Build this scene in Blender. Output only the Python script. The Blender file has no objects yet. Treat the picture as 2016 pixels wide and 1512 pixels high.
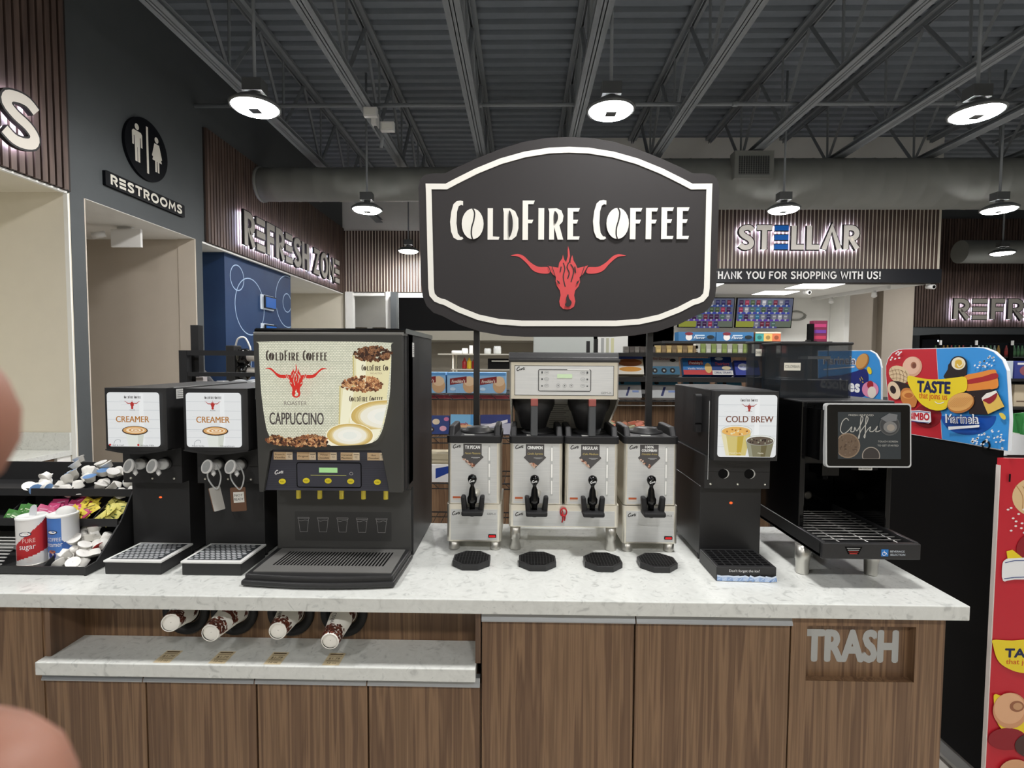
import bpy, math, random
from mathutils import Matrix, Vector
SC = bpy.context.scene
COL = SC.collection
PI = math.pi
random.seed(11)

# ------------------------------------------------------------ camera
FPX, CX, CY = 1028.0, 1008.0, 756.0
def cam_axes(vx, vy, roll):
    c, s = math.cos(roll), math.sin(roll)
    du, dv = vx - CX, vy - CY
    u, v = c*du + s*dv, -s*du + c*dv
    yd = Vector((u, -v, -FPX)).normalized()
    zd = (Vector((0, 1, 0)) - yd*yd.y).normalized()
    xd = yd.cross(zd)
    m = Matrix((xd, yd, zd)).transposed()
    return Matrix(((c, s, 0), (-s, c, 0), (0, 0, 1))) @ m
CAMM = cam_axes(1027, 707, .006)
CAMP = Vector((0, 0, 1.694))
cam_data = bpy.data.cameras.new('camera')
cam_data.sensor_fit = 'HORIZONTAL'
cam_data.sensor_width = 36.0
cam_data.lens = FPX/2016*36
cam_data.clip_start = .01
cam_data.clip_end = 100
cam_data.dof.use_dof = True
cam_data.dof.focus_distance = 2.3
cam_data.dof.aperture_fstop = 18
cam = bpy.data.objects.new('camera', cam_data)
COL.objects.link(cam)
cam.matrix_world = Matrix.Translation(CAMP) @ CAMM.transposed().to_4x4()
SC.camera = cam

# ------------------------------------------------------------ world, exposure
world = bpy.data.worlds.new('world')
SC.world = world
world.use_nodes = True
world.node_tree.nodes['Background'].inputs[0].default_value = (.55, .6, .7, 1)
world.node_tree.nodes['Background'].inputs[1].default_value = .04
SC.view_settings.view_transform = 'Standard'
SC.view_settings.look = 'None'
SC.view_settings.exposure = 0.0
SC.view_settings.gamma = 1.0
SC.view_settings.use_curve_mapping = False
LAMP_STRENGTH = 190.0        # the round high bay lamps light the whole shop
PANEL_STRENGTH = .86        # backlit advertising panels

# ------------------------------------------------------------ materials
def lin(c):
    out = []
    for x in c[:3]:
        x = x/255.0
        out.append(x/12.92 if x <= .04045 else ((x+.055)/1.055)**2.4)
    return (out[0], out[1], out[2], 1.0)
MATS = {}
def mat(name, rgb=(128, 128, 128), rough=.5, metal=0.0, emit=0.0, vary=0.0, scale=40.0, bump=0.0, trans=0.0, ior=1.45, alpha=1.0, spec=.5, coat=0.0):
    if name in MATS: return MATS[name]
    m = bpy.data.materials.new(name); m.use_nodes = True
    nt = m.node_tree; b = nt.nodes['Principled BSDF']
    b.inputs['Base Color'].default_value = lin(rgb)
    b.inputs['Roughness'].default_value = rough
    b.inputs['Metallic'].default_value = metal
    b.inputs['Specular IOR Level'].default_value = spec
    b.inputs['IOR'].default_value = ior
    b.inputs['Coat Weight'].default_value = coat
    if trans: b.inputs['Transmission Weight'].default_value = trans
    if alpha < 1: b.inputs['Alpha'].default_value = alpha
    if emit:
        b.inputs['Emission Color'].default_value = lin(rgb)
        b.inputs['Emission Strength'].default_value = emit
    if vary or bump:
        tc = nt.nodes.new('ShaderNodeTexCoord'); nz = nt.nodes.new('ShaderNodeTexNoise')
        nz.inputs['Scale'].default_value = scale; nz.inputs['Detail'].default_value = 5
        nt.links.new(tc.outputs['Object'], nz.inputs['Vector'])
        if vary:
            mx = nt.nodes.new('ShaderNodeMix'); mx.data_type = 'RGBA'
            mx.inputs['A'].default_value = lin([max(0, x*(1-vary)) for x in rgb])
            mx.inputs['B'].default_value = lin([min(255, x*(1+vary)) for x in rgb])
            nt.links.new(nz.outputs['Fac'], mx.inputs['Factor'])
            nt.links.new(mx.outputs['Result'], b.inputs['Base Color'])
            if emit: nt.links.new(mx.outputs['Result'], b.inputs['Emission Color'])
        if bump:
            bp = nt.nodes.new('ShaderNodeBump'); bp.inputs['Strength'].default_value = bump; bp.inputs['Distance'].default_value = .002
            nt.links.new(nz.outputs['Fac'], bp.inputs['Height'])
            nt.links.new(bp.outputs['Normal'], b.inputs['Normal'])
    MATS[name] = m
    return m
def ramp_mat(name, stops, stretch, noise_scale, rough=.5, detail=6, distort=0.0, metal=0, emit=0.0, bump=0.0, kind='noise', spec=.5, coat=0.0, coord='Object', broad=None):
    """coordinates scaled by `stretch`, a noise or wave or brick pattern through a colour ramp"""
    if name in MATS: return MATS[name]
    m = bpy.data.materials.new(name); m.use_nodes = True
    nt = m.node_tree; b = nt.nodes['Principled BSDF']
    b.inputs['Roughness'].default_value = rough; b.inputs['Metallic'].default_value = metal
    b.inputs['Specular IOR Level'].default_value = spec; b.inputs['Coat Weight'].default_value = coat
    tc = nt.nodes.new('ShaderNodeTexCoord'); mp = nt.nodes.new('ShaderNodeMapping')
    mp.inputs['Scale'].default_value = stretch
    nt.links.new(tc.outputs[coord], mp.inputs['Vector'])
    nz = nt.nodes.new('ShaderNodeTexNoise'); nz.inputs['Scale'].default_value = noise_scale
    nz.inputs['Detail'].default_value = detail; nz.inputs['Distortion'].default_value = distort
    nt.links.new(mp.outputs['Vector'], nz.inputs['Vector'])
    cr_ = nt.nodes.new('ShaderNodeValToRGB')
    el = cr_.color_ramp.elements
    while len(el) < len(stops): el.new(.5)
    for e, (p, c) in zip(el, stops): e.position = p; e.color = lin(c)
    fac = nz.outputs['Fac']
    if broad:           # wide bands under the fine grain
        m2 = nt.nodes.new('ShaderNodeMapping'); m2.inputs['Scale'].default_value = broad
        nt.links.new(tc.outputs[coord], m2.inputs['Vector'])
        n2 = nt.nodes.new('ShaderNodeTexNoise'); n2.inputs['Scale'].default_value = 1.3; n2.inputs['Detail'].default_value = 3; n2.inputs['Distortion'].default_value = 1.5
        nt.links.new(m2.outputs['Vector'], n2.inputs['Vector'])
        ad = nt.nodes.new('ShaderNodeMix'); ad.data_type = 'FLOAT'; ad.inputs['Factor'].default_value = .42
        nt.links.new(fac, ad.inputs[2]); nt.links.new(n2.outputs['Fac'], ad.inputs[3]); fac = ad.outputs[0]
    nt.links.new(fac, cr_.inputs['Fac'])
    nt.links.new(cr_.outputs['Color'], b.inputs['Base Color'])
    if emit:
        nt.links.new(cr_.outputs['Color'], b.inputs['Emission Color']); b.inputs['Emission Strength'].default_value = emit
    if bump:
        bp = nt.nodes.new('ShaderNodeBump'); bp.inputs['Strength'].default_value = bump; bp.inputs['Distance'].default_value = .001
        nt.links.new(nz.outputs['Fac'], bp.inputs['Height']); nt.links.new(bp.outputs['Normal'], b.inputs['Normal'])
    MATS[name] = m
    return m
def paint(rgb, rough=.45):
    return mat('paint_%d_%d_%d' % tuple(rgb), rgb, rough)
def lit(rgb, k=1.0):
    """ink on a backlit panel"""
    n = 'lit_%d_%d_%d_%d' % (*rgb, int(k*100))
    if n in MATS: return MATS[n]
    m = mat(n, rgb, .25, emit=PANEL_STRENGTH*k)
    m.node_tree.nodes['Principled BSDF'].inputs['Base Color'].default_value = (*[x*.12 for x in lin(rgb)[:3]], 1)
    return m

M_BLACK = mat('black_plastic', (41, 41, 42), .42, vary=.06, scale=60)
M_BLACKM = mat('black_powder_coat', (38, 38, 39), .40, vary=.05, bump=.08, scale=300)
M_GLOSS = mat('black_gloss', (9, 9, 10), .12)
M_DARK = mat('near_black', (5, 5, 6), .6, spec=.15)
M_RUBBER = mat('black_rubber', (27, 27, 29), .55)
M_STEEL = mat('stainless_steel', (240, 236, 224), .28, metal=.8)
M_STEELB = ramp_mat('brushed_steel', [(.3, (208, 210, 210)), (.7, (222, 223, 222))], (1, 1, 60), 8, rough=.42, metal=.35)
M_STEELD = mat('dark_steel', (158, 157, 154), .36, metal=.6)
M_WHITE = mat('white_plastic', (228, 228, 226), .4)
M_ALU = mat('aluminium_pull', (176, 180, 184), .38, metal=.7)
M_QUARTZ = ramp_mat('white_quartz', [(.30, (190, 192, 189)), (.40, (212, 214, 210)), (.62, (220, 222, 218)), (.70, (196, 199, 196))], (1, 1, 1), 22, rough=.22, detail=9, distort=1.6)
M_WOOD = ramp_mat('walnut_laminate', [(.30, (84, 61, 43)), (.40, (118, 90, 66)), (.47, (100, 74, 53)), (.53, (140, 110, 82)), (.60, (112, 85, 61)), (.72, (160, 130, 100))], (26, 26, .42), 1.7, rough=.45, detail=9, distort=.7, bump=.05, broad=(6, 6, .42))
M_WOODD = ramp_mat('walnut_recess', [(.25, (76, 58, 45)), (.5, (116, 90, 70)), (.8, (128, 102, 80))], (14, 14, .7), 1.7, rough=.5, detail=8, distort=1.0)
M_SLAT = ramp_mat('slat_wood', [(.3, (62, 48, 43)), (.55, (90, 73, 65)), (.75, (108, 89, 79))], (7, 7, .6), 2.2, rough=.55, detail=6, distort=.6)
M_CREAM = mat('cream_wall_paint', (226, 220, 204), .8, vary=.02, scale=6)
M_BEIGE = mat('beige_wall_paint', (196, 186, 172), .8, vary=.02, scale=6)
M_WHITEW = mat('white_wall_paint', (238, 238, 234), .75, vary=.02, scale=6)
M_GREYW = mat('charcoal_wall_paint', (78, 82, 84), .75, vary=.03, scale=8)
M_DECK = mat('grey_roof_paint', (120, 127, 135), .6, vary=.05, scale=9)
M_JOIST = mat('grey_joist_paint', (132, 137, 141), .55, vary=.05, scale=9)
M_DUCT = mat('grey_duct_paint', (126, 128, 124), .55, vary=.04, scale=7)
M_BLUE = ramp_mat('blue_wall_paint', [(.3, (26, 52, 92)), (.7, (34, 64, 104))], (1, 1, 1), 2.0, rough=.6)

# ------------------------------------------------------------ 2-D helpers
def cr(pts, n=6, closed=True):
    """Catmull-Rom through points"""
    out = []; N = len(pts)
    rng = range(N) if closed else range(N-1)
    for i in rng:
        g = (lambda k: pts[k % N]) if closed else (lambda k: pts[min(max(k, 0), N-1)])
        p0, p1, p2, p3 = g(i-1), g(i), g(i+1), g(i+2)
        for k in range(n):
            t = k/n; t2 = t*t; t3 = t2*t
            out.append(tuple(.5*(2*p1[d]+(p2[d]-p0[d])*t+(2*p0[d]-5*p1[d]+4*p2[d]-p3[d])*t2+(3*p1[d]-p0[d]-3*p2[d]+p3[d])*t3) for d in range(len(p1))))
    if not closed: out.append(tuple(pts[-1]))
    return out
def arc(cx, cy, rx, ry, a0, a1, n=10):
    return [(cx+rx*math.cos(math.radians(a0+(a1-a0)*i/n)), cy+ry*math.sin(math.radians(a0+(a1-a0)*i/n))) for i in range(n+1)]
def rrect(x0, x1, y0, y1, r, n=5):
    return arc(x1-r, y0+r, r, r, -90, 0, n)+arc(x1-r, y1-r, r, r, 0, 90, n)+arc(x0+r, y1-r, r, r, 90, 180, n)+arc(x0+r, y0+r, r, r, 180, 270, n)
def ring_offsets(pts, w, closed):
    L, R = [], []; N = len(pts)
    for i in range(N):
        a = pts[i-1] if (i > 0 or closed) else None
        b = pts[(i+1) % N] if (i < N-1 or closed) else None
        p = pts[i]
        def nrm(u, v):
            dx, dy = v[0]-u[0], v[1]-u[1]; l = math.hypot(dx, dy) or 1e-9
            return (-dy/l, dx/l)
        if a is None: n = nrm(p, b); k = 1
        elif b is None: n = nrm(a, p); k = 1
        else:
            n1, n2 = nrm(a, p), nrm(p, b)
            n = (n1[0]+n2[0], n1[1]+n2[1]); l = math.hypot(*n)
            if l < 1e-6: n = n1; k = 1
            else:
                n = (n[0]/l, n[1]/l); k = min(1/max(.3, n[0]*n1[0]+n[1]*n1[1]), 1.6)
        L.append((p[0]+n[0]*w*k/2, p[1]+n[1]*w*k/2)); R.append((p[0]-n[0]*w*k/2, p[1]-n[1]*w*k/2))
    return L, R
def area2(p): return sum(p[i-1][0]*p[i][1]-p[i][0]*p[i-1][1] for i in range(len(p)))

# text outlines from the built-in font, kept as plain triangles
TXT = {}
def text_tris(s, bold=0.0):
    k = (s, bold)
    if k in TXT: return TXT[k]
    cu = bpy.data.curves.new('t', 'FONT'); cu.body = s; cu.offset = bold; cu.resolution_u = 3
    cu.fill_mode = 'FRONT' if hasattr(cu, 'fill_mode') else cu.fill_mode
    ob = bpy.data.objects.new('t', cu); COL.objects.link(ob)
    dg = bpy.context.evaluated_depsgraph_get(); dg.update()
    me = bpy.data.meshes.new_from_object(ob.evaluated_get(dg))
    vs = [(v.co.x, v.co.y) for v in me.vertices]; fs = [tuple(p.vertices) for p in me.polygons]
    bpy.data.objects.remove(ob); bpy.data.meshes.remove(me); bpy.data.curves.remove(cu)
    TXT[k] = (vs, fs)
    return TXT[k]
CAPH = None

# ------------------------------------------------------------ mesh builder (coordinates are the world's)
def V3(p): return Vector(p)
def root_loc(o):
    l = Vector((0, 0, 0))
    while o is not None: l += o.location; o = o.parent
    return l
class MB:
    def __init__(s): s.v = []; s.f = []; s.m = []; s.s = []; s.mats = []; s.T = None
    def mi(s, m):
        if m not in s.mats: s.mats.append(m)
        return s.mats.index(m)
    def add(s, vs, fs, m, smooth=False):
        b = len(s.v); k = s.mi(m)
        if s.T is not None: vs = [s.T @ Vector(v) for v in vs]
        s.v += [tuple(v) for v in vs]
        for f in fs: s.f.append(tuple(i+b for i in f)); s.m.append(k); s.s.append(smooth)
        return s
    def box(s, x0, x1, y0, y1, z0, z1, m):
        vs = [(x, y, z) for x in (x0, x1) for y in (y0, y1) for z in (z0, z1)]
        return s.add(vs, [(0, 1, 3, 2), (4, 6, 7, 5), (0, 4, 5, 1), (2, 3, 7, 6), (0, 2, 6, 4), (1, 5, 7, 3)], m)
    def prism(s, pts, ax, d0, d1, m, smooth=False, m2=None):
        """polygon pts extruded along axis ax; ax 'y': pts (x,z); 'x': pts (y,z); 'z': pts (x,y)"""
        def P(a, b, d): return (a, d, b) if ax == 'y' else ((d, a, b) if ax == 'x' else (a, b, d))
        if area2(pts) < 0: pts = pts[::-1]
        n = len(pts); vs = [P(a, b, d0) for a, b in pts]+[P(a, b, d1) for a, b in pts]
        flip = (ax == 'y') == (d1 > d0)
        c0, c1 = tuple(range(n)), tuple(range(2*n-1, n-1, -1))
        sides = [(i, i+n, (i+1) % n+n, (i+1) % n) for i in range(n)]
        if not flip:
            c0, c1 = c0[::-1], c1[::-1]; sides = [f[::-1] for f in sides]
        s.add(vs, sides, m, smooth); b = len(s.v)-2*n
        k = s.mi(m2 or m)
        for c in (c0, c1): s.f.append(tuple(i+b for i in c)); s.m.append(k); s.s.append(False)
        return s
    def cyl(s, p0, p1, r0, r1, m, n=20, caps=True, smooth=True):
        p0, p1 = V3(p0), V3(p1); d = (p1-p0).normalized()
        a = d.cross(Vector((0, 0, 1)) if abs(d.z) < .9 else Vector((1, 0, 0))).normalized(); b = d.cross(a)
        vs = [p+(a*math.cos(2*PI*i/n)+b*math.sin(2*PI*i/n))*r for p, r in ((p0, r0), (p1, r1)) for i in range(n)]
        s.add(vs, [(i, (i+1) % n, (i+1) % n+n, i+n) for i in range(n)], m, smooth)
        if caps:
            bb = len(s.v)-2*n; k = s.mi(m)
            s.f += [tuple(bb+i for i in range(n-1, -1, -1)), tuple(bb+n+i for i in range(n))]; s.m += [k, k]; s.s += [False, False]
        return s
    def lathe(s, prof, o, m, n=24, axis=(0, 0, 1), caps=True, sx=1.0):
        """prof [(r, h)] about axis from o"""
        o = V3(o); d = V3(axis).normalized()
        a = d.cross(Vector((0, 0, 1)) if abs(d.z) < .9 else Vector((0, 1, 0))).normalized(); b = d.cross(a)
        vs = [o+d*h+(a*math.cos(2*PI*i/n)*sx+b*math.sin(2*PI*i/n))*r for r, h in prof for i in range(n)]
        fs = [(j*n+i, j*n+(i+1) % n, (j+1)*n+(i+1) % n, (j+1)*n+i) for j in range(len(prof)-1) for i in range(n)]
        s.add(vs, fs, m, True)
        if caps:
            bb = len(s.v)-len(vs); k = s.mi(m); q = (len(prof)-1)*n
            s.f += [tuple(bb+i for i in range(n-1, -1, -1)), tuple(bb+q+i for i in range(n))]; s.m += [k, k]; s.s += [False, False]
        return s
    def tube(s, pts, r, m, n=8, closed=False, rz=None):
        pts = [V3(p) for p in pts]; N = len(pts); vs = []; up = None
        for i, p in enumerate(pts):
            a = pts[i-1] if (i or closed) else p; b = pts[(i+1) % N] if (i < N-1 or closed) else p
            d = (b-a).normalized()
            if up is None: up = d.cross(Vector((0, 0, 1)) if abs(d.z) < .9 else Vector((1, 0, 0))).normalized()
            else:
                up = (up-d*up.dot(d)); up = up.normalized() if up.length > 1e-6 else d.cross(Vector((0, 0, 1))).normalized()
            w = d.cross(up); rr = r[i] if isinstance(r, (list, tuple)) else r
            vs += [p+(up*math.cos(2*PI*k/n)+w*math.sin(2*PI*k/n))*rr for k in range(n)]
        M = N if closed else N-1
        fs = [(i*n+k, i*n+(k+1) % n, ((i+1) % N)*n+(k+1) % n, ((i+1) % N)*n+k) for i in range(M) for k in range(n)]
        if not closed: fs += [tuple(range(n-1, -1, -1)), tuple((N-1)*n+k for k in range(n))]
        return s.add(vs, fs, m, True)
    def ball(s, c, r, m, n=16, k=10):
        if not isinstance(r, (tuple, list)): r = (r, r, r)
        vs = []; fs = []
        for j in range(k+1):
            t = PI*j/k
            for i in range(n):
                vs.append((c[0]+r[0]*math.sin(t)*math.cos(2*PI*i/n), c[1]+r[1]*math.sin(t)*math.sin(2*PI*i/n), c[2]+r[2]*math.cos(t)))
        for j in range(k):
            for i in range(n): fs.append((j*n+i, (j+1)*n+i, (j+1)*n+(i+1) % n, j*n+(i+1) % n))
        return s.add(vs, fs, m, True)
    def build(s, name, parent=None, label=None, cat=None, group=None, kind=None, bevel=0.0, origin=None, seg=2):
        me = bpy.data.meshes.new(name)
        if parent is not None: o0 = root_loc(parent)
        elif origin is not None: o0 = V3(origin)
        else:
            o0 = Vector((sum(v[0] for v in s.v)/len(s.v), sum(v[1] for v in s.v)/len(s.v), min(v[2] for v in s.v)))
        me.from_pydata([(v[0]-o0.x, v[1]-o0.y, v[2]-o0.z) for v in s.v], [], s.f)
        for m in s.mats: me.materials.append(m)
        me.polygons.foreach_set('material_index', s.m); me.polygons.foreach_set('use_smooth', s.s)
        me.update()
        ob = bpy.data.objects.new(name, me); COL.objects.link(ob)
        if parent is not None: ob.parent = parent
        else: ob.location = o0
        if label: ob['label'] = label
        if cat: ob['category'] = cat
        if group: ob['group'] = group
        if kind: ob['kind'] = kind
        if bevel:
            bv = ob.modifiers.new('bevel', 'BEVEL'); bv.width = bevel; bv.segments = seg; bv.limit_method = 'ANGLE'; bv.angle_limit = math.radians(50)
            bv.harden_normals = False
        return ob
def struct(mb, name, **k): return mb.build(name, kind='structure', **k)
def thing(name, label, cat, loc, group=None):
    o = bpy.data.objects.new(name, None); COL.objects.link(o); o.location = loc; o.empty_display_size = .05
    o['label'] = label; o['category'] = cat
    if group: o['group'] = group
    return o
def copy_tree(o, loc=None, label=None, parent=None):
    kids = [c for c in bpy.data.objects if c.parent == o]
    c = o.copy(); COL.objects.link(c)
    if parent is not None: c.parent = parent
    if loc is not None: c.location = loc
    if label: c['label'] = label
    for k in kids: copy_tree(k, parent=c)
    return c
def rot_tree(o, rz): o.rotation_euler = (0, 0, rz)

class Art:
    """flat printed or raised shapes on a plane: O origin, U right, V up"""
    def __init__(s, mb, O, U=(1, 0, 0), V=(0, 0, 1), eps=1.5e-4, l0=1):
        s.mb = mb; s.O = V3(O); s.U = V3(U).normalized(); s.V = V3(V).normalized(); s.N = s.U.cross(s.V); s.eps = eps; s.l = l0
    def P(s, u, v, d): return s.O+s.U*u+s.V*v+s.N*d
    def nxt(s): s.l += 1; return s.l*s.eps
    def poly(s, pts, m, d=None):
        if area2(pts) < 0: pts = pts[::-1]
        d = s.nxt() if d is None else d
        s.mb.add([s.P(u, v, d) for u, v in pts], [tuple(range(len(pts)))], m); return s
    def rect(s, u0, u1, v0, v1, m): return s.poly([(u0, v0), (u1, v0), (u1, v1), (u0, v1)], m)
    def rr(s, u0, u1, v0, v1, r, m): return s.poly(rrect(u0, u1, v0, v1, r), m)
    def ell(s, u, v, ru, rv, m, rot=0, n=24):
        c, q = math.cos(rot), math.sin(rot)
        return s.poly([(u+c*ru*math.cos(2*PI*i/n)-q*rv*math.sin(2*PI*i/n), v+q*ru*math.cos(2*PI*i/n)+c*rv*math.sin(2*PI*i/n)) for i in range(n)], m)
    def line(s, pts, w, m, closed=False, d=None):
        L, R = ring_offsets(pts, w, closed); d = s.nxt() if d is None else d; n = len(pts)
        vs = [s.P(u, v, d) for u, v in L+R]
        s.mb.add(vs, [(i, i+n, (i+1) % n+n, (i+1) % n) for i in range(n if closed else n-1)], m); return s
    def ring(s, u, v, ru, rv, w, m, n=32): return s.line([(u+ru*math.cos(2*PI*i/n), v+rv*math.sin(2*PI*i/n)) for i in range(n)], w, m, True)
    def solid(s, pts, d0, d1, m, m2=None):
        """extruded polygon from depth d0 to d1 along the normal; m2 colours the front"""
        if area2(pts) < 0: pts = pts[::-1]
        n = len(pts)
        s.mb.add([s.P(u, v, d0) for u, v in pts]+[s.P(u, v, d1) for u, v in pts],
                 [tuple(range(n-1, -1, -1))]+[(i, (i+1) % n, (i+1) % n+n, i+n) for i in range(n)], m)
        s.mb.add([s.P(u, v, d1) for u, v in pts], [tuple(range(n))], m2 or m); return s
    def bar(s, pts, w, d0, d1, m, closed=False):
        """raised stroke"""
        L, R = ring_offsets(pts, w, closed); n = len(pts)
        vs = [s.P(u, v, d) for d in (d0, d1) for u, v in L+R]
        fs = []
        for i in range(n if closed else n-1):
            j = (i+1) % n; a, b, c, d = i, j, i+n, j+n; k = 2*n
            fs += [(c+k, d+k, b+k, a+k), (a, b, d, c), (a+k, b+k, b, a), (c, d, d+k, c+k)]
        if not closed:
            k = 2*n
            fs += [(0, n, n+k, k), (n-1+k, 2*n-1+k, 2*n-1, n-1)]
        s.mb.add(vs, fs, m); return s
    def text(s, t, u, v, h, m, w=None, al='c', shear=0.0, bold=0.0, rot=0.0, d=None):
        """cap height h with the baseline at v"""
        global CAPH
        if CAPH is None: CAPH = max(y for x, y in text_tris('H')[0])
        vs, fs = text_tris(t)
        if not vs: return s
        x0 = min(x for x, y in vs); x1 = max(x for x, y in vs); k = h/CAPH
        kx = k if w is None else w/max(x1-x0, 1e-6)
        W = (x1-x0)*kx; off = {'c': -W/2, 'l': 0, 'r': -W}[al]; d = s.nxt() if d is None else d
        c, q = math.cos(rot), math.sin(rot); e = bold*k
        steps = [(0, 0)]            # weight is added with shifted copies, safe for every glyph
        if bold > .02: steps += [(e*math.cos(i*PI/4), e*math.sin(i*PI/4)) for i in range(8)]
        elif bold > 0: steps += [(e, 0), (-e, 0)]
        for si, (ex, ey) in enumerate(steps):
            out = []; ds = d+si*s.eps*.1
            for x, y in vs:
                a = off+(x-x0)*kx+shear*y*k+ex; b = y*k+ey
                out.append(s.P(u+c*a-q*b, v+q*a+c*b, ds))
            s.mb.add(out, fs, m)
        return s
# ------------------------------------------------------------ stroke letters of the wall signs (cap height 1)
GL = {
 'S': (.60, [cr([(.54, .80), (.42, .915), (.27, .92), (.13, .85), (.10, .70), (.22, .56), (.40, .45), (.50, .30), (.46, .15), (.32, .08), (.18, .09), (.05, .20)], 3, False)]),
 'T': (.60, [[(.0, .92), (.60, .92)], [(.3, .9), (.3, 0)]]),
 'E': (.56, [[(0, .9), (.54, .9)], [(0, .5), (.54, .5)], [(0, .1), (.54, .1)]]),
 'L': (.50, [[(.09, 1), (.09, .09), (.5, .09)]]),
 'A': (.74, [[(.07, 0), (.37, .93), (.67, 0)]]),
 'R': (.60, [[(.09, 0), (.09, .91), (.28, .91)]+arc(.28, .68, .22, .23, 80, -90, 8)+[(.27, .45), (.54, .02)]]),
 'F': (.52, [[(.09, 0), (.09, .91), (.52, .91)], [(.1, .5), (.46, .5)]]),
 'H': (.60, [[(.09, 0), (.09, 1)], [(.51, 0), (.51, 1)], [(.1, .5), (.5, .5)]]),
 'Z': (.60, [[(.03, .91), (.50, .91), (.08, .09), (.58, .09)]]),
 'O': (.78, [arc(.39, .5, .31, .42, 0, 359.9, 22)]),
 'N': (.64, [[(.09, 0), (.09, .9), (.55, .1), (.55, 1)]]),
 'M': (.80, [[(.07, 0), (.15, .92), (.40, .3), (.65, .92), (.73, 0)]]),
 'K': (.58, [[(.09, 0), (.09, 1)], [(.52, .98), (.14, .5), (.54, .02)]]),
 'Y': (.62, [[(.05, .98), (.31, .48), (.57, .98)], [(.31, .5), (.31, 0)]]),
 'U': (.62, [[(.09, 1), (.09, .35)]+arc(.31, .33, .22, .25, 180, 360, 10)+[(.53, 1)]]),
 'P': (.56, [[(.09, 0), (.09, .91), (.26, .91)]+arc(.26, .67, .22, .24, 80, -90, 8)+[(.12, .43)]]),
 'I': (.20, [[(.1, 0), (.1, 1)]]),
 'G': (.74, [arc(.39, .5, .31, .42, 50, 330, 16)+[(.67, .46), (.42, .46)]]),
 'W': (.90, [[(.05, 1), (.24, .06), (.45, .8), (.66, .06), (.85, 1)]]),
 '!': (.20, [[(.1, .32), (.1, 1)], [(.1, 0), (.1, .17)]]),
 ' ': (.28, []),
}
def word_width(t, gap): return sum(GL[c][0] for c in t)+gap*(len(t)-1)
def put_word(t, u0, v0, h, fn, gap=.10, width=None, lean=0.0):
    """calls fn(char, strokes) with the strokes of every letter placed"""
    k = h if width is None else width/word_width(t, gap); x = 0
    for c in t:
        w, st = GL[c]
        fn(c, [[(u0+(x+p[0]+lean*p[1])*k, v0+p[1]*h) for p in s] for s in st], (u0+x*k, u0+(x+w)*k))
        x += w+gap
def closed_o(s): return len(s) > 12 and abs(s[0][0]-s[-1][0]) < 1e-2*abs(s[0][0]-s[len(s)//2][0]) and abs(s[0][1]-s[-1][1]) < 2e-2*abs(s[0][0]-s[len(s)//2][0])
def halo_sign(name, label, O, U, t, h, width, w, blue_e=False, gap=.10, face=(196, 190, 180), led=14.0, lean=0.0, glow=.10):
    """letters with a black return and a pale face, lit from behind by their own strip lights"""
    r = thing(name, label, 'sign', O)
    LED = mat('letter_strip_light', (225, 225, 255), .5, emit=led)
    RET = mat('letter_return_black', (14, 14, 16), .5)
    FC = mat('letter_face_%d_%d_%d' % face, face, .5, emit=glow)  # added face glow stands in for room light; strips only light the wall
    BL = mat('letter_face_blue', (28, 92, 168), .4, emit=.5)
    def one(c, strokes, ext):
        if c == ' ': return
        mb = MB(); a = Art(mb, O, U)
        for si, st in enumerate(strokes):
            cl = closed_o(st); q = st[:-1] if cl else st
            a.bar(q, w*1.36, .035, .07+si*2e-4, RET, cl)
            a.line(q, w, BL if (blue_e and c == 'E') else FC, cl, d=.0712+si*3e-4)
        sx, sy = strokes[0][len(strokes[0])//2]; a.solid([(sx-.01, sy-.01), (sx+.01, sy-.01), (sx+.01, sy+.01), (sx-.01, sy+.01)], -.005, .036, RET)
        L = mb.build('letter', r, label='blue three-bar letter' if (blue_e and c == 'E') else None)
        mb = MB(); a = Art(mb, O, U)
        for st in strokes:
            cl = closed_o(st); q = st[:-1] if cl else st
            Lp, Rp = ring_offsets(q, w*.9, cl); n = len(q)
            mb.add([a.P(u, v, .030) for u, v in Lp+Rp], [(i, (i+1) % n, (i+1) % n+n, i+n) for i in range(n if cl else n-1)], LED)
        mb.build('strip_light', L)
    put_word(t, 0, 0, h, one, gap, width, lean)
    return r

# ------------------------------------------------------------ the coffee lettering and the horned emblem, traced in photo units
def _sh(p, dx, dy=0): return [(x+dx, y+dy) for x, y in p]
_C = [(352, 464), (335, 460), (312, 464), (292, 482), (278, 530), (271, 590), (277, 650), (293, 688), (318, 702), (340, 702), (354, 694), (348, 684), (334, 682), (319, 660), (311, 600), (314, 530), (325, 494), (340, 486), (352, 490)]
_L = [(505, 507), (538, 507), (538, 680), (579, 683), (574, 700), (505, 700)]
_D = [(600, 508), (645, 508), (676, 526), (696, 570), (697, 630), (684, 678), (656, 701), (605, 701), (605, 535)]
_Dh = [(637, 530), (654, 548), (662, 600), (656, 655), (637, 682)]
_F = [(722, 461), (797, 461), (789, 483), (756, 483), (756, 578), (789, 578), (780, 600), (756, 600), (756, 702), (722, 702)]
_I = [(820, 507), (856, 507), (856, 700), (820, 700)]
_R = [(880, 510), (932, 508), (962, 522), (975, 555), (970, 590), (950, 612), (975, 700), (940, 700), (918, 622), (918, 700), (887, 700), (887, 532)]
_Rh = [(918, 530), (935, 540), (941, 562), (935, 590), (918, 602)]
_E = [(1000, 507), (1076, 507), (1068, 529), (1035, 529), (1035, 579), (1066, 579), (1058, 602), (1035, 602), (1035, 680), (1076, 680), (1071, 700), (1000, 700)]
_f = [(1385, 507), (1460, 507), (1452, 529), (1420, 529), (1420, 579), (1452, 579), (1444, 602), (1420, 602), (1420, 698), (1385, 698)]
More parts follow.
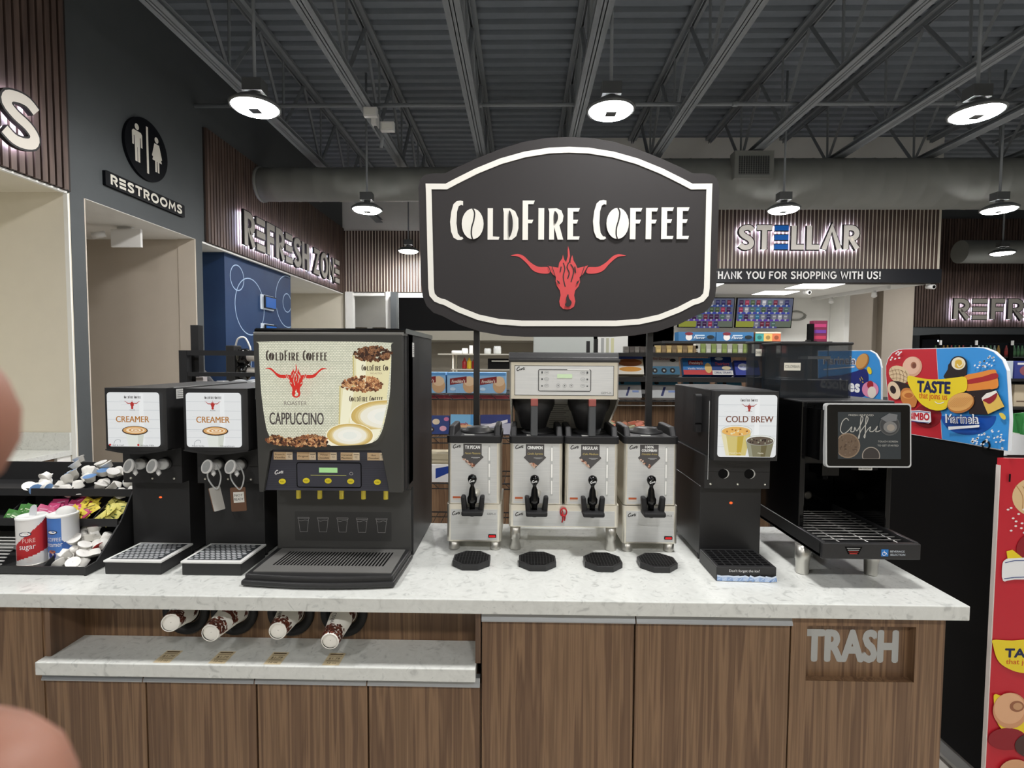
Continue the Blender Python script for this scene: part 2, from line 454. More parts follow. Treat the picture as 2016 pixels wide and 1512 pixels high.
LOGO_POS = [_C, _L, _D, _F, _I, _R, _E, _sh(_C, 886, -2), _f, _sh(_f, 97), _sh(_E, 577, -3), _sh(_E, 672, -3)]
LOGO_HOLES = [_Dh, _Rh]
LOGO_BEANS = [(413, 606, 68, 94), (1308, 603, 69, 95)]
def coffee_words(a, u, v, w, m, mb_, maxu=None):
    """lettering centred at u with its baseline at v, w wide, in material m on a ground of material mb_"""
    k = w/(1747-270)
    T = lambda p: [(u+(x-1008)*k, v+(700-y)*k) for x, y in p]
    for g in LOGO_POS:
        if maxu is None or max(x for x, y in T(g)) < maxu: a.poly(T(g), m)
    for g in LOGO_HOLES: a.poly(T(cr(g, 3)), mb_)
    for bx, by, rx, ry in LOGO_BEANS:
        if maxu is not None and u+(bx+rx-1008)*k > maxu: continue
        a.poly(T([(bx+rx*math.cos(2*PI*i/24), by+ry*math.sin(2*PI*i/24)) for i in range(24)]), m)
        a.line(T(cr([(bx, by-ry), (bx+12, by-ry*.7), (bx+6, by-ry*.2), (bx-6, by+ry*.25), (bx-8, by+ry*.7), (bx, by+ry)], 4, False)), 9*k, mb_)
_HORN = cr([(648, 798), (690, 788), (728, 800), (772, 840), (820, 866), (884, 870), (888, 905), (830, 906), (786, 888), (752, 850), (715, 816), (688, 802)], 4)
_HEAD = [(878, 860), (908, 866), (944, 872), (950, 840), (968, 815), (972, 792), (980, 822), (992, 838), (1002, 800), (1001, 765), (1003, 738), (1012, 768), (1016, 800), (1008, 838), (1018, 846), (1022, 815), (1030, 794), (1038, 828), (1052, 850), (1062, 874), (1098, 866), (1128, 858), (1098, 912), (1076, 930), (1080, 960), (1070, 988), (1050, 1012), (1044, 1042), (1052, 1080), (1044, 1112), (1022, 1127), (1000, 1130), (976, 1126), (957, 1108), (952, 1080), (960, 1042), (955, 1012), (936, 984), (928, 955), (930, 928), (908, 912)]
_FL = [[(975, 842), (984, 880), (975, 930), (988, 990)], [(1008, 840), (998, 870), (1012, 905), (1002, 940)], [(1020, 850), (1040, 890), (1024, 960)], [(962, 866), (955, 900)], [(1046, 866), (1052, 905)]]
def horned_head(a, u, v, w, m, mg, detail=True):
    """emblem centred at u, top at v, w wide"""
    k = w/(1362-648)
    T = lambda p: [(u+(x-1005)*k, v+(738-y)*k) for x, y in p]
    a.poly(T(_HORN), m); a.poly(T([(2010-x, y) for x, y in _HORN]), m); a.poly(T(_HEAD), m)
    if detail:
        for f in _FL: a.line(T(cr(f, 4, False)), 7*k, mg)
        for sx in (1, -1):
            q = lambda p: [(1005+sx*(x-1005), y) for x, y in p]
            a.line(T(q([(882, 862), (900, 905)])), 4*k, mg); a.line(T(q([(905, 866), (925, 925)])), 4*k, mg)
            a.poly(T(q([(934, 948), (950, 958), (956, 976), (942, 968)])), mg)
        a.poly(T(cr([(1006, 1035), (1012, 1062), (1028, 1085), (1020, 1108), (1000, 1114), (986, 1102), (996, 1085), (994, 1060)], 4)), mg)
def beans(a, box, n, cols, crease, size, shape=None, seed=1, lv=2e-5):
    """a heap of printed coffee beans"""
    rnd = random.Random(seed); e = a.eps; a.l = a.l*e/lv; a.eps = lv
    for _ in range(n):
        u = rnd.uniform(box[0], box[1]); v = rnd.uniform(box[2], box[3])
        if shape and not shape(u, v): continue
        r = size*rnd.uniform(.8, 1.2); t = rnd.uniform(0, PI)
        a.ell(u, v, r, r*.66, rnd.choice(cols), t, 10)
        c, s = math.cos(t), math.sin(t)
        a.line([(u-c*r*.9, v-s*r*.9), (u-s*r*.12, v+c*r*.12), (u+c*r*.9, v+s*r*.9)], r*.16, crease)
    a.l = a.l*lv/e+1; a.eps = e
def script_logo(a, u, v, w, m):
    """the small slanted maker's script"""
    k = w
    a.line([(u+x*k, v+y*k) for x, y in cr([(.36, .42), (.30, .46), (.17, .40), (.04, .20), (.05, .06), (.16, .02), (.30, .10)], 4, False)], .10*k, m)
    a.line([(u+x*k, v+y*k) for x, y in cr([(.34, .24), (.36, .10), (.46, .12), (.54, .28), (.54, .14), (.60, .14), (.66, .28), (.74, .30)], 3, False)], .08*k, m)
    a.line([(u+x*k, v+y*k) for x, y in cr([(.82, .44), (.76, .16), (.86, .16), (.90, .30), (.90, .18), (.98, .18)], 3, False)], .07*k, m)
    a.line([(u+x*k, v+y*k) for x, y in [(.68, .33), (1.0, .38)]], .06*k, m)
# ============================================================ THE SHOP ITSELF
WX = -3.8            # plane of the left wall
DECK = 5.43
M_TILE = ramp_mat('floor_tile', [(.35, (178, 174, 168)), (.65, (194, 190, 183))], (1, 1, 1), 3.0, rough=.35)
m = MB(); m.box(-8, 14, -5, 14, -.1, 0, M_TILE); struct(m, 'floor')
m = MB(); prof = []; y = -5.0
while y < 13.6:
    prof += [(y, DECK), (y+.085, DECK), (y+.105, DECK+.045), (y+.165, DECK+.045), (y+.185, DECK)]; y += .19
prof += [(13.7, DECK), (13.7, DECK+.12), (-5.0, DECK+.12)]
m.prism(prof, 'x', -8, 14, M_DECK); struct(m, 'ceiling')

# left wall: charcoal, open below to three recesses
m = MB()
m.box(WX-.2, WX, -5, 11.1, 3.07, DECK+.03, M_GREYW); m.box(WX-.2, WX, -5, 2.3, 0, 3.07, M_GREYW)
m.box(WX-.2, WX, 4.385, 4.525, 0, 3.07, M_GREYW); m.box(WX-.2, WX, 6.08, 6.2, 0, 3.07, M_GREYW)
struct(m, 'wall_left')
m = MB()            # first recess, over the side counter
m.box(-5.6, WX-.2, 2.3, 2.4, 0, 3.1, M_CREAM); m.box(-5.6, WX-.004, 4.355, 4.385, 0, 3.066, M_CREAM); m.box(-5.2, -5.1, 2.4, 4.355, 0, 3.1, M_CREAM)
m.box(-5.6, WX-.002, 2.3, 4.36, 3.066, 3.09, M_CREAM)
struct(m, 'wall_recess')
m = MB()
m.box(WX-.03, WX+.006, 4.352, 4.362, 0, 3.07, M_WHITEW); m.box(WX-.03, WX+.006, 2.3, 4.362, 3.055, 3.07, M_WHITEW)
struct(m, 'trim_1')
m = MB()            # restroom corridor
m.box(-6.6, WX-.2, 6.08, 6.2, 0, 3.12, M_BEIGE); m.box(-6.7, -6.6, 4.4, 6.2, 0, 3.12, M_BEIGE); m.box(-6.6, WX-.2, 4.44, 4.5, 0, 3.12, M_BEIGE)
m.box(WX-.2, WX-.002, 6.06, 6.08, 0, 3.07, M_BEIGE); m.box(WX-.2, WX-.002, 4.525, 4.54, 0, 3.07, M_BEIGE)
m.box(-6.6, WX-.002, 4.5, 6.08, 3.066, 3.14, M_WHITEW)
struct(m, 'wall_corridor')
m = MB()            # drinks recess beyond
m.box(-5.2, -5.1, 6.2, 11.1, 0, 3.1, M_CREAM); m.box(-5.2, WX, 11.1, 11.2, 0, 3.1, M_CREAM); m.box(-5.2, WX-.2, 6.19, 6.22, 0, 3.1, M_CREAM)
m.box(-5.2, WX-.002, 6.2, 11.1, 3.066, 3.09, M_WHITEW); m.box(WX-.02, WX+.006, 6.2, 11.1, 3.05, 3.07, M_WHITEW)
struct(m, 'wall_drinks')
m = MB(); m.box(-5.1, -3.88, 6.8, 8.75, 0, 3.064, M_BLUE)
a = Art(m, (-3.88, 0, 0), (0, 1, 0), eps=1e-3); LB = mat('pale_blue_line', (170, 196, 226), .6)
for (u, v, r, w) in ((7.10, 2.78, .17, .014), (7.43, 2.42, .40, .014), (8.62, 2.62, .42, .014), (8.60, 2.60, .15, .014), (8.22, 1.78, .12, .012), (8.48, 1.74, .14, .012), (7.28, 1.62, .14, .012), (7.0, 1.35, .22, .012), (7.9, 1.4, .2, .012)):
    p = [(u+r*math.cos(2*PI*i/40), v+r*math.sin(2*PI*i/40)) for i in range(40)]
    if u+r < 8.74: a.line(p, w, LB, True)
    else:
        q = [x for x in arc(u, v, r, r, 30, 330, 40) if x[0] < 8.74]; a.line(q, w, LB)
struct(m, 'wall_accent')

t = thing('side_counter', 'white-topped side counter in the recess at the left edge', 'counter', (-4.4, 3.4, 0))
m = MB(); m.box(-5.08, -3.85, 2.5, 4.20, 0, .85, M_WOOD); m.build('carcass', t)
m = MB(); m.box(-5.09, -3.83, 2.45, 4.352, .858, .90, M_QUARTZ); m.build('top', t)
m = MB(); m.box(-5.09, -3.83, 4.333, 4.353, .90, 1.05, M_QUARTZ); m.build('backsplash', t)
m = MB(); m.box(-5.08, -3.84, 4.22, 4.35, 0, .856, M_WHITEW); m.build('end_panel', t)
m = MB(); m.box(-3.85, -3.83, 2.6, 4.15, .12, .78, M_WOOD); d_ = m.build('door', t)
m = MB(); m.box(-3.832, -3.815, 2.6, 4.15, .785, .80, M_ALU); m.build('edge_pull', d_)

# slatted cladding, each panel one piece of the setting
def slats(name, O, U, width, z0, z1, pitch, wslat, depth, back, front=M_SLAT):
    m = MB(); a = Art(m, O, U)
    a.solid([(0, z0), (width, z0), (width, z1), (0, z1)], .0, .012, back)
    u = pitch*.3
    while u+wslat < width:
        a.solid([(u, z0), (u+wslat, z0), (u+wslat, z1), (u, z1)], .012, depth, front); u += pitch
    struct(m, name)
M_SLATB = mat('slat_backing_dark', (40, 32, 29), .6)
M_SLATL = mat('slat_backing_pale', (232, 224, 208), .6)
slats('trim_2', (WX+.001, 2.3, 0), (0, 1, 0), 2.08, 3.075, 4.72, .0635, .044, .04, M_SLATB)
slats('trim_3', (WX+.001, 6.25, 0), (0, 1, 0), 4.85, 3.075, 4.42, .0635, .044, .04, M_SLATB)
slats('trim_4', (-3.79, 11.09, 0), (1, 0, 0), 4.2, 3.10, 4.375, .0625, .042, .018, M_SLATL)
slats('trim_5', (1.0, 8.9, 0), (1, 0, 0), 5.93, 3.225, 4.5, .064, .043, .018, M_SLATL)

# back wall: cream above the cladding, a white doorway, the kitchen and the till behind
m = MB()
m.box(-5.2, 1.0, 11.1, 11.2, 4.3, DECK+.03, M_WHITEW); m.box(-3.8, 1.0, 11.1, 11.2, 3.09, 4.3, M_SLATL)
m.box(-3.74, -3.58, 11.05, 11.2, 0, 3.10, M_WHITEW); m.box(-2.88, -2.74, 11.05, 11.2, 0, 3.10, M_WHITEW); m.box(-3.58, -2.88, 11.1, 11.2, 3.02, 3.10, M_WHITEW)
m.box(-2.74, -2.62, 10.9, 11.2, 0, 3.08, M_GREYW); m.box(-2.62, 3.2, 11.1, 11.2, 0, 3.1, M_WHITEW)
m.box(-4.4, -2.2, 13.2, 13.3, 0, 3.3, M_BEIGE); m.box(-4.4, -4.3, 11.2, 13.3, 0, 3.3, M_WHITEW); m.box(-2.3, -2.2, 11.2, 13.3, 0, 3.3, M_WHITEW)
m.box(-4.4, -2.2, 11.2, 13.3, 3.2, 3.3, M_WHITEW); m.box(-4.3, -2.2, 12.2, 12.3, 2.42, 3.2, M_WHITEW); m.box(-3.62, -3.5, 12.2, 12.3, 0, 2.42, M_WHITEW); m.box(-2.8, -2.2, 12.2, 12.3, 0, 2.42, M_WHITEW)
struct(m, 'wall_back')
m = MB()
m.box(1.0, 7.05, 9.05, 9.2, 4.4, DECK+.03, M_WHITEW); m.box(1.0, 6.93, 8.905, 9.05, 2.99, 4.5, M_SLATB)
m.prism([(1.0, 8.9), (6.93, 8.9), (6.5, 11.1), (1.0, 11.1)], 'z', 3.0, 3.06, M_WHITEW)
struct(m, 'wall_fascia')
m = MB(); m.box(1.0, 6.55, 11.1, 11.2, 0, 3.05, M_WHITEW); struct(m, 'wall_till'); m = MB(); m.box(6.44, 6.54, 10.6, 11.09, 0, 3.0, M_WHITEW); struct(m, 'wall_return')
m = MB(); m.box(6.4, 9.05, 12.5, 12.6, 0, 5.4, M_BEIGE); m.box(8.35, 9.05, 12.3, 12.5, 0, 5.2, M_BEIGE); m.box(6.5, 7.35, 12.45, 12.5, 0, 2.2, M_WOOD); struct(m, 'wall_far')
m = MB(); m.box(9.05, 14, 12.5, 12.6, 2.3, DECK, M_GREYW); struct(m, 'wall_cooler')
slats('trim_6', (9.06, 12.5, 0), (1, 0, 0), 4.9, 2.50, 5.0, .0635, .044, .04, M_SLATB)
m = MB(); m.box(13.9, 14, -5, 14, 0, DECK, M_WHITEW); struct(m, 'wall_right')
m = MB(); m.box(-8, 14, -5.1, -5, 0, DECK, M_CREAM); struct(m, 'wall_front')
m = MB(); m.box(-8, 14, 13.6, 13.7, 0, DECK, M_GREYW); struct(m, 'wall_rear')
m = MB(); m.box(-8.1, -8, -5, 13.6, 0, DECK, M_GREYW); struct(m, 'wall_side')

# ------------------------------------------------------------ roof joists
ORD = ['first', 'second', 'third', 'fourth', 'fifth', 'sixth', 'seventh', 'eighth', 'ninth', 'tenth']
JZ0, JZ1 = 4.50, 5.40
def joist(x, y0, y1, label):
    t = thing('roof_joist', label, 'joist', (x, y0, JZ0), 'open-web steel joists under the deck')
    m = MB()
    for s in (-1, 1): m.box(x+s*.012, x+s*.07, y0, y1, JZ0+.055, JZ0+.063, M_JOIST); m.box(x+s*.012, x+s*.02, y0, y1, JZ0, JZ0+.06, M_JOIST)
    m.box(x-.07, x+.07, y0, y1, JZ0, JZ0+.008, M_JOIST)
    m.build('bottom_chord', t)
    m = MB(); m.box(x-.07, x+.07, y0, y1+.25, JZ1-.012, JZ1+.03, M_JOIST)
    for s in (-1, 1): m.box(x+s*.012, x+s*.02, y0, y1+.25, JZ1-.06, JZ1, M_JOIST)
    m.build('top_chord', t)
    y = 1.75; first = None
    while y < y1-.3:
        if y > y0+.3:
            for dy, r in ((-.58, .020), (.62, .026), (.0, .014)):
                top = y+dy if dy else y+.02
                if top > y1+.2: continue
                m = MB(); d = Vector((x, top, JZ1-.04))-Vector((x, y, JZ0+.04))
                m.cyl((x, y, JZ0+.04), (x, top, JZ1-.04), r, r, M_JOIST, 4 if r > .015 else 6, smooth=False); m.build('web_member', t)
        y += 1.2
for i, k in enumerate((-1.05, -.628, -.203, .229, .654, 1.116, 1.554, 1.99, 2.42, 2.85)):
    x = k*2.82
    joist(x, .4 if i < 7 else 2.2, 10.9 if x < .95 else 8.95, ORD[i]+' grey open-web roof joist counted from the left wall')

# ------------------------------------------------------------ sprinkler pipe, ducts, emergency light
PY, PZ = 6.12, 4.60
m = MB(); m.cyl((WX, PY, PZ), (5.6, PY, PZ), .022, .022, M_JOIST, 10)
for x in (-2.9, -.5, 2.4, 4.9): m.cyl((x-.03, PY, PZ), (x+.03, PY, PZ), .03, .03, M_JOIST, 10)
m.build('sprinkler_pipe', label='thin grey sprinkler pipe running crosswise below the roof joists', cat='pipe')
t = thing('air_duct', 'long grey round duct running across the shop below the joists', 'duct', (2, 7.55, 3.83))
m = MB(); yc, zc = 7.55, 4.172; prof = [(.23, -3.78), (.23, -1.1), (.339, .1), (.339, 13.85)]
pr = []; 
for (r0, h0), (r1, h1) in zip(prof, prof[1:]):
    n = max(1, int((h1-h0)/.28))
    for i in range(n):
        h = h0+(h1-h0)*i/n; r = r0+(r1-r0)*i/n
        pr += [(r, h), (r, h+.27*.93 if h1-h0 > 2 else h+.05), (r+.004, h+.26 if h1-h0 > 2 else h+.06)]
pr.append((.339, 13.85))
m.lathe(pr, (0, yc, zc), M_DUCT, 32, axis=(1, 0, 0)); m.build('duct_run', t)
m = MB(); m.lathe([(.245, 0), (.245, .03), (.236, .05)], (-3.72, yc, zc), M_DUCT, 24, axis=(-1, 0, 0)); m.build('elbow', t)
m = MB(); m.box(2.82, 3.34, 7.14, 7.30, 4.12, 4.48, M_DUCT); m.build('grille_collar', t)
m = MB(); a = Art(m, (.065, 7.14, .08), eps=1e-3)
a.rect(2.76, 3.27, 4.04, 4.40, M_DUCT); a.rect(2.81, 3.22, 4.09, 4.33, mat('grille_dark', (34, 36, 40), .7))
for i in range(9): a.rect(2.81, 3.22, 4.10+i*.026, 4.106+i*.026, M_DUCT)
for i in range(13): a.rect(2.83+i*.031, 2.835+i*.031, 4.09, 4.33, M_DUCT)
m.build('grille', t)
m = MB(); m.cyl((9.3, 11.4, 4.02), (13.8, 11.4, 4.02), .24, .24, M_DUCT, 24); m.build('branch_duct', label='second grey round duct far back over the coolers', cat='duct', origin=(11, 11.4, 3.8))
m = MB(); m.ball((11.2, 10.6, 3.55), (.62, .5, .28), M_DUCT, 24, 12); m.cyl((11.2, 10.6, 3.6), (11.2, 10.6, 4.1), .3, .3, M_DUCT, 24); m.build('duct_cap', label='rounded grey duct end hanging over the far coolers', cat='duct')
t = thing('emergency_light', 'twin-head white emergency light fixed to the roof joist left of centre', 'emergency light', (-1.72, 6.05, 4.42))
m = MB(); m.box(-1.72, -1.66, 6.0, 6.14, 4.34, 4.50, M_WHITE); m.build('housing', t, bevel=.008)
for i, (dx, dz, ry) in enumerate(((-.02, .03, .2), (.17, -.13, -.2))):
    m = MB(); m.box(-1.69+dx-.075, -1.69+dx+.075, 5.94, 6.0, 4.42+dz-.05, 4.42+dz+.05, M_WHITE); m.box(-1.69+dx-.06, -1.69+dx+.06, 5.935, 5.94, 4.42+dz-.035, 4.42+dz+.035, mat('lens_frost', (236, 236, 230), .3)); m.build('lamp_head', t, bevel=.006)
m = MB(); m.tube([(-1.69, 6.07, 4.34), (-1.6, 6.05, 4.2), (-1.62, 6.06, 4.1)], .02, M_JOIST); m.build('conduit', t)

# ------------------------------------------------------------ high bay lamps
M_LAMP = mat('lamp_light', (254, 252, 250), .5, emit=LAMP_STRENGTH)
M_HOUS = mat('lamp_housing', (98, 100, 100), .4, metal=.4)
def make_lamp(loc, label):
    x, y, z = loc
    t = thing('high_bay_lamp', label, 'lamp', loc, 'round high bay lamps over the shop')
    m = MB(); m.lathe([(.03, z-.014), (.135, z-.014), (.165, z-.006), (.185, z+.016)], (x, y, 0), M_LAMP, 28, caps=False); m.build('light_ring', t)
    m = MB(); m.lathe([(.186, z+.008), (.20, z+.008), (.205, z+.03), (.14, z+.075), (.08, z+.085), (.06, z+.022), (.186, z+.017)], (x, y, 0), M_HOUS, 28, caps=False)
    for i in range(16):
        c, s = math.cos(2*PI*i/16), math.sin(2*PI*i/16)
        m.box(x-.003, x+.003, y-.003, y+.003, z+.03, z+.08, M_HOUS) if i == 0 else None
    m.build('housing', t)
    m = MB(); m.box(x-.045, x+.045, y-.045, y+.045, z-.018, z+.0, M_HOUS); m.build('sensor', t)
    m = MB(); m.lathe([(.055, z+.085), (.055, z+.10), (.04, z+.11), (.04, z+.16)], (x, y, 0), M_HOUS, 16); m.box(x-.08, x+.08, y-.06, y+.06, z+.13, z+.23, M_HOUS); m.build('driver_box', t)
    m = MB(); m.cyl((x, y, z+.22), (x, y, DECK+.15), .014, .014, M_JOIST, 8); m.build('hanging_rod', t)
    return t
LAMPS = [((-2.25, 4.45, 3.78), 'round high bay lamp nearest the restrooms sign'),
 ((.74, 4.53, 3.78), 'round high bay lamp directly above the black coffee sign'),
 ((3.84, 4.6, 3.78), 'largest round high bay lamp at the upper right'),
 ((-2.065, 7.0, 3.651), 'round high bay lamp above the pale slatted panel, left of the coffee sign'),
 ((3.416, 7.0, 3.651), 'round high bay lamp in front of the slatted fascia with the blue-barred letters'),
 ((6.19, 7.0, 3.651), 'round high bay lamp hanging in front of the big duct at far right'),
 ((-2.23, 10.3, 3.78), 'smallest round high bay lamp, in front of the pale slats'),
 ((9.3, 10.4, 3.78), 'round high bay lamp between the big duct and the far dark slats'),
 ((12.3, 13.0, 3.78), 'farthest round high bay lamp at the right edge'),
 ((6.7, 4.53, 3.78), 'round high bay lamp of the front row beyond the right edge'),
 ((-2.25, 1.4, 3.78), 'round high bay lamp over the left part of the island'),
 ((.74, 1.4, 3.78), 'round high bay lamp over the middle of the island'),
 ((3.8, 1.4, 3.78), 'round high bay lamp over the aisle to the right'),
 ((-2.25, -1.6, 3.78), 'round high bay lamp behind the viewer on the left'),
 ((.74, -1.6, 3.78), 'round high bay lamp behind the viewer in the middle'),
 ((3.8, -1.6, 3.78), 'round high bay lamp behind the viewer on the right'),
 ((.74, 7.0, 3.651), 'round high bay lamp hidden behind the coffee sign')]
l0 = make_lamp(*LAMPS[0])
for loc, lb in LAMPS[1:]: copy_tree(l0, loc, lb)

# ------------------------------------------------------------ wall signs
halo_sign('wall_letters', 'backlit pale letter S on dark slats at the left edge', (WX+.045, 3.0, 0), (0, 1, 0), 'S', .001, .001, .001) if False else None
LEDV = 34.0
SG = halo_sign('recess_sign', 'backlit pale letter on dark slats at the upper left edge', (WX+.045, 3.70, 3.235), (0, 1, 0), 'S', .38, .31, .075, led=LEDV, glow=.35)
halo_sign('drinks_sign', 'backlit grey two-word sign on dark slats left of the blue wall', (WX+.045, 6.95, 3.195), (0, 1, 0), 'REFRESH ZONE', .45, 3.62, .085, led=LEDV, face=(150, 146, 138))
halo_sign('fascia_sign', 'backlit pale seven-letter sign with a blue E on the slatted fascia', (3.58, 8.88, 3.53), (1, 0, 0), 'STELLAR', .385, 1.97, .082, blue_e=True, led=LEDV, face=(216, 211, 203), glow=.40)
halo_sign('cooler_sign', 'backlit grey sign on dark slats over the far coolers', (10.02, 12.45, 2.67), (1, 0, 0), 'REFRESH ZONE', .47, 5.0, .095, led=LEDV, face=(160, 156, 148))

t = thing('restroom_roundel', 'round black restroom sign with white man and woman figures', 'sign', (WX, 5.28, 3.47))
m = MB(); a = Art(m, (WX, 5.28, 3.77), (0, 1, 0), eps=1e-3); BK = mat('sign_black', (9, 11, 16), .5, spec=.15); WT = mat('sign_white', (222, 218, 206), .5)
a.solid([(.30*math.cos(2*PI*i/48), .30*math.sin(2*PI*i/48)) for i in range(48)], 0, .03, BK); m.build('disc', t)
def person_sym(a, u, v, sk):
    a.ell(u, v+.155, .028, .03, WT, 0, 18)
    if sk: a.poly([(u-.035, v+.115), (u+.035, v+.115), (u+.075, v-.02), (u+.052, v-.03), (u+.03, v+.05), (u+.07, v-.06), (u+.03, v-.06), (u+.03, v-.17), (u+.006, v-.17), (u+.004, v-.06), (u-.004, v-.06), (u-.006, v-.17), (u-.03, v-.17), (u-.03, v-.06), (u-.07, v-.06), (u-.03, v+.05), (u-.052, v-.03), (u-.075, v-.02)], WT)
    else: a.poly([(u-.05, v+.115), (u+.05, v+.115), (u+.068, v+.095), (u+.068, v-.03), (u+.046, v-.03), (u+.044, v+.06), (u+.036, v+.06), (u+.032, v-.18), (u+.004, v-.18), (u+.002, v-.04), (u-.002, v-.04), (u-.004, v-.18), (u-.032, v-.18), (u-.036, v+.06), (u-.044, v+.06), (u-.046, v-.03), (u-.068, v-.03), (u-.068, v+.095)], WT)
m = MB(); a = Art(m, (WX+.03, 5.28, 3.77), (0, 1, 0), eps=1e-3); person_sym(a, -.14, .015, False); m.build('man_symbol', t)
m = MB(); a = Art(m, (WX+.03, 5.28, 3.77), (0, 1, 0), eps=1e-3); person_sym(a, .135, -.005, True); m.build('woman_symbol', t)
m = MB(); a = Art(m, (WX+.03, 5.28, 3.77), (0, 1, 0), eps=1e-3); a.rect(-.014, .014, -.23, .23, WT); m.build('divider', t)
t = thing('restroom_sign', 'black bar sign with white lettering over the restroom opening', 'sign', (WX, 5.28, 3.25))
m = MB(); a = Art(m, (WX, 4.735, 3.25), (0, 1, 0)); a.solid(rrect(0, 1.11, 0, .135, .012), 0, .03, BK); m.build('board', t)
m = MB(); a = Art(m, (WX+.03, 4.79, 3.275), (0, 1, 0), eps=6e-4)
put_word('RESTROOMS', 0, 0, .088, lambda c, ss, w: [a.line(s[:-1] if closed_o(s) else s, .0225, WT, closed_o(s)) for s in ss], .10, 1.0)
m.build('lettering', t)
for i, z in enumerate((2.42, 1.99)):
    t = thing('blue_bar', ('upper' if i == 0 else 'lower')+' backlit blue bar on the blue drinks wall', 'wall decoration', (-3.88, 7.92, z))
    m = MB(); a = Art(m, (-3.88, 7.92, z), (0, 1, 0)); a.solid(rrect(-.20, .20, 0, .22, .01), 0, .012, mat('bar_glow', (190, 200, 210), .5, emit=.35)); m.build('glow_plate', t)
    m = MB(); a = Art(m, (-3.88, 7.92, z), (0, 1, 0)); a.solid(rrect(-.17, .19, .015, .205, .004), .04, .06, mat('bar_edge', (8, 12, 20), .5)); a.solid(rrect(-.15, .17, .03, .185, .004), .06, .064, mat('bar_blue', (22, 92, 176), .4)); m.build('bar_box', t)
t = thing('fascia_banner', 'black band with white thank-you lettering below the slatted fascia', 'banner', (3.9, 8.88, 3.0))
m = MB(); m.box(1.0, 6.95, 8.86, 8.898, 2.995, 3.22, mat('banner_black', (26, 28, 34), .5)); m.build('band', t)
m = MB(); a = Art(m, (3.17, 8.86, 3.05), eps=6e-4)
put_word('THANK YOU FOR SHOPPING WITH US!', 0, 0, .125, lambda c, ss, w: [a.line(s[:-1] if closed_o(s) else s, .023, mat('banner_white', (250, 250, 248), .5), closed_o(s)) for s in ss], .09, 2.77)
m.build('lettering', t)
# corridor ceiling: exit sign
t = thing('exit_sign', 'white exit sign hanging in the restroom corridor', 'exit sign', (-4.2, 5.55, 2.84))
m = MB(); m.box(-4.28, -4.12, 5.50, 5.55, 2.90, 3.066, M_WHITE); m.build('mounting_box', t, bevel=.006)
m = MB(); m.box(-4.30, -3.98, 5.44, 5.47, 2.84, 3.03, M_WHITE); m.build('sign_plate', t, bevel=.006)
m = MB(); m.cyl((-4.36, 5.45, 2.98), (-4.46, 5.40, 2.95), .03, .04, M_WHITE, 16); m.build('lamp_head', t)
# soffit lights over the till, cameras
M_PANEL = mat('ceiling_panel_light', (255, 252, 246), .5, emit=7.0)
for i, (x0, x1, y0, y1, lb) in enumerate(((2.7, 3.42, 8.98, 9.5, 'ceiling light panel half hidden by the coffee sign'), (4.75, 5.45, 8.98, 9.6, 'ceiling light panel over the till nearest the fascia'), (4.55, 5.2, 9.95, 10.5, 'ceiling light panel over the till farther back'))):
    t = thing('light_panel', 'flat white '+lb, 'ceiling light', ((x0+x1)/2, y0, 2.99), 'flat panels in the till ceiling')
    m = MB(); m.box(x0, x1, y0, y1, 2.988, 2.998, M_PANEL); m.build('diffuser', t)
    m = MB(); m.box(x0-.02, x1+.02, y0-.02, y1+.02, 2.992, 3.0, M_WHITE); m.build('frame', t)
m = MB(); m.box(-3.3, -2.95, 11.6, 12.0, 3.17, 3.19, mat('dim_panel_light', (255, 252, 246), .5, emit=1.6)); m.build('strip_light', label='small white ceiling light inside the back doorway', cat='ceiling light')
def camera_dome(x, y, z, lb):
    t = thing('security_camera', lb, 'camera', (x, y, z), 'white security cameras')
    m = MB(); m.lathe([(.035, 0), (.035, -.015), (.02, -.03)], (x, y, z), M_WHITE, 14); m.build('mount', t)
    m = MB(); m.cyl((x, y+.03, z-.05), (x+.02, y-.10, z-.07), .035, .04, M_WHITE, 14); m.build('body', t)
    m = MB(); m.cyl((x+.02, y-.10, z-.07), (x+.0205, y-.104, z-.0705), .026, .026, M_DARK, 14); m.build('lens', t)
camera_dome(6.83, 8.98, 3.0, 'white security camera at the right corner of the fascia')
camera_dome(5.2, 9.75, 3.0, 'white security camera beside the till ceiling light')
camera_dome(3.45, 10.3, 3.0, 'white security camera above the menu screens')
t = thing('track_light', 'white track with small spotlights along the till ceiling edge', 'track light', (6.6, 10, 2.93))
m = MB(); m.prism([(6.3, 9.2), (6.36, 9.2), (6.05, 11.0), (5.99, 11.0)], 'z', 2.94, 3.0, M_WHITE); m.build('track', t)
for y in (9.5, 10.5):
    m = MB(); x = 6.33-(y-9.2)*.17; m.cyl((x, y, 2.94), (x-.03, y-.05, 2.84), .03, .045, M_WHITE, 14); m.build('spot_head', t)
# ============================================================ COFFEE ISLAND
ZT = .914; YF = 1.69
m = MB(); m.box(-2.6, 1.435, 1.655, 2.44, .866, ZT, M_QUARTZ)
m.build('countertop', label='long white speckled quartz countertop of the coffee island', cat='countertop', bevel=.003)
def door(parent, x0, x1, z0, z1, pull=True):
    m = MB(); m.box(x0+.003, x1-.003, YF, YF+.019, z0, z1-(.022 if pull else 0), M_WOOD); d = m.build('door', parent, bevel=.001)
    if pull:
        m = MB(); m.prism([(YF-.016, z1-.026), (YF-.014, z1-.026), (YF-.004, z1-.002), (YF+.019, z1-.002), (YF+.019, z1), (YF-.006, z1), (YF-.016, z1-.022)], 'x', x0+.002, x1-.002, M_ALU)
        m.build('edge_pull', d, label='grey aluminium edge pull')
    return d
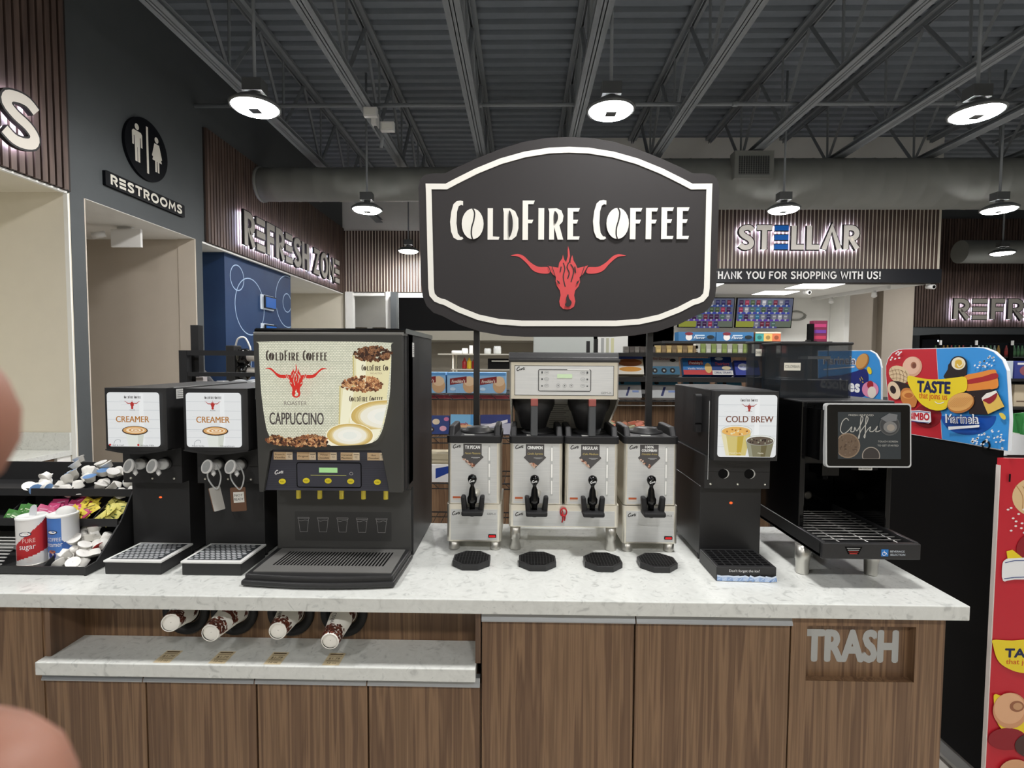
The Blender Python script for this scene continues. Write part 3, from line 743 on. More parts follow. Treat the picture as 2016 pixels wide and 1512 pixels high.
# left end cabinet, niche cabinet with four doors, two-door cabinet, trash cabinet
t = thing('end_cabinet', 'plain walnut end cabinet left of the cup niche', 'cabinet', (-2.1, 1.7, 0))
m = MB(); m.box(-2.6, -1.604, YF+.004, 2.38, .1, .866, M_WOOD); m.box(-2.6, -1.612, YF, YF+.004, .1, .864, M_WOOD); m.build('carcass', t)
m = MB(); m.box(-2.6, -1.602, YF+.07, 2.3, 0, .1, M_DARK); m.build('plinth', t)
t = thing('niche_cabinet', 'walnut cabinet with an open cup niche over four doors', 'cabinet', (-.87, 1.7, 0))
m = MB(); m.box(-1.60, -.13, YF+.02, 2.38, .1, .6, M_WOODD); m.build('carcass', t)
m = MB(); m.box(-1.60, -.13, 1.83, 1.85, .6, .866, M_WOOD); m.build('niche_back', t)
for xa, xb in ((-1.6, -1.584), (-.148, -.131)):
    m = MB(); m.box(xa, xb, YF, 1.83, .682, .866, M_WOODD); m.build('niche_side', t)
m = MB(); m.box(-1.60, -.13, YF+.07, 2.3, 0, .1, M_DARK); m.build('plinth', t)
for x0, x1 in ((-1.608, -1.262), (-1.262, -.885), (-.885, -.508), (-.508, -.13)): door(t, x0, x1, .11, .634)
m = MB(); m.box(-1.608, -.145, 1.655, 1.83, .637, .682, M_QUARTZ)
m.build('quartz_shelf', label='white quartz shelf below the row of cup dispensers', cat='shelf', bevel=.003)
t = thing('base_cabinet', 'walnut base cabinet with two tall doors in the middle of the island', 'cabinet', (.38, 1.7, 0))
m = MB(); m.box(-.129, .889, YF+.02, 2.38, .1, .866, M_WOODD); m.build('carcass', t)
m = MB(); m.box(-.129, .889, YF+.07, 2.3, 0, .1, M_DARK); m.build('plinth', t)
for x0, x1 in ((-.129, .379), (.379, .889)): door(t, x0, x1, .11, .858)
t = thing('trash_cabinet', 'walnut trash cabinet with a flap marked TRASH at the right end', 'cabinet', (1.14, 1.7, 0))
m = MB()
m.box(.891, 1.388, YF, 2.38, .1, .64, M_WOOD); m.box(.891, 1.388, YF, 2.38, .826, .866, M_WOOD)
m.box(.891, .942, YF, 2.38, .64, .826, M_WOOD); m.box(1.294, 1.388, YF, 2.38, .64, .826, M_WOOD); m.build('carcass', t)
m = MB(); m.box(.942, 1.294, YF+.03, YF+.045, .64, .826, M_WOOD); fl = m.build('flap', t)
m = MB(); a = Art(m, (1.105, YF+.03, .694), eps=4e-4); a.text('TRASH', 0, 0, .100, mat('trash_vinyl', (176, 178, 176), .5), w=.300, bold=.040); m.build('lettering', fl, label='grey vinyl TRASH lettering')
m = MB(); m.box(.891, 1.388, YF+.07, 2.3, 0, .1, M_DARK); m.build('plinth', t)

# cup dispensers in the niche, each holding an upside-down stack of paper cups
M_CUP = mat('cup_paper', (226, 224, 216), .6); M_CUPB = mat('cup_base', (250, 248, 240), .6)
M_CBEAN = [paint((96, 48, 34)), paint((118, 62, 44)), paint((70, 34, 26))]
CUPS = ((-1.206, -1.170, .812, .13, 'leftmost'), (-1.030, -1.024, .790, .15, 'second'), (-.824, -.806, .792, .135, 'third'), (-.632, -.622, .774, .16, 'rightmost'))
t0 = thing('cup_dispenser', 'leftmost of the four black cup dispensers in the niche', 'cup dispenser', (CUPS[0][0], 1.83, .70), 'black cup dispensers in the niche')
m = MB(); x = CUPS[0][0]; m.lathe([(.083, 0), (.084, .012), (.078, .02), (.060, .016), (.056, .002)], (x, 1.83, .779), M_RUBBER, 36, axis=(0, -1, 0), caps=False); m.build('flange', t0)
m = MB(); m.lathe([(.058, .012), (.050, .006), (.048, .0)], (x, 1.83, .779), M_BLACK, 36, axis=(0, -1, 0), caps=False); m.build('gasket', t0)
m = MB(); m.lathe([(.046, .001), (.001, .0011)], (x, 1.83, .779), M_DARK, 30, axis=(0, -1, 0), caps=False); m.build('tube', t0)
for c in CUPS[1:]: copy_tree(t0, (c[0], 1.83, .70), c[4]+' of the four black cup dispensers in the niche')
def paper_cup(p0, p1, r0, r1, label, seed, group='upside-down paper cups in the niche dispensers', word=True):
    """rim at p0 (radius r0), base at p1 (radius r1)"""
    t = thing('paper_cup', label, 'cup', p1, group)
    p0, p1 = V3(p0), V3(p1); d = (p1-p0).normalized(); L = (p1-p0).length
    m = MB(); m.lathe([(r0+.002, 0), (r0+.003, .003), (r0+.001, .006), (r0, .007), (r1, L-.002), (r1-.002, L), (r1-.004, L)], p0, M_CUP, 36, axis=d, caps=False)
    a_ = d.cross(Vector((0, 0, 1))).normalized(); b_ = d.cross(a_)
    if b_.z < 0: b_ = -b_; a_ = -a_
    rnd = random.Random(seed)
    def onc(ang, h, off):           # a point on the paper wall
        r = r0+(r1-r0)*h/L+off
        return p0+d*h+(b_*math.cos(ang)+a_*math.sin(ang))*r
    for band, (h0, h1, n) in enumerate(((L*.70, L*.98, 230), (L*.02, L*.26, 230))):
        for i in range(n):
            ang = rnd.uniform(-1.9, 1.9); h = rnd.uniform(h0, h1)
            if band == 0 and h < h0+.012 and rnd.random() < .6: continue
            s = .0048; q = rnd.uniform(0, PI); vs = []
            for k in range(8):
                e = 2*PI*k/8; u, v = s*math.cos(e), s*.62*math.sin(e)
                vs.append(onc(ang+(u*math.cos(q)-v*math.sin(q))/r1, h+u*math.sin(q)+v*math.cos(q), .0006+i*2e-6))
            m.add(vs, [tuple(range(8))], rnd.choice(M_CBEAN))
    if word:
        vs, fs = text_tris('Coffee', .0)
        m.add([onc(-.28-(y*.020)/r1+.15, L*.36+x*.0185, .0008) for x, y in vs], fs, paint((60, 48, 44)))
    m.build('cup_wall', t)
    m = MB(); m.lathe([(r1-.003, L-.006), (.001, L-.0062)], p0, M_CUPB, 30, axis=d, caps=False)
    m.lathe([(r1-.004, L), (r1-.0015, L+.0008), (r1, L-.002)], p0, M_CUPB, 30, axis=d, caps=False); m.build('cup_base', t)
    return t
for i, (x, xb, zb, L, nm) in enumerate(CUPS):
    paper_cup((x+.002, 1.815, .785 if i else .786), (xb, 1.815-L, zb-.006), .043, .029, nm+' of the four paper cups poking out of the niche dispensers', 5+i, word=(i != 1))
x = CUPS[1][0]
paper_cup((x+.006, 1.828, .786), (x+.006, 1.74, .786), .0445, .034, 'second paper cup half pulled out behind another in the second dispenser', 21, word=False)
# price stickers on the shelf
TAN = mat('sticker_tan', (206, 190, 156), .6)
for i, x in enumerate((-1.19, -1.005, -.82, -.625)):
    m = MB(); U = Vector((1, .0, 0)); a = Art(m, (x, 1.664, .682), U, (0.0, 1, 0), eps=2e-4)
    a.rect(-.028, .028, .0, .072, TAN); ik = paint((92, 74, 52))
    a.text('12 oz', 0, .008, .010, ik); a.line([(-.022, .025), (.022, .025)], .0025, ik); a.text('$1.79', 0, .032, .012, ik); a.line([(-.022, .052), (.022, .052)], .002, ik); a.line([(-.022, .063), (.022, .063)], .006, ik)
    m.build('price_sticker', label=['leftmost', 'second', 'third', 'rightmost'][i]+' tan price sticker on the quartz shelf', cat='sticker', group='price stickers on the shelf')

# ------------------------------------------------------------ the black coffee sign on two posts
SY = 2.33
t = thing('coffee_sign', 'large black arched sign with white coffee lettering and a red horned emblem', 'sign', (.19, SY+.04, ZT))
def SG(px, py):     # a photo-traced point on the plane of the sign
    d = CAMM.transposed() @ Vector(((px-CX)/FPX, -(py-CY)/FPX, -1)); p = CAMP+d*(SY/d.y); return (p.x, p.z)
def cp(pts): return [SG(800+x/3.15, 250+y/3.15) for x, y in pts]
M_SIGN = mat('sign_charcoal_brown', (41, 38, 39), .55, vary=.03, scale=8)
M_SIGNE = mat('sign_edge', (40, 38, 38), .5)
half = [(1012, 62), (1150, 68), (1290, 92), (1430, 135), (1580, 195), (1720, 258), (1775, 287), (1860, 288), (1905, 300), (1932, 330), (1940, 380), (1932, 720), (1924, 980), (1915, 1050), (1890, 1110), (1850, 1150), (1800, 1168), (1700, 1220), (1560, 1268), (1420, 1292), (1280, 1300), (1010, 1300)]
def mirror(h): return h+[(2*1008-x, y) for x, y in h[::-1]]
outer = mirror(half)
m = MB(); a = Art(m, (0, SY, 0)); a.solid(cp(outer), -.035, 0, M_SIGNE, M_SIGN); m.build('board', t, bevel=.004)
ih = [(1012, 143), (1130, 148), (1280, 172), (1430, 214), (1580, 275), (1700, 335), (1768, 371), (1878, 370), (1876, 420), (1862, 1000), (1856, 1040), (1832, 1068), (1800, 1082), (1780, 1086), (1690, 1133), (1570, 1180), (1440, 1208), (1300, 1218), (1010, 1218)]
m = MB(); a = Art(m, (0, SY, 0), eps=1e-3); M_LET = mat('sign_letter_white', (236, 234, 226), .45)
q = cp(mirror(ih)); a.bar(q, SG(1000, 400)[0]*0+.0245, 0, .004, M_LET, True); m.build('border', t)
m = MB(); a = Art(m, (0, SY, 0), eps=6e-4, l0=2); c0 = cp([(270, 700), (1747, 700)])
coffee_words(a, (c0[0][0]+c0[1][0])/2, (c0[0][1]+c0[1][1])/2, c0[1][0]-c0[0][0], M_LET, M_SIGN); m.build('lettering', t)
RED = mat('emblem_red', (206, 74, 76), .5)
m = MB(); a = Art(m, (0, SY, 0), eps=6e-4, l0=2); c0 = cp([(648, 738), (1362, 738)])
horned_head(a, (c0[0][0]+c0[1][0])/2, c0[0][1], c0[1][0]-c0[0][0], RED, M_SIGN); m.build('horned_emblem', t, label='red horned bull head emblem with flames')
for x in (-.205, .578):
    m = MB(); m.box(x-.013, x+.013, SY+.036, SY+.062, ZT, 2.3, M_BLACKM); m.box(x-.035, x+.035, SY+.034, SY+.10, ZT, ZT+.006, M_BLACKM); m.build('post', t)
# ============================================================ MACHINES ON THE COUNTER
def knob_tap(parent, xb, zb, yb, xp, zp, yp):
    m = MB(); m.lathe([(.024, 0), (.025, .006), (.019, .010)], (xb, yb, zb), M_BLACK, 24, axis=(0, -1, 0)); t = m.build('valve_collar', parent)
    m = MB(); d = Vector((xp-xb, yp-yb, zp-zb)); m.lathe([(.020, .008), (.021, .022), (.014, .035), (.012, d.length-.012), (.020, d.length-.004)], (xb, yb, zb), M_WHITE, 20, axis=d)
    m.build('tap_body', parent)
    m = MB(); ax = Vector((-.35, -.86, .32)); m.lathe([(.024, 0), (.026, .003), (.026, .009), (.022, .011), (.020, .008)], (xp, yp, zp), M_WHITE, 28, axis=ax, caps=False)
    m.lathe([(.0215, .0085), (.001, .0086)], (xp, yp, zp), mat('tap_pad_grey', (176, 178, 178), .6), 24, axis=ax, caps=False)
    m.tube([(xp+.012, yp+.004, zp-.014), (xp+.02, yp, zp-.026), (xp+.016, yp-.004, zp-.03)], .008, M_WHITE, 8); m.build('push_pad', parent)
def lit_panel_base(a, u0, u1, v0, v1, r, seed):
    """white boards behind the print"""
    a.poly(rrect(u0, u1, v0, v1, r), lit((226, 228, 228)))
    rnd = random.Random(seed)
    h = (v1-v0)/6
    for i in range(1, 6):
        y = v0+h*i+rnd.uniform(-.002, .002); a.line([(u0+.001, y), (u1-.001, y+rnd.uniform(-.001, .001))], .0011, lit((186, 190, 194)))
    for i in range(7):
        y = v0+rnd.uniform(.1, .9)*(v1-v0); x = u0+rnd.uniform(.02, .6)*(u1-u0); a.line([(x, y), (x+.02, y+rnd.uniform(-.002, .002)), (x+.05, y)], .0007, lit((204, 207, 210)))
    a.poly([(u0+(u1-u0)*.62, v0+.004), (u0+(u1-u0)*.70, v0+.004), (u0+(u1-u0)*.70, v1-.004), (u0+(u1-u0)*.62, v1-.004)], lit((234, 236, 236)))
def mini_logo(a, u, v, w, ink, red, ground, sub=True):
    coffee_words(a, u, v, w, ink, ground)
    horned_head(a, u, v-w*.06, w*.92, red, ground, detail=w > .1)
    if sub: a.text('ROASTER', u, v-w*.68, w*.06, ink, w=w*.35)

# ------------------------------------------------------------ two creamer dispensers
def creamer(x0, x1, label, words, seed, y0=1.85):
    t = thing('creamer_dispenser', label, 'creamer dispenser', ((x0+x1)/2, 2.1, ZT), 'black creamer dispensers')
    xc = (x0+x1)/2; w = x1-x0
    prof = arc(xc, 2.35, 1e-9, 1e-9, 0, 1, 1)
    m = MB(); m.box(x0+.002, x1-.002, y0+.045, 2.42, 1.352, 1.583, M_BLACKM); m.build('cabinet_box', t, bevel=.003)
    # bowed lit door
    bow = [(x0, y0+.045), (x0, y0+.006)]+[(x0+w*i/10, y0+.006-.010*math.sin(PI*i/10)) for i in range(1, 10)]+[(x1, y0+.006), (x1, y0+.045)]
    m = MB(); m.prism(bow, 'z', 1.356, 1.583, M_BLACK)
    cv = [(x0, 1.357)]+[(x0+w*i/10, 1.357-.014*math.sin(PI*i/10)) for i in range(1, 10)]+[(x1, 1.357)]
    m.prism(cv+[(x1, 1.36), (x0, 1.36)], 'y', y0, y0+.04, M_BLACK); d = m.build('door', t)
    m = MB(); a = Art(m, (xc, y0-.006, 0)); hw = w/2-.017
    lit_panel_base(a, -hw, hw, 1.372, 1.568, .012, seed)
    ink = lit((70, 66, 66)); rd = lit((176, 54, 50)); bg = lit((226, 228, 228)); br = lit((176, 118, 52))
    coffee_words(a, 0, 1.546, .062, ink, bg); horned_head(a, 0, 1.541, .060, rd, bg, False); a.text('ROASTER', 0, 1.503, .0035, ink, w=.018)
    a.text('CREAMER', 0, 1.461, .0215, br, w=.120, bold=.018)
    a.poly([(-.028, 1.43), (.042, 1.43), (.034, 1.374), (-.016, 1.374)], lit((222, 226, 218))); a.poly([(.018, 1.43), (.042, 1.43), (.034, 1.374), (.018, 1.374)], lit((206, 210, 200)))
    a.ell(.008, 1.431, .047, .0165, lit((62, 44, 34))); a.ell(.008, 1.432, .043, .0135, lit((214, 164, 104))); a.ell(.010, 1.432, .034, .0095, lit((242, 220, 186)))
    for rr_, c in ((.026, (206, 150, 92)), (.019, (244, 226, 196)), (.012, (206, 150, 92)), (.006, (246, 232, 206))): a.ell(.012, 1.4325, rr_, rr_*.28, lit(c))
    a.line(cr([(-.070, 1.376), (-.066, 1.392), (-.056, 1.398), (-.046, 1.396), (-.046, 1.388)], 4, False), .0015, lit((150, 154, 158)))
    a.text(words[0], -.055, 1.375, .0052, ink, w=.044); a.text(words[1], .052, 1.375, .0052, ink, w=.050)
    if words[2]: a.ell(-.083, 1.379, .004, .004, lit((190, 50, 50))); a.ell(.020, 1.379, .004, .004, lit((190, 50, 50)))
    m.build('lit_panel', d, label='white backlit panel reading CREAMER')
    # side sticker
    m = MB(); a = Art(m, (x1-.002, 1.935, 1.548), (0, 1, 0)); a.rect(-.022, .035, -.008, .028, paint((226, 226, 222)))
    for i in range(4): a.line([(-.016, .02-i*.007), (.028, .02-i*.007)], .002, paint((120, 120, 120)))
    m.build('side_sticker', t)
    m = MB(); m.box(x0-.014, x1-.012, 1.95, 2.40, 1.215, 1.352, M_BLACKM); m.box(x0-.013, x1-.013, 1.949, 1.9501, 1.28, 1.2806, M_DARK); m.build('valve_housing', t, bevel=.002)
    m = MB()
    for u in (x0+.03-.014, xc-.013, x1-.03-.012): m.ball((u, 1.949, 1.232), .0045, M_STEEL, 10, 6)
    m.build('panel_screw', t)
    m = MB(); m.box(x0-.02, x1-.018, 2.0, 2.38, ZT+.012, 1.215, M_BLACKM); m.build('column', t, bevel=.002)
    for u in (x0-.006, x1-.03):
        for y in (2.02, 2.35):
            m = MB(); m.cyl((u, y, ZT), (u, y, ZT+.014), .012, .012, M_RUBBER, 12); m.build('foot', t)
    m = MB(); m.ball((xc-.02, 2.0, 1.145), (.006, .004, .004), mat('orange_indicator', (230, 90, 40), .4, emit=1.2), 10, 6); m.build('indicator', t)
    taps = []
    for k in (-.043, .044):
        knob_tap(t, xc+k-.004, 1.290, 1.95, xc+k-.006, 1.292, 1.885); taps.append(xc+k-.006)
    return t, taps
creamer(-1.506, -1.281, 'left creamer dispenser with half and half and whole milk taps', ('Half & Half', 'Whole Milk', True), 1)
_, tapx = creamer(-1.219, -.985, 'right creamer dispenser with flavoured taps and hanging tags', ('French Vanilla', 'Hazelnut', False), 2)
# paddles hanging from the right dispenser's taps
for i, (x, lab) in enumerate(((tapx[0], 'edge-on brown tag hanging on the left flavour tap'), (tapx[1], 'brown tag reading NOT READY hanging on the right flavour tap'))):
    t = thing('hanging_tag', lab, 'tag', (x, 1.93, 1.10), 'tags hanging from the creamer taps')
    m = MB(); m.tube(cr([(x+.012, 1.915, 1.296), (x+.030, 1.912, 1.25), (x+.018, 1.91, 1.205), (x-.002, 1.912, 1.215), (x-.022, 1.915, 1.25), (x-.012, 1.915, 1.292)], 6, False), .0028, mat('clear_loop', (196, 198, 198), .3), 8); m.build('loop', t)
    m = MB(); BRN = mat('tag_brown', (104, 72, 52), .5)
    if i == 0:
        a = Art(m, (x-.004, 1.912, 1.16), (.42, .9, 0), (.12, 0, -1)); a = Art(m, (x+.004, 1.912, 1.205), (.42, .9, 0), (-.22, 0, 1))
        a.solid(rrect(-.022, .022, -.085, .005, .004), -.0025, .0025, BRN, mat('tag_plastic', (206, 204, 198), .3))
    else:
        a = Art(m, (x+.006, 1.912, 1.205), (.96, .28, 0), (-.05, 0, 1)); a.solid(rrect(-.026, .026, -.085, .005, .004), -.0025, .0025, BRN)
        a = Art(m, a.P(0, 0, .0026), (.96, .28, 0), (-.05, 0, 1)); a.rect(-.016, .020, -.052, -.012, paint((226, 224, 218)))
        a.text('NOT', .002, -.029, .009, paint((40, 38, 38)), bold=.01); a.text('READY', .002, -.044, .009, paint((40, 38, 38)), w=.031, bold=.01)
    m.build('card', t)
def drip_tray_white(x0, x1, label):
    t = thing('drip_tray', label, 'drip tray', ((x0+x1)/2, 1.9, ZT), 'black drip trays with white grids')
    m = MB(); m.box(x0, x1, 1.815, 1.992, ZT, ZT+.047, M_BLACK); m.build('tray', t, bevel=.003)
    m = MB(); m.box(x0-.003, x1+.003, 1.812, 1.995, ZT+.044, ZT+.052, M_WHITE); g = m.build('grid', t, label='white perforated grid', bevel=.002)
    m = MB(); a = Art(m, (x0, 1.815, ZT+.052), (1, 0, 0), (0, 1, 0), eps=2e-4); w = x1-x0; nx, ny = 9, 9
    a.rect(.010, w-.010, .012, .168, mat('grid_hole', (48, 52, 56), .8))
    for i in range(nx):
        for j in range(ny):
            a.l = 3; u = .014+(w-.036)*(i+.5*(j % 2)+.25)/nx; a.ell(u, .016+.148*(j+.5)/ny, .0082, .0060, mat('grid_bar', (186, 188, 190), .5), 0, 10)
    m.build('mesh', g)
drip_tray_white(-1.493, -1.288, 'black drip tray with white grid before the left creamer dispenser')
drip_tray_white(-1.213, -.998, 'black drip tray with white grid before the right creamer dispenser')

# ------------------------------------------------------------ cappuccino machine
x0, x1 = -.958, -.418; D = 1.85
t = thing('cappuccino_machine', 'tall black cappuccino machine with a big lit coffee picture on its door', 'coffee machine', (-.69, 2.1, ZT))
m = MB(); m.box(x0+.004, x1, 2.0, 2.42, ZT+.012, 1.785, M_BLACKM); m.box(x0+.004, x0+.03, 1.925, 2.0, 1.2, 1.785, M_BLACKM); m.box(x1-.03, x1, 1.925, 2.0, 1.2, 1.785, M_BLACKM); m.box(x0+.004, x1, 1.925, 2.0, 1.22, 1.785, M_BLACKM); m.build('cabinet_box', t, bevel=.003)
m = MB(); m.prism([(1.86, 1.783), (1.86, 1.795), (1.872, 1.801), (2.42, 1.801), (2.42, 1.783)], 'x', x0, x1+.004, M_GLOSS); m.prism([(D+.004, 1.776), (D+.002, 1.784), (D+.012, 1.788), (1.92, 1.788), (1.92, 1.776)], 'x', x0, x1-.002, M_STEELD); m.build('top_cover', t)
dp = [(x0, 1.778), (x1-.006, 1.778), (x1-.008, 1.212), (-.474, 1.212), (-.474, 1.214), (-.50, 1.356), (-.505, 1.364), (-.895, 1.364), (-.905, 1.356), (-.93, 1.214), (-.93, 1.210), (x0+.012, 1.210)]
m = MB(); m.prism(dp, 'y', D, D+.07, mat('door_charcoal', (62, 62, 60), .4)); d = m.build('door', t, bevel=.004)
m = MB(); m.prism([(x0+.004, 1.78), (x1-.004, 1.78), (x1-.004, 1.214), (x0+.012, 1.214)], 'y', D+.03, D+.075, M_BLACK); m.build('door_inner', t)
# picture
WIN = cr([(-.937, 1.740), (-.928, 1.751), (-.70, 1.7535), (-.474, 1.750), (-.464, 1.740), (-.464, 1.66), (-.470, 1.56), (-.488, 1.47), (-.505, 1.42), (-.530, 1.395), (-.60, 1.386), (-.704, 1.3835), (-.81, 1.386), (-.885, 1.394), (-.910, 1.424), (-.922, 1.48), (-.932, 1.57), (-.936, 1.66)], 4)
def burlap():
    n = 'burlap_print'
    if n in MATS: return MATS[n]
    mt = bpy.data.materials.new(n); mt.use_nodes = True; nt = mt.node_tree; b = nt.nodes['Principled BSDF']
    tc = nt.nodes.new('ShaderNodeTexCoord'); mp = nt.nodes.new('ShaderNodeMapping'); mp.inputs['Rotation'].default_value = (PI/2, 0, 0)
    br = nt.nodes.new('ShaderNodeTexBrick'); br.inputs['Scale'].default_value = 60; br.inputs['Mortar Size'].default_value = .11; br.inputs['Mortar Smooth'].default_value = .6
    br.inputs['Brick Width'].default_value = .62; br.inputs['Row Height'].default_value = .36; br.inputs['Bias'].default_value = .0
    br.inputs['Color1'].default_value = lin((236, 234, 212)); br.inputs['Color2'].default_value = lin((214, 214, 190)); br.inputs['Mortar'].default_value = lin((166, 168, 146))
    nt.links.new(tc.outputs['Object'], mp.inputs['Vector']); nt.links.new(mp.outputs['Vector'], br.inputs['Vector'])
    nt.links.new(br.outputs['Color'], b.inputs['Emission Color']); b.inputs['Emission Strength'].default_value = PANEL_STRENGTH*.95
    b.inputs['Base Color'].default_value = (.2, .2, .18, 1); b.inputs['Roughness'].default_value = .15
    MATS[n] = mt; return mt
m = MB(); a = Art(m, (0, D, 0), eps=1.2e-4); a.poly(WIN, burlap()); bg = burlap()
def inwin(u, v):
    c = False
    for i in range(len(WIN)):
        (xa, ya), (xb, yb) = WIN[i-1], WIN[i]
        if (ya > v) != (yb > v) and u < (xb-xa)*(v-ya)/(yb-ya)+xa: c = not c
    return c
def clip(pts):          # pull points back inside the window
    cx_, cy_ = -.70, 1.58; o = []
    for u, v in pts:
        if inwin(u, v): o.append((u, v)); continue
        lo, hi = 0, 1
        for _ in range(16):
            k = (lo+hi)/2
            if inwin(cx_+(u-cx_)*k, cy_+(v-cy_)*k): lo = k
            else: hi = k
        o.append((cx_+(u-cx_)*lo, cy_+(v-cy_)*lo))
    return o
def CQ(x, y): # picture coordinates from the close-up (480..880 x 640..940 at 5.04x)
    dd = CAMM.transposed() @ Vector(((480+x/5.04-CX)/FPX, -(640+y/5.04-CY)/FPX, -1)); p = CAMP+dd*(D/dd.y); return (p.x, p.z)
SAND = lit((228, 220, 176)); SANDL = lit((240, 236, 206)); SANDD = lit((204, 190, 130))
BC = [lit((92, 60, 44)), lit((120, 82, 58)), lit((64, 44, 36)), lit((150, 106, 74))]; BC2 = [lit((196, 138, 92)), lit((150, 96, 64)), lit((110, 70, 50)), lit((220, 170, 120))]; CRS = lit((40, 26, 22))
def sack(tl, tr, y, h, cols, seed, wx):
    P0 = [CQ(*p) for p in (tl, tr)]
    x_0, x_1 = P0[0][0], P0[1][0]; zz = P0[0][1]; w_ = x_1-x_0; cxs = (x_0+x_1)/2
    pts = [(x_0, zz), (x_0+.002, zz-h)]+[(x_1-.002, zz-h), (x_1, zz)]+[(cxs+w_/2*math.cos(a_), zz-.018*math.sin(a_)) for a_ in [PI*i/12 for i in range(13)]]
    a.poly(clip(pts), SAND); a.poly(clip([(x_0+w_*.05, zz-.012), (x_0+w_*.3, zz-.02), (x_0+w_*.28, zz-h), (x_0+w_*.05, zz-h)]), SANDL)
    a.line(clip([(x_0-.003, zz), (x_0-.002, zz-h*.8)]), .005, SANDD)
    beans(a, (x_0, x_1, zz-.024, zz+.034), 330, cols, CRS, .0062, lambda u, v: inwin(u, v) and ((u-cxs)/(w_/2*.98))**2+((v-zz+.0)/(.033 if v > zz else .02))**2 < 1, seed)
    return cxs, zz
cs = sack((1095, 300), (1475, 300), 0, .26, BC, 3, 0)
coffee_words(a, CQ(1350, 0)[0], CQ(0, 445)[1], .128, lit((70, 58, 50)), SAND, maxu=-.466); a.text('ROASTER', CQ(1322, 0)[0], CQ(0, 480)[1], .006, lit((150, 130, 110)), w=.042)
cs = sack((975, 600), (1400, 600), 0, .30, BC2, 4, 0)
coffee_words(a, CQ(1225, 0)[0], CQ(0, 745)[1], .120, lit((70, 58, 50)), SAND, maxu=-.482)
# two cups of cappuccino
for (ccx, ccy, rx, ry, k) in ((1420, 900, 350, 165, 0), (1075, 1085, 235, 120, 1)):
    u, v = CQ(ccx, ccy); ru = abs(CQ(ccx+rx, ccy)[0]-u); rv = abs(CQ(ccx, ccy-ry)[1]-v)
    for s_, c in ((1.0, (246, 240, 214)), (.955, (196, 168, 92)), (.93, (206, 176, 104)), (.84, (214, 190, 128)), (.76, (226, 210, 164)), (.70, (236, 232, 214)), (.5, (240, 238, 226)), (.3, (232, 234, 224))):
        p = [(u+ru*s_*math.cos(2*PI*i/48), v+rv*s_*math.sin(2*PI*i/48)-(.012 if s_ == 1.0 and math.sin(2*PI*i/48) < 0 else 0)) for i in range(48)]
        a.poly(clip(p), lit(c))
    if k == 0: a.poly(clip([(u-ru*.97, v-.01), (u-ru*.8, v-.08), (u-ru*.5, v-.10), (u, v-.10), (u, v-rv*.9), (u-ru*.6, v-rv*.8)]), SANDL)
# bean heap at the foot of the picture
zb = CQ(0, 1165)[1]
def heap(u, v):
    tt = (u-CQ(240, 0)[0])/(CQ(840, 0)[0]-CQ(240, 0)[0])
    return inwin(u, v) and 0 < tt < 1 and v < zb+.027+.006*math.sin(9*tt+1)-(.014 if tt < .08 else 0)
beans(a, (CQ(240, 0)[0], CQ(845, 0)[0], zb-.004, zb+.036), 620, BC+BC2+[lit((176, 134, 92))], CRS, .0062, heap, 8)
ink = lit((72, 64, 58))
u0, z0 = CQ(575, 352); coffee_words(a, u0, z0, CQ(875, 0)[0]-CQ(275, 0)[0], ink, bg)
u0, z0 = CQ(572, 380); horned_head(a, u0, z0, CQ(872, 0)[0]-CQ(270, 0)[0], lit((208, 52, 44)), bg)
u0, z0 = CQ(568, 783); a.text('ROASTER', u0, z0, .0136, lit((120, 112, 104)), w=.080)
u0, z0 = CQ(580, 970); a.text('CAPPUCCINO', u0, z0, .0415, lit((76, 70, 68)), w=CQ(845, 0)[0]-CQ(318, 0)[0], bold=.012)
m.build('lit_picture', d, label='backlit sackcloth picture reading CAPPUCCINO')
# control panel
m = MB(); a = Art(m, (0, D+.012, 0)); NAVY = mat('panel_navy', (60, 61, 72), .45)
a.solid([(-.899, 1.362), (-.501, 1.362), (-.475, 1.214), (-.929, 1.214)], -.01, 0, NAVY); 
for i in range(18): a.l = 1; zz = 1.335-i*.0065; k = (1.362-zz)/.148; a.line([(-.897-.028*k, zz), (-.503+.026*k, zz)], .0012, mat('panel_line', (47, 48, 57), .5))
cp_ = m.build('control_panel', t)
m = MB(); a = Art(m, (0, D+.012, 0), l0=8); a.line(rrect(-.812, -.578, 1.226, 1.316, .008), .003, M_DARK, True); a.poly(rrect(-.810, -.580, 1.228, 1.314, .007), NAVY)
a.rect(-.731, -.664, 1.280, 1.298, mat('lcd_green', (158, 206, 142), .3, emit=.35)); a.line([(-.762, 1.270), (-.632, 1.270)], .002, paint((196, 196, 110))); a.ring(-.614, 1.277, .006, .005, .0015, paint((170, 170, 170)), 14)
m.build('display', cp_)
m = MB(); a = Art(m, (0, D+.012, 0), l0=8); script_logo(a, -.893, 1.272, .032, paint((226, 226, 226))); m.build('maker_mark', cp_)
for u, v in ((-.866, 1.246), (-.778, 1.250), (-.698, 1.250), (-.616, 1.249), (-.519, 1.247)):
    m = MB(); a = Art(m, (u, D+.012, v)); a.solid([(.0125*math.cos(2*PI*i/24), .0098*math.sin(2*PI*i/24)) for i in range(24)], 0, .003, mat('yellow_button', (226, 208, 44), .4)); a.l = 30; a.text('PUSH', 0, -.002, .0042, paint((90, 80, 20)), w=.013); m.build('button', cp_)
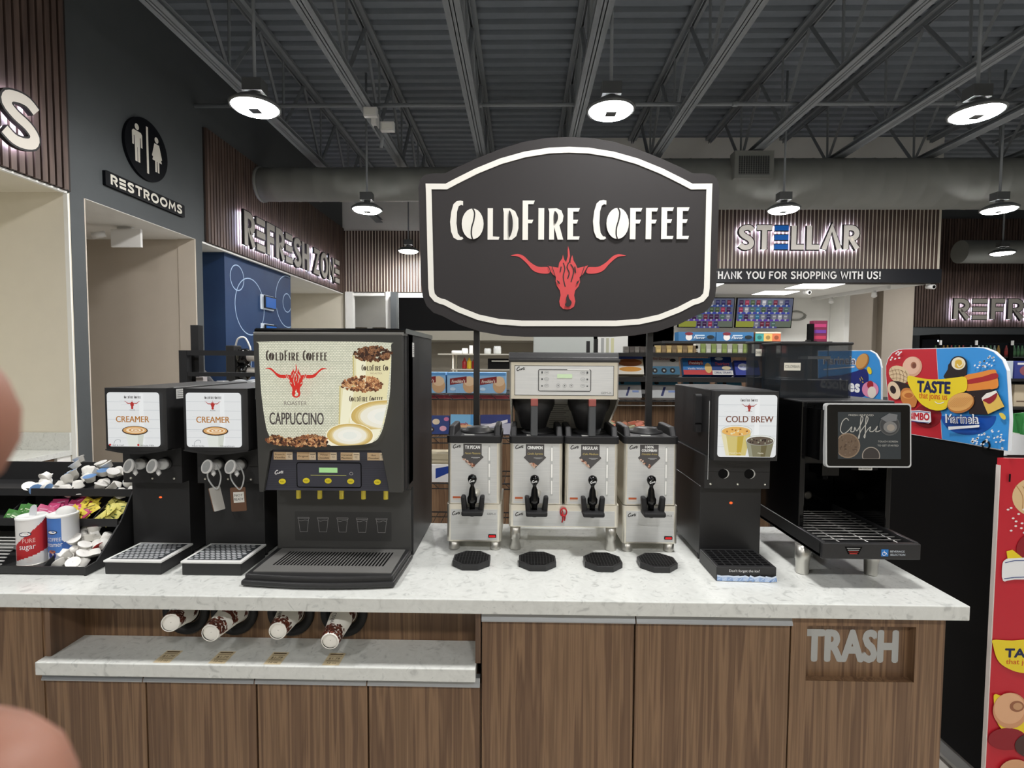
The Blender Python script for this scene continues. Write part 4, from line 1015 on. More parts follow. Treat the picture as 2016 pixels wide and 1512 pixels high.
for (u, s1) in ((-.861, 'French Vanilla'), (-.776, 'Original'), (-.700, 'White Chocolate'), (-.617, 'Caramel Macchiato'), (-.520, 'Hot Chocolate')):
    m = MB(); a = Art(m, (u, D+.012, 1.326), l0=8); a.rect(-.035, .034, 0, .028, paint((206, 178, 140))); a.rect(.010, .034, 0, .028, paint((222, 204, 176)))
    w_ = s1.split(' '); ik = paint((70, 50, 40))
    for j, q in enumerate(w_): a.text(q, -.013, (.010 if len(w_) == 1 else .016-.011*j), .006, ik, w=min(.038, .0056*len(q)), bold=.01)
    a.text('12', .022, .008, .007, ik); a.line([(.013, .02), (.031, .02)], .002, ik); m.build('flavour_label', cp_)
# splash panel with cup outlines, nozzles, tray
m = MB(); m.box(-.945, -.425, 1.985, 2.0, ZT+.03, 1.215, mat('splash_panel', (66, 66, 65), .4)); sp = m.build('splash_panel', t)
m = MB(); a = Art(m, (0, 1.985, 0)); a.rr(-.877, -.500, .985, 1.10, .004, mat('splash_sticker', (54, 54, 54), .5)); OUT = mat('cup_outline', (150, 150, 150), .5)
for i in range(5):
    u = -.843+i*.0762; a.line([(u-.022, 1.076), (u+.022, 1.076), (u+.022, 1.071), (u-.022, 1.071)], .0013, OUT, True)
    a.line([(u-.020, 1.071), (u-.014, 1.020), (u+.014, 1.020), (u+.020, 1.071)], .0013, OUT); a.line(cr([(u-.019, 1.064), (u-.008, 1.062), (u+.006, 1.066), (u+.019, 1.063)], 3, False), .0013, OUT)
m.build('cup_outline_sticker', sp)
for px in (578, 621, 665, 709, 754):
    u = (px-1024)/FPX*1.93
    m = MB(); m.cyl((u, 1.93, 1.166), (u, 1.93, 1.222), .0088, .0088, mat('yellow_nozzle', (244, 224, 84), .35), 14); m.build('nozzle', t)
m = MB()
fr = [(-.945+.51*i/12, 1.738-.020*math.sin(PI*i/12)) for i in range(13)]
m.prism(fr+[(-.425, 1.99), (-.950, 1.99)], 'z', ZT+.010, ZT+.040, M_BLACK)
fr2 = [(-.912+.46*i/12, 1.760-.016*math.sin(PI*i/12)) for i in range(13)]
m.prism([(x-.008 if x < -.69 else x+.008, y-.012) for x, y in fr]+[(-.417, 1.985), (-.957, 1.985)], 'z', ZT+.004, ZT+.022, M_BLACK)
tr = m.build('drip_tray', t, bevel=.006)
m = MB(); m.prism([(-.925, 1.757), (-.445, 1.757), (-.445, 1.978), (-.925, 1.978)], 'z', ZT+.040, ZT+.0425, M_STEELD); g = m.build('drip_grille', tr, label='dark steel slotted grille')
m = MB(); a = Art(m, (-.925, 1.757, ZT+.0425), (1, 0, 0), (0, 1, 0), eps=3e-4)
for i in range(33): a.l = 1; u = .045+i*.0122; a.poly([(u-.003, .055), (u+.003, .055), (u+.008, .185), (u+.002, .185)], M_DARK)
m.build('slot', g)
for x in (-.93, -.445):
    m = MB(); m.cyl((x, 2.38, ZT), (x, 2.38, ZT+.02), .016, .016, M_RUBBER, 12); m.cyl((x, 2.02, ZT), (x, 2.02, ZT+.02), .016, .016, M_RUBBER, 12); m.build('foot', t)
m = MB(); a = Art(m, (x1, 1.99, 1.70), (0, 1, 0)); a.rect(0, .035, 0, .055, paint((216, 216, 212))); [a.line([(.005, .045-i*.008), (.03, .045-i*.008)], .002, paint((130, 130, 130))) for i in range(5)]; m.build('side_sticker', t)

# ------------------------------------------------------------ airpot-style coffee servers, warmers and the twin brewer
S0 = 2.09
M_TAG = mat('tag_charcoal', (82, 80, 80), .5)
def server(x0, x1, z0, label, title, script, seed):
    t = thing('coffee_server', label, 'coffee server', ((x0+x1)/2, 2.2, z0), 'square steel coffee servers')
    xc = (x0+x1)/2; w = x1-x0; z1 = z0+.252
    m = MB(); m.prism(rrect(x0, x1, S0, S0+.245, .012), 'z', z0, z1, M_STEEL); m.build('steel_body', t)
    m = MB(); a = Art(m, (xc, S0, z0)); a.solid([(-w/2+.013, .004), (w/2-.013, .004), (w/2-.013, .249), (-w/2+.013, .249)], 0, .0012, M_STEELB); fp = m.build('front_panel', t)
    m = MB(); a = Art(m, (xc, S0-.0012, z0)); script_logo(a, -w/2+.021, .226, .033, paint((66, 66, 66)))
    m.build('maker_mark', fp)
    m = MB(); a = Art(m, (xc-.006, S0-.0012, z0)); a.solid([(-.037, .245), (.037, .245), (.037, .200), (.045, .191), (.0, .147), (-.045, .191), (-.037, .200)], 0, .0008, M_TAG)
    a.l = 8; L = title.split(' ') if len(title) > 8 else [title]
    for j, q in enumerate(L): a.text(q, 0, (.225 if len(L) == 1 else .231-.014*j), (.0125 if len(L) == 1 else .0095), paint((240, 240, 238)), w=min(.060, .0085*len(q)), bold=.03)
    a.text(script, 0, .203, .008, paint((206, 186, 116)), w=.062, shear=.3)
    a.line([(-.005, .190), (.030, .190)], .0022, paint((190, 190, 190))); a.line([(.002, .186), (.022, .186)], .0015, paint((170, 170, 170)))
    beans(a, (-.036, .012, .145, .187), 70, [paint((226, 186, 160)), paint((196, 130, 100)), paint((120, 66, 50)), paint((236, 206, 186))], paint((70, 36, 30)), .0042, lambda u, v: -u*.9+.004 < v-.147+.038-.02 and v > .147+abs(u)*.98 and v < .186-(u+.036)*.62, seed)
    m.build('flavour_tag', t, label='grey arrow-shaped flavour tag')
    m = MB(); a = Art(m, (xc+.062, S0-.0012, z0)); a.solid(rrect(-.005, .005, .036, .238, .004), 0, .001, mat('gauge_channel', (192, 194, 192), .4))
    a.l = 10
    for v in (.043, .110, .177): a.rr(-.0030, .0030, v, v+.055, .0025, mat('gauge_white', (250, 250, 246), .3))
    m.build('sight_gauge', t)
    m = MB(); a = Art(m, (xc-w/2+.036, S0-.0012, z0)); a.rect(-.016, .016, .014, .030, paint((214, 206, 196))); a.rect(-.016, .016, .022, .030, paint((186, 92, 52))); m.build('caution_label', fp)
    # lid with two raised handles and a round cover
    m = MB(); m.prism(rrect(x0-.004, x1+.004, S0-.006, S0+.25, .016), 'z', z1-.004, z1+.026, M_RUBBER)
    lid = m.build('lid', t, bevel=.003)
    for s in (-1, 1):
        m = MB(); xa = xc+s*(w/2-.001); xb = xc+s*(w/2-.026)
        m.prism([(S0+.0, z1+.02), (S0+.03, z1+.062), (S0+.20, z1+.062), (S0+.235, z1+.02)], 'x', min(xa, xb), max(xa, xb), M_RUBBER); m.build('lid_handle', lid, bevel=.006)
    m = MB(); m.lathe([(.072, .024), (.070, .032), (.052, .034), (.048, .046), (.020, .050), (.001, .050)], (xc+.006, S0+.12, z1), M_BLACK, 32); m.box(xc-.04, xc+.0, S0+.005, S0+.012, z1+.026, z1+.030, paint((186, 186, 184))); m.build('lid_cover', lid)
    # tap: shank, faucet with ball lever, guard
    tx = xc-.006+(.004 if seed % 2 else -.002)
    m = MB(); m.cyl((tx+.012, S0, z0+.048), (tx, S0-.045, z0+.045), .016, .014, M_STEEL, 18); m.build('tap_shank', t)
    m = MB(); m.lathe([(.011, -.022), (.012, -.005), (.019, .004), (.020, .020), (.015, .030), (.012, .055), (.007, .068), (.008, .075), (.015, .083), (.0185, .096), (.015, .108), (.006, .1135), (.001, .1138)], (tx, S0-.052, z0+.018), M_GLOSS, 24)
    m.lathe([(.012, 0), (.011, -.03)], (tx, S0-.052, z0-.004), M_GLOSS, 18); fa = m.build('faucet', t)
    m = MB(); a = Art(m, (tx-.011, S0-.052-.0178, z0+.108)); script_logo(a, 0, -.004, .022, paint((236, 236, 236))); m.build('lever_mark', fa)
    m = MB(); G = M_RUBBER
    for s in (-1, 1):
        m.prism([(xc+s*.047, z0+.048), (xc+s*.029, z0+.048), (xc+s*.022, z0-.004), (xc+s*.018, z0-.026), (xc+s*.042, z0-.026)], 'y', S0-.035-.03, S0-.002-.03, G)
    m.box(xc-.042, xc+.042, S0-.09, S0-.02, z0-.026, z0-.006, G); m.build('tap_guard', t, bevel=.006)
    return t
def leg_cyl(m, x, y, z0, z1, r, flare=False):
    if flare: m.lathe([(r*.95, 0), (r*1.0, .006), (r*.70, .040), (r*.88, .044), (r*.88, z1-z0)], (x, y, z0), mat('leg_steel', (206, 204, 198), .36, metal=.9), 24)
    else: m.lathe([(r*1.04, 0), (r*1.04, .006), (r, .010), (r, z1-z0)], (x, y, z0), mat('leg_steel', (206, 204, 198), .36, metal=.9), 24)
def warmer(x0, x1, label, lamp):
    t = thing('server_warmer', label, 'warmer', ((x0+x1)/2, 2.2, ZT), 'single server warmers'); xc = (x0+x1)/2; w = x1-x0; z0, z1 = .953, 1.106
    m = MB(); m.prism(rrect(x0, x1, S0-.004, S0+.265, .014), 'z', z0, z1, M_STEEL); m.build('steel_body', t)
    m = MB(); a = Art(m, (xc, S0-.004, z0)); a.solid([(-w/2+.016, .006), (w/2-.016, .006), (w/2-.016, .132), (-w/2+.016, .132)], 0, .0012, M_STEELB); fp = m.build('front_panel', t)
    m = MB(); a = Art(m, (xc, S0-.0052, z0)); script_logo(a, -w/2+.022, .108, .033, paint((66, 66, 66))); a.text('GEM-X', w/2-.04, .110, .008, paint((130, 132, 134)), w=.036); m.build('maker_mark', fp)
    m = MB(); a = Art(m, (xc+w/2-.037, S0-.0052, z0+.024)); a.solid(rrect(-.016, .016, -.0065, .0065, .002), 0, .004, M_DARK); a.l = 30; a.rr(-.013, .013, -.0045, .0045, .002, mat('red_rocker', (196, 24, 30), .3, emit=.4)); m.build('power_switch', t)
    for x in (x0+.026, x1-.026):
        for y in (S0+.026, S0+.235):
            m = MB(); leg_cyl(m, x, y, ZT, z0, .021); m.build('leg', t)
warmer(-.300, -.078, 'single steel warmer under the leftmost coffee server', 0)
server(-.296, -.084, 1.107, 'leftmost coffee server with a TX PECAN tag', 'TX PECAN', 'Pecan Pleasure', 1)
warmer(.410, .632, 'single steel warmer under the rightmost coffee server', 1)
server(.414, .626, 1.109, 'rightmost coffee server with a COLOMBIAN tag', '100% COLOMBIAN', 'Columbian Aroma', 4)
t = thing('twin_brewer', 'wide twin coffee brewer with a brushed control head over two servers', 'coffee brewer', (.17, 2.3, ZT))
m = MB(); m.prism(rrect(-.048, .396, S0-.004, S0+.36, .012), 'z', 1.016, 1.106, M_STEEL); m.build('base', t)
m = MB(); a = Art(m, (.174, S0-.004, 1.016)); a.solid([(-.205, .004), (.205, .004), (.205, .066), (-.205, .066)], 0, .0012, M_STEELB); fp = m.build('base_panel', t)
m = MB(); a = Art(m, (.174, S0-.0052, 1.016)); script_logo(a, -.196, .044, .033, paint((66, 66, 66))); m.build('maker_mark', fp)
for x in (-.022, .370):
    for y in (S0+.03, S0+.33):
        m = MB(); leg_cyl(m, x, y, ZT, 1.018, .024, True); m.build('leg', t)
m = MB(); m.box(-.03, .385, S0+.31, S0+.36, 1.10, 1.54, M_STEELB)
for s, xx in ((0, -.046), (1, .372)):
    q = [(S0+.01, 1.535), (S0+.36, 1.535), (S0+.36, 1.10), (S0+.30, 1.10), (S0+.25, 1.40), (S0+.06, 1.50)]
    m.prism(q, 'x', xx+(.0 if s == 0 else .014), xx+(.008 if s == 0 else .022), M_STEEL)
m.build('back_column', t)
m = MB(); a = Art(m, (.174, S0+.31, 1.36)); a.rect(-.055, .055, .02, .135, paint((226, 226, 222)))
for i in range(11): a.line([(-.045, .125-i*.0092), (.045-.012*(i % 3), .125-i*.0092)], .003 if i % 4 == 0 else .0018, paint((120, 122, 124)))
m.build('instruction_sheet', t)
m = MB(); m.prism(rrect(-.048, .388, S0-.002, S0+.36, .008), 'z', 1.535, 1.684, M_STEEL); m.build('head', t)
m = MB(); m.prism([(S0-.006, 1.682), (S0-.006, 1.694), (S0+.02, 1.700), (S0+.03, 1.722), (S0+.36, 1.726), (S0+.36, 1.682)], 'x', -.052, .392, M_BLACK); m.build('top_cover', t, bevel=.003)
m = MB(); a = Art(m, (.170, S0-.002, 1.535)); a.solid([(-.198, .014), (.198, .014), (.198, .134), (-.198, .134)], 0, .0006, M_DARK); a.solid([(-.196, .016), (.196, .016), (.196, .132), (-.196, .132)], .0006, .0016, M_STEELB); fp = m.build('control_panel', t)
m = MB(); a = Art(m, (.170, S0-.0036, 1.535)); script_logo(a, -.19, .112, .034, paint((60, 60, 60))); a.text('GEM-X', .168, .022, .008, paint((120, 122, 124)), w=.042)
a.line(rrect(-.102, .106, .032, .118, .006), .0028, paint((54, 54, 56)), True); a.rect(.012, .100, .1162, .1196, paint((232, 232, 230)))
a.rr(-.028, .032, .084, .100, .002, mat('lcd_pale', (186, 208, 172), .3, emit=.2))
for r_ in range(3):
    v = .106-.026*r_
    for s in (-1, 1):
        a.ring(.002+s*.072, v, .009, .006, .001, paint((140, 142, 144)), 18); a.line([(.002+s*.072-.005, v), (.002+s*.072+.005, v)], .0012, paint((110, 112, 112))); a.rr(.002+s*.090-.003, .002+s*.090+.003, v-.004, v+.001+.002*(2-r_), .001, paint((70, 72, 74)))
for k in (-.026, .0, .026): a.ring(.002+k, .054, .007, .007, .001, paint((130, 132, 134)), 18); a.ell(.002+k, .054, .0022, .0022, paint((60, 62, 64)), 0, 10)
m.build('keypad', fp)
for i, xx in enumerate((.052, .284)):
    m = MB(); m.lathe([(.088, 0), (.089, -.03), (.080, -.055), (.074, -.062), (.052, -.13), (.040, -.136)], (xx, S0+.115, 1.536), M_BLACK, 32); b = m.build('brew_basket', t)
    m = MB(); m.box(xx-.014, xx+.014, S0-.006, S0+.03, 1.385, 1.508, mat('handle_grey', (74, 76, 78), .5)); h = m.build('basket_handle', b, bevel=.004)
    m = MB(); m.box(xx-.0145, xx+.0145, S0-.0075, S0+.03, 1.506, 1.536, mat('handle_red', (150, 82, 76), .5)); m.build('handle_tab', h, label='faded red tab', bevel=.003)
    m = MB(); m.lathe([(.03, 0), (.028, -.02), (.012, -.024)], (xx, S0+.115, 1.402), M_BLACK, 20); m.build('drip_tip', b)
server(-.044, .168, 1.107, 'coffee server with a CINNAMON tag on the left side of the twin brewer', 'CINNAMON', 'Candle Supreme', 2)
server(.178, .390, 1.107, 'coffee server with a REGULAR tag on the right side of the twin brewer', 'REGULAR', 'Cafe Medium', 3)
m = MB(); RC = mat('red_cord', (186, 30, 40), .4)
m.tube([(.172+.013*math.cos(k*.5), S0-.014+.003*math.sin(k*1.3), 1.080+.016*math.sin(k*.5)) for k in range(26)], .0028, RC, 6); m.tube([(.168, S0-.012, 1.085), (.170, S0-.013, 1.05), (.166, S0-.013, 1.038)], .003, RC, 6); m.tube([(.180, S0-.012, 1.07), (.176, S0-.013, 1.045)], .003, RC, 6)
m.build('red_coil', label='red coiled cord hanging on the middle of the twin brewer', cat='cord')
for i, (x, lb) in enumerate(((-.186, 'below the leftmost coffee server'), (.064, 'below the cinnamon server'), (.312, 'below the regular server'), (.518, 'below the rightmost coffee server'))):
    t = thing('drip_mat', 'black eight-sided drip mat on the counter '+lb, 'drip mat', (x, 1.958, ZT), 'octagonal drip mats')
    oc = [(x+.073*math.cos(PI/8+PI/4*k)*1.04, 1.958+.078*math.sin(PI/8+PI/4*k)) for k in range(8)]
    m = MB(); m.prism(oc, 'z', ZT, ZT+.022, M_BLACK); m.build('tray', t, bevel=.002)
    m = MB(); a = Art(m, (x, 1.958, ZT+.022), (1, 0, 0), (0, 1, 0), eps=3e-4); a.poly([(u*.9-x*.9, (v-1.958)*.9) for u, v in oc], M_DARK)
    for k in range(-5, 6):
        a.l = 3; h = .066*math.sqrt(max(0, 1-(k/6.2)**2)); a.line([(k*.0115, -h), (k*.0115, h)], .0018, mat('mat_rib', (40, 40, 42), .45)); a.l = 4; a.line([(-h, k*.0115), (h, k*.0115)], .0018, mat('mat_rib', (40, 40, 42), .45))
    m.build('grid', t)

# ------------------------------------------------------------ cold brew dispenser
x0, x1 = .715, .948; y0 = 1.93; xc = (x0+x1)/2
t = thing('cold_brew_dispenser', 'black dispenser with a lit COLD BREW panel and two taps holes', 'coffee dispenser', (xc, 2.2, ZT))
t['label'] = 'black dispenser with a lit COLD BREW panel over two round holes'
m = MB(); m.box(x0-.004, x1-.004, y0+.05, 2.43, 1.33, 1.583, M_BLACKM); m.build('cabinet_box', t, bevel=.003)
bow = [(x0, y0+.052), (x0, y0+.006)]+[(x0+(x1-x0)*i/10, y0+.006-.008*math.sin(PI*i/10)) for i in range(1, 10)]+[(x1, y0+.006), (x1, y0+.052)]
m = MB(); m.prism(bow, 'z', 1.322, 1.580, M_BLACK); d = m.build('door', t)
m = MB(); a = Art(m, (xc-.001, y0-.004, 0)); hw = .107
lit_panel_base(a, -hw, hw, 1.337, 1.567, .012, 5)
ink = lit((70, 62, 60)); rd = lit((160, 58, 54)); bg = lit((226, 228, 228))
coffee_words(a, .004, 1.543, .062, ink, bg); horned_head(a, .004, 1.538, .058, rd, bg, False); a.text('ROASTER', .004, 1.505, .003, ink, w=.022)
a.text('COLD BREW', .006, 1.467, .0225, lit((112, 66, 50)), w=.172, bold=.016)
def glass(u, w1, w2, zt, zb, cols, dark):
    a.poly([(u-w1, zt), (u+w1, zt), (u+w2, zb), (u-w2, zb)], lit(cols[0])); a.poly([(u+w1*.1, zt), (u+w1*.55, zt), (u+w2*.5, zb), (u+w2*.1, zb)], lit(cols[1])); a.poly([(u-w1, zt), (u-w1*.7, zt), (u-w2*.65, zb), (u-w2, zb)], lit(cols[3]))
    a.ell(u, zt, w1, w1*.36, lit((226, 228, 222))); a.ell(u, zt-.003, w1*.93, w1*.31, lit(cols[2]))
    rnd = random.Random(int(u*1e4)); 
    for _ in range(16):
        q = rnd.uniform(0, 2*PI); r_ = math.sqrt(rnd.random())*.8; a.ell(u+w1*r_*math.cos(q), zt-.003+w1*.26*r_*math.sin(q), .004, .0026, lit(dark if rnd.random() < .5 else cols[3]), rnd.uniform(0, PI), 7)
    a.ring(u, zt, w1, w1*.36, .0014, lit((176, 178, 170)))
glass(-.042, .056, .036, 1.436, 1.344, ((206, 190, 120), (190, 164, 66), (226, 176, 96), (224, 216, 176)), (150, 100, 50))
glass(.044, .052, .038, 1.402, 1.340, ((126, 122, 96), (104, 96, 66), (96, 84, 72), (150, 150, 130)), (52, 42, 38))
a.text('French Vanilla', -.046, 1.352, .005, lit((240, 236, 214)), w=.042); a.text('Mocha', .046, 1.352, .005, lit((240, 236, 214)), w=.02)
m.build('lit_panel', d, label='white backlit panel reading COLD BREW')
m = MB(); m.box(x0-.015, x1-.002, 1.985, 2.41, 1.205, 1.33, M_BLACKM); m.box(x0-.014, x1-.003, 1.9845, 1.985, 1.269, 1.270, M_DARK); v = m.build('valve_housing', t, bevel=.002)
for px in (1423, 1474):
    u = (px-1024)/FPX*1.985
    m = MB(); a = Art(m, (u, 1.985, 1.262)); a.ell(.003, 0, .0195, .0185, mat('hole_rim', (196, 196, 192), .5)); a.ell(-.001, 0, .0185, .0185, M_DARK); m.build('tap_hole', v)
m = MB()
for u in (x0+.008, xc-.006, x1-.02): m.ball((u, 1.984, 1.222), .0045, M_STEEL, 10, 6)
m.build('panel_screw', v)
m = MB(); m.box(x0-.018, x1-.016, 2.02, 2.40, ZT+.02, 1.205, M_BLACKM); m.build('column', t, bevel=.002)
m = MB(); m.ball((xc-.015, 2.02, 1.14), (.0065, .004, .005), MATS['orange_indicator'], 10, 6); m.build('indicator', t)
for u in (x0-.006, x1-.03):
    for y in (2.035, 2.38):
        m = MB(); m.cyl((u, y, ZT), (u, y, ZT+.022), .011, .014, M_RUBBER, 12); m.build('foot', t)
m = MB(); m.prism(rrect(2.06, 2.09, 1.44, 1.56, .01), 'x', x0-.03, x0-.004, M_RUBBER); m.box(x0-.028, x0-.006, 2.055, 2.095, 1.41, 1.44, M_RUBBER); m.build('side_latch', t)
m = MB(); m.box(x0-.0045, x0-.004, y0+.049, y0+.053, 1.24, 1.54, M_WHITE); m.build('edge_strip', t)
t = thing('ice_tray', 'black drip tray reading Don\'t forget the ice with ice cubes printed', 'drip tray', (.80, 1.9, ZT))
xa, xb = .692, .902
m = MB(); m.box(xa, xb, 1.822, 2.0, ZT, ZT+.052, M_BLACK); m.build('tray', t, bevel=.003)
m = MB(); a = Art(m, (xa, 1.822, ZT+.052), (1, 0, 0), (0, 1, 0), eps=3e-4)
for i in range(7):
    for j in range(7): a.l = 1; u = .012+i*.0272; vv = .016+j*.0215; a.rr(u, u+.022, vv, vv+.0155, .003, M_DARK)
m.build('grid', t)
m = MB(); a = Art(m, (xa, 1.822, ZT), eps=2e-4); w = xb-xa; IC = [paint((150, 178, 220)), paint((186, 206, 236)), paint((110, 142, 200)), paint((214, 226, 244))]
a.text("Don't forget the ice!", w/2-.008, .034, .0085, paint((220, 220, 220)), w=.106, bold=.01)
rnd = random.Random(3)
for i in range(11):
    u = .012+i*.0185; q = rnd.uniform(-.4, .4); r_ = .0118; c, s = math.cos(q), math.sin(q)
    P_ = lambda x_, y_: (min(max(u+c*x_-s*y_, .002), w-.002), max(.002, .012+s*x_+c*y_))
    a.poly([P_(-r_, -r_), P_(r_, -r_), P_(r_, r_*.8), P_(-r_, r_*.8)], IC[i % 2]); a.poly([P_(-r_, r_*.3), P_(r_, r_*.3), P_(r_, r_*.8), P_(-r_, r_*.8)], IC[3]); a.poly([P_(r_*.3, -r_), P_(r_, -r_), P_(r_, r_*.2)], IC[2]); a.line([P_(-r_*.6, -r_*.5), P_(r_*.2, r_*.1)], .002, IC[3])
m.build('ice_print', t, label='printed ice cubes and white wording')

# ------------------------------------------------------------ bean-to-cup machine
t = thing('bean_machine', 'black bean-to-cup coffee machine with a tilted touch screen', 'coffee machine', (1.2, 2.1, ZT))
X0, X1 = 1.03, 1.366
m = MB(); m.box(X0, X0+.02, 1.93, 2.43, 1.02, 1.545, M_GLOSS); m.build('side_panel', t, bevel=.004)
m = MB(); m.box(X1-.02, X1, 1.93, 2.43, 1.02, 1.545, M_GLOSS); m.build('side_panel', t, bevel=.004)
m = MB(); m.box(X0+.02, X1-.02, 2.25, 2.43, 1.02, 1.545, M_GLOSS); m.box(X0+.02, X1-.02, 1.95, 2.25, 1.31, 1.545, M_GLOSS); m.box(X0, X1, 1.93, 2.43, 1.538, 1.548, M_BLACK); m.build('cabinet_box', t, bevel=.003)
m = MB(); m.box(X0+.055, X0+.063, 1.948, 1.952, 1.42, 1.53, M_DARK)
for i in range(7): m.ball((X0+.04, 1.949, 1.41+i*.017), (.005, .003, .004), mat('amber_bead', (190, 110, 60), .4, emit=.25), 8, 6)
m.build('indicator_column', t)
m = MB(); m.cyl((1.215, 2.10, 1.30), (1.215, 2.10, 1.22), .03, .024, M_GLOSS, 20); m.box(1.18, 1.25, 2.05, 2.15, 1.24, 1.315, M_GLOSS); m.build('spout', t, bevel=.004)
m = MB(); m.lathe([(.016, 0), (.018, .004), (.012, .008)], (1.235, 2.249, 1.115), M_STEELD, 20, axis=(0, -1, 0)); m.build('lock', t)
for (u, y) in ((1.036, 1.905), (1.282, 1.90), (1.06, 2.38), (1.36, 2.38)):
    m = MB(); m.lathe([(.020, 0), (.0215, .004), (.0235, .050), (.0255, .053), (.0255, .108)], (u, y, ZT), mat('leg_steel', (206, 204, 198), .36, metal=.9), 24); m.build('leg', t)
# drip drawer
m = MB(); m.box(X0-.004, X1-.01, 1.775, 2.25, 1.02, 1.035, M_BLACK); m.box(X0-.004, X0+.012, 1.775, 2.25, 1.02, 1.078, M_BLACK); m.box(X1-.026, X1-.01, 1.775, 2.25, 1.02, 1.078, M_BLACK); m.box(X0-.004, X1-.01, 1.765, 1.785, 1.02, 1.075, M_BLACK); dr = m.build('drip_drawer', t, bevel=.003)
m = MB(); a = Art(m, (X0+.10, 1.765, 1.052)); a.poly([(-.03, .012), (.03, .012), (.018, -.014), (-.018, -.014)], M_DARK)
for i, q in enumerate(('ATTENTION', 'hot surface', 'do not touch', '')): a.line([(-.022+i*.003, .006-i*.006), (.022-i*.003, .006-i*.006)], .0022, paint((190, 190, 190)) if i < 2 else paint((190, 60, 50)))
m.build('warning_sticker', dr)
m = MB(); a = Art(m, (X0+.205, 1.7645, 1.044)); a.rect(-.012, .012, -.012, .012, paint((40, 120, 196))); a.ring(-.002, -.003, .006, .006, .0014, paint((240, 240, 240)), 16); a.line([(-.002, .008), (-.002, .0), (.005, 0), (.008, -.006)], .0014, paint((240, 240, 240)))
a.text('BEVERAGE', .018, .002, .0065, paint((206, 216, 226)), w=.048, al='l', bold=.01); a.text('SELECTION', .018, -.009, .0065, paint((206, 216, 226)), w=.050, al='l', bold=.01); m.build('access_sticker', dr)
m = MB()
for i in range(13): m.cyl((X0+.03, 1.80+i*.031, 1.066), (X1-.03, 1.80+i*.031, 1.066), .0022, .0022, M_STEELD, 6)
for k in range(3): m.cyl((X0+.08+k*.10, 1.79, 1.063), (X0+.08+k*.10, 2.20, 1.063), .0022, .0022, M_STEELD, 6)
m.build('wire_grate', dr, label='steel wire drip grate')
# touch screen on a short arm
m = MB(); m.box(1.06, 1.10, 1.86, 1.95, 1.34, 1.52, M_GLOSS); m.box(1.16, 1.30, 1.86, 1.95, 1.38, 1.50, M_GLOSS); m.build('screen_arm', t)
m = MB(); Us = Vector((1, .02, 0)); Vs = Vector((0, .06, 1)); a = Art(m, (1.222, 1.85, 1.432), Us, Vs)
a.solid(rrect(-.151, .151, -.113, .113, .012), -.016, 0, mat('screen_bezel_grey', (186, 188, 188), .4)); sc_ = m.build('touch_screen', t, label='grey-rimmed touch screen')
m = MB(); a = Art(m, (1.222, 1.85, 1.432), Us, Vs); a.poly(rrect(-.146, .146, -.108, .108, .010), mat('screen_glass', (10, 10, 11), .12)); a.rect(-.108, .114, -.083, .082, lit((52, 56, 58), .9))
k = lit((176, 172, 162), .9)
a.text('FRESH BREWED', -.026, .068, .0062, k, w=.088); 
a.line([(x*.9-.016, y) for x, y in cr([(-.060, .052), (-.070, .060), (-.086, .046), (-.092, .018), (-.080, .006), (-.062, .016), (-.048, .030), (-.052, .014), (-.040, .014), (-.036, .028), (-.028, .016), (-.012, .040), (-.004, .060), (-.012, .062), (-.018, -.004), (-.022, -.006), (-.012, .016), (.008, .040), (.016, .060), (.008, .062), (.004, -.004), (.0, -.002), (.012, .018), (.026, .030), (.022, .016), (.034, .014), (.046, .024), (.052, .032), (.046, .014), (.060, .016), (.072, .026)], 4, False)], .0028, k)
a.text('TOUCH SCREEN', .068, -.024, .0058, k, w=.070); a.text('TO GET STARTED', .068, -.038, .0058, k, w=.074)
def sdisc(u, v, r, c1, c2, clipx=None):
    p = [(u+r*math.cos(2*PI*i/30), v+r*math.sin(2*PI*i/30)) for i in range(30)]
    p = [(max(x, -.107), max(y, -.082)) for x, y in p]; a.poly(p, lit(c1, .9)); a.poly([(u+(x-u)*.9 if x > -.1069 else x, v+(y-v)*.9) for x, y in p], lit(c2, .9))
sdisc(-.074, -.036, .044, (132, 112, 92), (104, 86, 70)); sdisc(.008, -.072, .032, (150, 140, 128), (60, 56, 54))
beans(a, (-.104, -.036, -.072, -.004), 40, [lit((84, 68, 56), .9), lit((118, 100, 84), .9)], lit((60, 48, 40), .9), .0035, lambda u, v: (u+.074)**2+(v+.036)**2 < .0014, 5)
sdisc(.072, .036, .036, (84, 84, 82), (66, 66, 66)); a.ell(.074, .030, .024, .02, lit((120, 118, 114), .9)); a.ell(.076, .028, .014, .012, lit((150, 140, 128), .9)); a.poly([(.04, .06), (.07, .078), (.10, .074), (.096, .052), (.06, .048)], lit((112, 112, 112), .9))
m.build('screen_image', sc_, label='dark coffee picture inviting to touch')
m = MB(); a = Art(m, (1.215, 1.852, 1.308)); a.rr(-.046, .046, 0, .012, .003, M_DARK); a.rr(-.022, .026, 0, .012, .002, paint((206, 206, 202))); a.text('IN ORDER', .002, .003, .006, paint((40, 40, 40)), w=.04); m.build('screen_plate', sc_)
